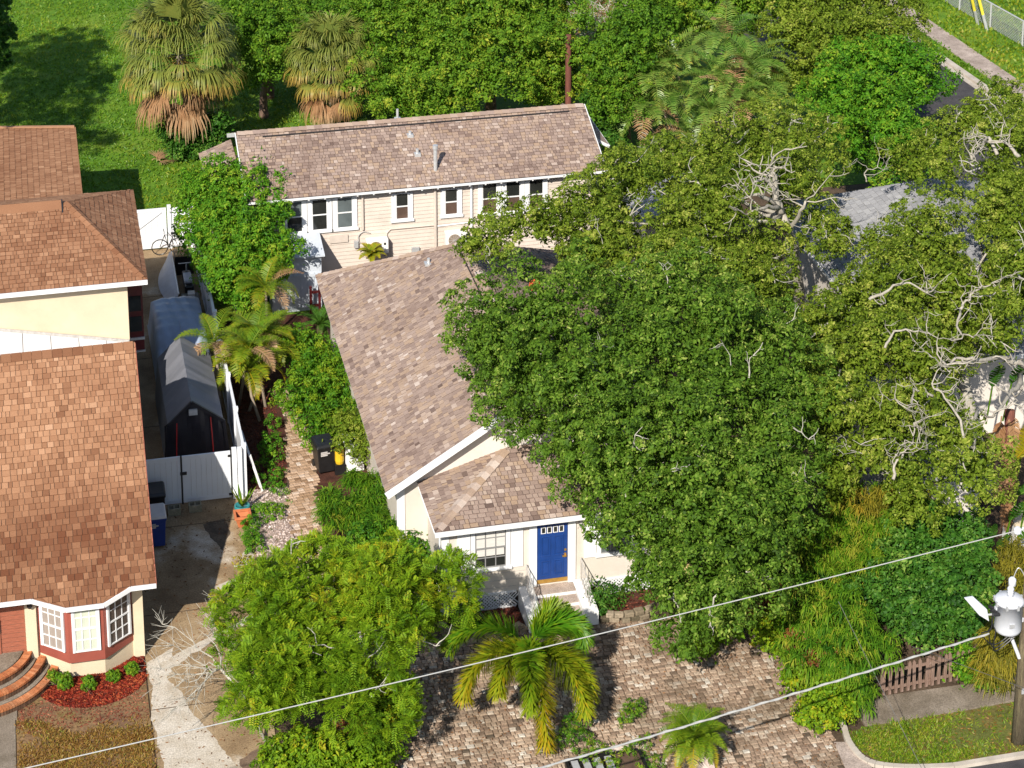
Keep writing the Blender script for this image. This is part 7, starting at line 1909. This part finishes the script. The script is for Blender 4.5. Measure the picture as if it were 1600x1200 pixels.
# ------------------------------------------------------------------ shrubs and beds
hb = [(-5.07, 14.98, 1.29, 0.62), (-4.31, 14.65, 1.29, 0.55), (-3.36, 14.62, 1.41, 0.48), (-4.63, 13.4, 1.17, 0.58), (-3.92, 13.81, 1.2, 0.6), (-5.62, 11.66, 1.26, 0.51), (-4.52, 12.12, 1.01, 0.58), (-3.54, 12.41, 1.03, 0.53), (-5.36, 11.31, 1.0, 0.44), (-4.18, 10.63, 0.86, 0.53), (-5.03, 10.01, 0.76, 0.58), (-4.05, 9.9, 0.81, 0.53)]
bush('hedge', 'clipped bright green hedge along the bungalow wall beside the path', 'hedge', hb, M['l_hedge'], n=340, per=70, L=0.12, Wd=0.045, pr=0.24, tint=(0.46, 0.16), seed=131)
bush('olive_shrub', 'olive shrub with an orange bloom between hedge and black bin', 'shrub', [(-4.21, 8.78, 1.0, 0.36), (-3.87, 8.95, 1.1, 0.4), (-3.86, 8.26, 0.9, 0.34), (-4.04, 9.88, 1.2, 0.36), (-4.39, 9.71, 1.1, 0.3)], M['l_olive'], n=240, per=40, L=0.09, Wd=0.05, tint=(0.5, 0.15), seed=132)
strap_plant('strap_shrub', 'grassy leaved shrub mass below the bungalow eave corner', 'shrub', [(-4.48, 6.02, 1.18, 0.37), (-4.1, 5.72, 1.18, 0.3), (-5.3, 5.18, 1.05, 0.38), (-4.54, 5.15, 0.92, 0.3), (-4.0, 4.9, 1.01, 0.39), (-5.41, 4.55, 0.91, 0.34), (-4.75, 4.41, 0.9, 0.33), (-4.21, 4.19, 0.97, 0.31), (-3.61, 4.05, 0.84, 0.27), (-3.98, 3.16, 0.92, 0.39)], M['l_strap'], n=300, per=20, L=0.40, Wd=0.030, tint=(0.40, 0.18), seed=133)
bush('low_bush', 'dark green bush against the left wall of the porch', 'bush', [(-3.33, 2.53, 0.9, 0.5), (-3.77, 2.25, 0.7, 0.5), (-3.25, 1.94, 0.6, 0.45), (-3.93, 3.02, 0.8, 0.45), (-4.55, 2.81, 0.9, 0.5)], M['l_hedge'], n=260, per=44, L=0.11, Wd=0.05, tint=(0.34, 0.13), seed=134)
for i, (c, r_, lab) in enumerate([((-13.99, -0.76, 0.25), 0.23, 'small round green shrub nearest the brick steps in the red mulch'), ((-13.69, -1.04, 0.25), 0.28, 'larger round shrub touching the leftmost shrub in the red mulch'), ((-13.05, -1.24, 0.25), 0.24, 'round green shrub in front of the middle bay window pane'), ((-12.37, -1.04, 0.25), 0.26, 'round green shrub below the right bay window'), ((-11.83, -0.83, 0.25), 0.22, 'rightmost round shrub by the stucco house corner')]):
    bush('mulch_shrub', lab, 'shrub', [(c[0], c[1], 0.16, r_ * 0.60), (c[0] + 0.02, c[1], 0.24, r_ * 0.46)], M['l_hedge'], n=60, per=40, L=0.045, Wd=0.026, pr=0.06, rough=0.05, core=False, tint=(0.50, 0.14), seed=140 + i, group='round shrubs in the red mulch bed', base=(c[0], c[1], 0))
bush('ground_ivy', 'low trailing green ivy strip along the left side of the path', 'ground cover', [(-6.36, 12.04, 0.2, 0.22), (-6.57, 10.77, 0.2, 0.24), (-6.53, 9.7, 0.2, 0.24), (-6.7, 8.7, 0.2, 0.26), (-6.93, 8.15, 0.2, 0.28), (-7.1, 8.47, 0.2, 0.26), (-6.73, 7.79, 0.15, 0.2), (-6.92, 6.51, 0.12, 0.2), (-7.22, 6.58, 0.12, 0.24), (-7.45, 6.82, 0.12, 0.2), (-7.09, 9.41, 0.2, 0.26), (-6.83, 10.4, 0.2, 0.22)], M['l_bright'], n=300, per=30, L=0.06, Wd=0.035, pr=0.12, flat=0.5, tint=(0.48, 0.14), seed=151, trunk_r=0, core=False)
bush('fern_clump', 'bright green ferny clump in the gravel by the driveway edge', 'fern', [(-7.77, 5.81, 0.2, 0.24), (-7.83, 5.08, 0.2, 0.25), (-7.83, 4.57, 0.15, 0.2)], M['l_bright'], n=70, per=40, L=0.07, Wd=0.03, pr=0.12, tint=(0.42, 0.12), seed=152, trunk_r=0, core=False)
bush('yellow_sprig', 'yellow leaved sprig at the driveway end of the lime green tree', 'shrub', [(-8.2, 3.05, 0.5, 0.2), (-8.05, 2.67, 0.5, 0.2)], M['l_yellow'], n=50, per=30, L=0.10, Wd=0.04, tint=(0.55, 0.2), seed=153)
bush('step_shrub', 'small grey green shrub beside the right cheek wall of the front steps', 'shrub', [(1.77, -0.78, 0.35, 0.3), (2.0, -0.64, 0.4, 0.28), (1.77, -0.42, 0.4, 0.22)], M['l_dark'], n=130, per=34, L=0.08, Wd=0.035, tint=(0.55, 0.18), seed=154)
bush('step_shrub', 'small dark shrub under the lattice left of the front steps', 'shrub', [(-1.98, -0.41, 0.3, 0.28), (-2.3, -0.57, 0.3, 0.25)], M['l_dark'], n=90, per=34, L=0.08, Wd=0.035, tint=(0.35, 0.14), seed=155)
# creepers at the front of the court
for i, (bl, lab, tn) in enumerate((([(-0.23, -5.91, 0.35, 0.22), (-0.53, -6.41, 0.35, 0.25), (-0.78, -6.69, 0.3, 0.22), (-0.56, -6.88, 0.3, 0.2), (-1.06, -6.77, 0.3, 0.22), (0.01, -5.47, 0.3, 0.15), (-1.34, -6.84, 0.3, 0.2)], 'dark ferny creeper running past the foxtail palm on the pavers', 0.35), ([(1.24, -5.8, 0.2, 0.16), (0.99, -6.03, 0.2, 0.14), (1.45, -5.74, 0.2, 0.14), (0.8, -6.29, 0.15, 0.1)], 'small green weed tuft growing through the court pavers', 0.5),
                                   ([(-0.12, -7.19, 0.35, 0.18), (0.03, -7.62, 0.35, 0.2), (-0.36, -7.8, 0.35, 0.2), (0.17, -8.06, 0.35, 0.24), (0.87, -7.42, 0.3, 0.18), (1.18, -7.27, 0.3, 0.16), (0.59, -7.81, 0.3, 0.2), (0.84, -8.14, 0.3, 0.2), (1.1, -8.46, 0.3, 0.24), (-0.26, -6.74, 0.35, 0.12)], 'bright trailing creeper around the limestone lumps at the bottom edge', 0.55))):
    bush('creeper', lab, 'creeper', bl, M['l_strap'], n=70, per=26, L=0.09, Wd=0.028, pr=0.12, tint=(tn, 0.15), seed=160 + i, trunk_r=0, core=False)

# right hand jungle
strap_plant('bamboo', 'drooping bright green bamboo spilling over the end of the sidewalk', 'bamboo', [(6.49, -4.47, 1.88, 0.64), (7.02, -4.66, 1.7, 0.46), (7.65, -4.96, 1.86, 0.63), (6.77, -5.28, 1.69, 0.5), (7.41, -5.71, 1.6, 0.63), (7.85, -5.63, 1.63, 0.53), (6.2, -5.38, 1.26, 0.64), (6.8, -5.61, 1.26, 0.65), (7.34, -6.41, 1.42, 0.57), (8.13, -6.09, 1.33, 0.52), (6.19, -6.26, 1.27, 0.66), (7.03, -6.41, 1.02, 0.48), (6.65, -6.77, 0.92, 0.52), (7.06, -6.94, 0.74, 0.5)], M['l_strap'], n=420, per=26, L=0.40, Wd=0.034, tint=(0.46, 0.20), seed=171, arch=1.1, spread=0.03, rise=0.2)
bush('copper_shrub', 'lime and copper leaved shrub hanging over the right side of the court', 'shrub', [(5.6, -4.47, 1.12, 0.4), (5.97, -4.68, 1.07, 0.45), (6.25, -5.19, 0.94, 0.35), (6.47, -5.73, 0.88, 0.37), (5.98, -6.01, 0.71, 0.34), (6.42, -6.13, 0.77, 0.38), (6.59, -6.83, 0.64, 0.5), (6.0, -7.39, 0.56, 0.38), (6.56, -7.44, 0.61, 0.35)], M['l_lime'], n=480, per=40, L=0.085, Wd=0.06, tint=(0.58, 0.16), seed=172)
bush('copper_sprig', 'copper red patch of leaves inside the lime shrub', 'shrub', [(6.31, -5.73, 1.25, 0.34), (6.53, -6.14, 1.15, 0.34), (6.03, -5.35, 1.2, 0.25), (5.75, -3.72, 1.2, 0.38), (6.0, -3.29, 1.3, 0.34), (5.74, -2.91, 1.3, 0.3)], M['l_rust'], n=150, per=38, L=0.085, Wd=0.05, tint=(0.6, 0.2), seed=173)
bush('low_hang_shrub', 'loose green shrub under the oak beside the dark red bed', 'shrub', [(4.21, -3.24, 0.8, 0.5), (4.84, -3.06, 0.8, 0.45), (3.95, -3.51, 0.5, 0.35), (5.39, -2.85, 0.9, 0.4), (4.44, -2.79, 1.0, 0.45)], M['l_lime'], n=260, per=40, L=0.10, Wd=0.055, tint=(0.36, 0.15), seed=174)
strap_plant('ornamental_grass', 'yellow green arching grass below the oak and left of the vine mound', 'grass clump', [(9.32, -0.14, 2.09, 0.56), (9.92, -0.14, 1.91, 0.64), (10.78, -0.39, 2.15, 0.58), (8.34, -1.2, 1.91, 0.62), (9.14, -0.8, 1.84, 0.57), (9.83, -1.34, 1.76, 0.58), (10.69, -1.6, 1.92, 0.61), (7.68, -1.64, 1.5, 0.61), (8.36, -1.8, 1.78, 0.5), (8.99, -2.14, 1.7, 0.48), (10.19, -1.77, 1.68, 0.66), (7.78, -2.39, 1.46, 0.48), (8.71, -2.7, 1.47, 0.44), (9.27, -2.82, 1.57, 0.63)], M['l_strap'], n=420, per=24, L=0.38, Wd=0.028, tint=(0.60, 0.20), seed=175, arch=0.9, spread=0.03)
strap_plant('yellow_grass', 'yellowing grass fringe just under the pale oak limbs', 'grass clump', [(10.55, -0.78, 2.3, 0.4), (10.95, -1.06, 2.3, 0.4), (11.39, -0.97, 2.3, 0.35), (9.83, -0.82, 2.2, 0.4)], M['l_yellow'], n=130, per=16, L=0.45, Wd=0.03, tint=(0.4, 0.18), seed=176, arch=0.8)
vm = [(11.23, -1.81, 2.2, 0.63), (10.85, -1.91, 1.99, 0.68), (11.43, -2.58, 2.13, 0.71), (12.1, -2.76, 1.97, 0.67), (10.16, -2.6, 1.67, 0.57), (10.6, -3.3, 1.81, 0.74), (11.81, -3.0, 1.72, 0.57), (12.26, -2.94, 1.77, 0.61), (9.53, -3.57, 1.65, 0.52), (10.28, -3.41, 1.48, 0.59), (10.98, -4.16, 1.61, 0.54), (11.68, -4.23, 1.62, 0.57), (8.99, -3.91, 1.33, 0.5), (9.6, -3.86, 1.29, 0.71), (10.56, -4.15, 1.3, 0.52), (10.96, -4.3, 1.44, 0.66), (11.72, -4.43, 1.13, 0.63), (9.98, -4.76, 0.89, 0.64), (10.75, -4.56, 1.02, 0.69), (11.48, -4.94, 0.95, 0.55)]
bush('vine_mound', 'dense dark glossy vine mound behind the brown picket fence', 'vine', vm, M['l_dark'], n=620, per=70, L=0.10, Wd=0.07, pr=0.24, tint=(0.50, 0.16), seed=177, gap=0.15)
bush('fence_weed', 'bright weed spilling over the right end of the picket fence', 'weed', [(10.84, -6.37, 0.55, 0.36), (10.67, -6.11, 0.6, 0.3), (11.22, -6.38, 0.6, 0.34), (10.93, -6.62, 0.4, 0.28)], M['l_bright'], n=190, per=36, L=0.10, Wd=0.05, tint=(0.55, 0.15), seed=178)
strap_plant('pole_grass', 'tall dry yellow grass clump at the foot of the utility pole', 'grass clump', [(11.35, -6.85, 1.2, 0.5), (11.72, -6.63, 1.4, 0.5), (11.22, -6.98, 0.7, 0.4), (11.71, -6.94, 0.8, 0.4), (14.0, -2.61, 1.0, 0.5), (13.53, -3.21, 0.8, 0.45), (11.47, -6.89, 0.4, 0.35)], M['l_yellow'], n=240, per=16, L=0.55, Wd=0.028, tint=(0.32, 0.22), seed=179, arch=0.9)
bush('dark_understory', 'dark shaded undergrowth below the front oak beside the court', 'shrub', [(5.2, 0.4, 0.8, 0.9), (6.6, -1.0, 0.7, 0.9), (7.6, 0.5, 0.8, 1.0), (8.2, -2.0, 0.6, 0.8), (9.5, -0.8, 0.7, 1.0), (6.4, 1.6, 0.9, 0.9)], M['l_dark'], n=420, per=40, L=0.13, Wd=0.06, tint=(0.4, 0.18), seed=180)

# ------------------------------------------------------------------ ground cover
scatter('lawn_grass', [(-40, 27.5), (-7.7, 27.5), (-4, 29), (2, 30), (4, 42), (-2, 62), (-40, 70)], -0.03, 60000, M['l_weed'], 0.15, 0.055, 'weedy bright green lawn behind the stucco houses', 'grass', (0.56, 0.15), 201, 0.7, None, None, 0.5, 3, 0.08, 0.35)
scatter('verge_grass', [(along(K1, K2, 20) + 0.2, 20), (along(L1, L2, 20) - 0.05, 20), (along(L1, L2, 80) - 0.05, 80), (along(K1, K2, 80) + 0.2, 80)], -0.03, 9000, M['l_grass'], 0.16, 0.10, 'narrow grass strip between the far kerb and sidewalk', 'grass', (0.30, 0.12), 202, 0.8, per=2, clump=0.08)
scatter('verge_grass', [(along(R1, R2, 25) + 0.05, 25), (48, 25), (52, 75), (along(R1, R2, 75) + 0.05, 75)], -0.03, 26000, M['l_grass'], 0.2, 0.11, 'sunlit yellow green grass beyond the far sidewalk', 'grass', (0.62, 0.14), 203, 0.8, per=2, clump=0.1, tsc=0.35)
scatter('dry_grass', [(-15.0, -8.5), (-11.5, -8.5), (-11.5, -2.9), (-12.3, -2.6), (-13.4, -3.3), (-14.4, -2.4), (-15.0, -2.3)], -0.01, 15000, M['l_dry'], 0.10, 0.026, 'patchy orange brown grass in front of the red mulch bed', 'grass', (0.52, 0.25), 204, 0.6, lambda x, y: np.clip(0.35 + 0.5 * wave(np.stack([x, y, x * 0], 1), 1.1, 8) + 0.25 * (y < -3.2), 0.05, 1), None, 0.4, 3, 0.06, 1.0)
scatter('dry_grass', VERGE, -0.005, 22000, M['l_grass'], 0.12, 0.028, 'rough grass and leaf litter on the kerbside verge', 'grass', (0.56, 0.2), 205, 0.7, lambda x, y: np.clip(0.55 + 0.6 * wave(np.stack([x, y, x * 0], 1), 0.9, 9), 0.05, 1), None, 0.4, 3, 0.06, 1.0)
scatter('leaf_litter', VERGE, 0.002, 2600, M['l_dry'], 0.13, 0.03, 'orange brown leaf litter on the kerbside verge', 'leaf litter', (0.3, 0.2), 206, 0, lambda x, y: np.clip(0.4 - 0.7 * wave(np.stack([x, y, x * 0], 1), 0.9, 9), 0, 1))
scatter('mulch_chips', bed, 0.004, 5200, M['chips_red'], 0.09, 0.035, 'bright red wood mulch chips under the bay window', 'mulch', (0.48, 0.22), 207, 0)
scatter('mulch_chips', [(1.55, -1.2), (2.2, -1.36), (2.9, -1.33), (3.5, -1.05), (4.2, -1.25), (5.7, -2.1), (5.9, 0), (1.55, 0)], 0.026, 2000, M['chips_brown'], 0.10, 0.035, 'brown mulch chips right of the front steps', 'mulch', (0.5, 0.22), 208, 0)
scatter('mulch_chips', [(-0.6, -1.15), (-1.2, -1.4), (-1.9, -1.45), (-2.6, -1.25), (-3.0, -0.8), (-3.2, 0), (-0.6, 0)], 0.026, 1500, M['chips_brown'], 0.10, 0.035, 'brown mulch chips left of the front steps', 'mulch', (0.45, 0.22), 209, 0)
scatter('mulch_chips', [(-7.6, 8.4), (-7.6, 16), (-6.1, 16), (-6.1, 9.0)], -0.012, 2000, M['chips_brown'], 0.10, 0.035, 'dark mulch chips between the white fence and the path', 'mulch', (0.35, 0.2), 210, 0)
scatter('gravel', GRAVEL, -0.004, 9000, M['gravel'], 0.07, 0.05, 'pale pink gravel between driveway and garden path', 'gravel', (0.5, 0.22), 211, 0, lambda x, y: np.clip(0.7 + 0.8 * wave(np.stack([x, y, x * 0], 1), 0.8, 3), 0.1, 1))
scatter('gravel_weeds', GRAVEL, -0.004, 2600, M['l_weed'], 0.10, 0.04, 'thin weeds growing through the pink gravel', 'weeds', (0.5, 0.2), 212, 0.7, lambda x, y: np.clip(-0.05 - 0.9 * wave(np.stack([x, y, x * 0], 1), 0.8, 3), 0, 1), per=3, clump=0.05)
scatter('fallen_leaves', [(-11.3, -6), (-8.4, -6), (-8.0, 7.5), (-11.3, 7.5)], 0.001, 420, M['l_dead'], 0.10, 0.035, 'scattered dead leaves and twigs on the concrete driveway', 'leaf litter', (0.12, 0.12), 213, 0)
scatter('fallen_leaves', COURT, 0.026, 2400, M['l_dead'], 0.08, 0.04, 'scattered dry leaves over the paver court', 'leaf litter', (0.2, 0.2), 214, 0)
scatter('fallen_leaves', [(-15, -2.9), (-11.5, -2.9), (-11.5, -1.2), (-15, -1.6)], -0.006, 1500, M['chips_brown'], 0.08, 0.03, 'brown leaf crumbs on bare soil in front of the red mulch', 'leaf litter', (0.6, 0.2), 215, 0)
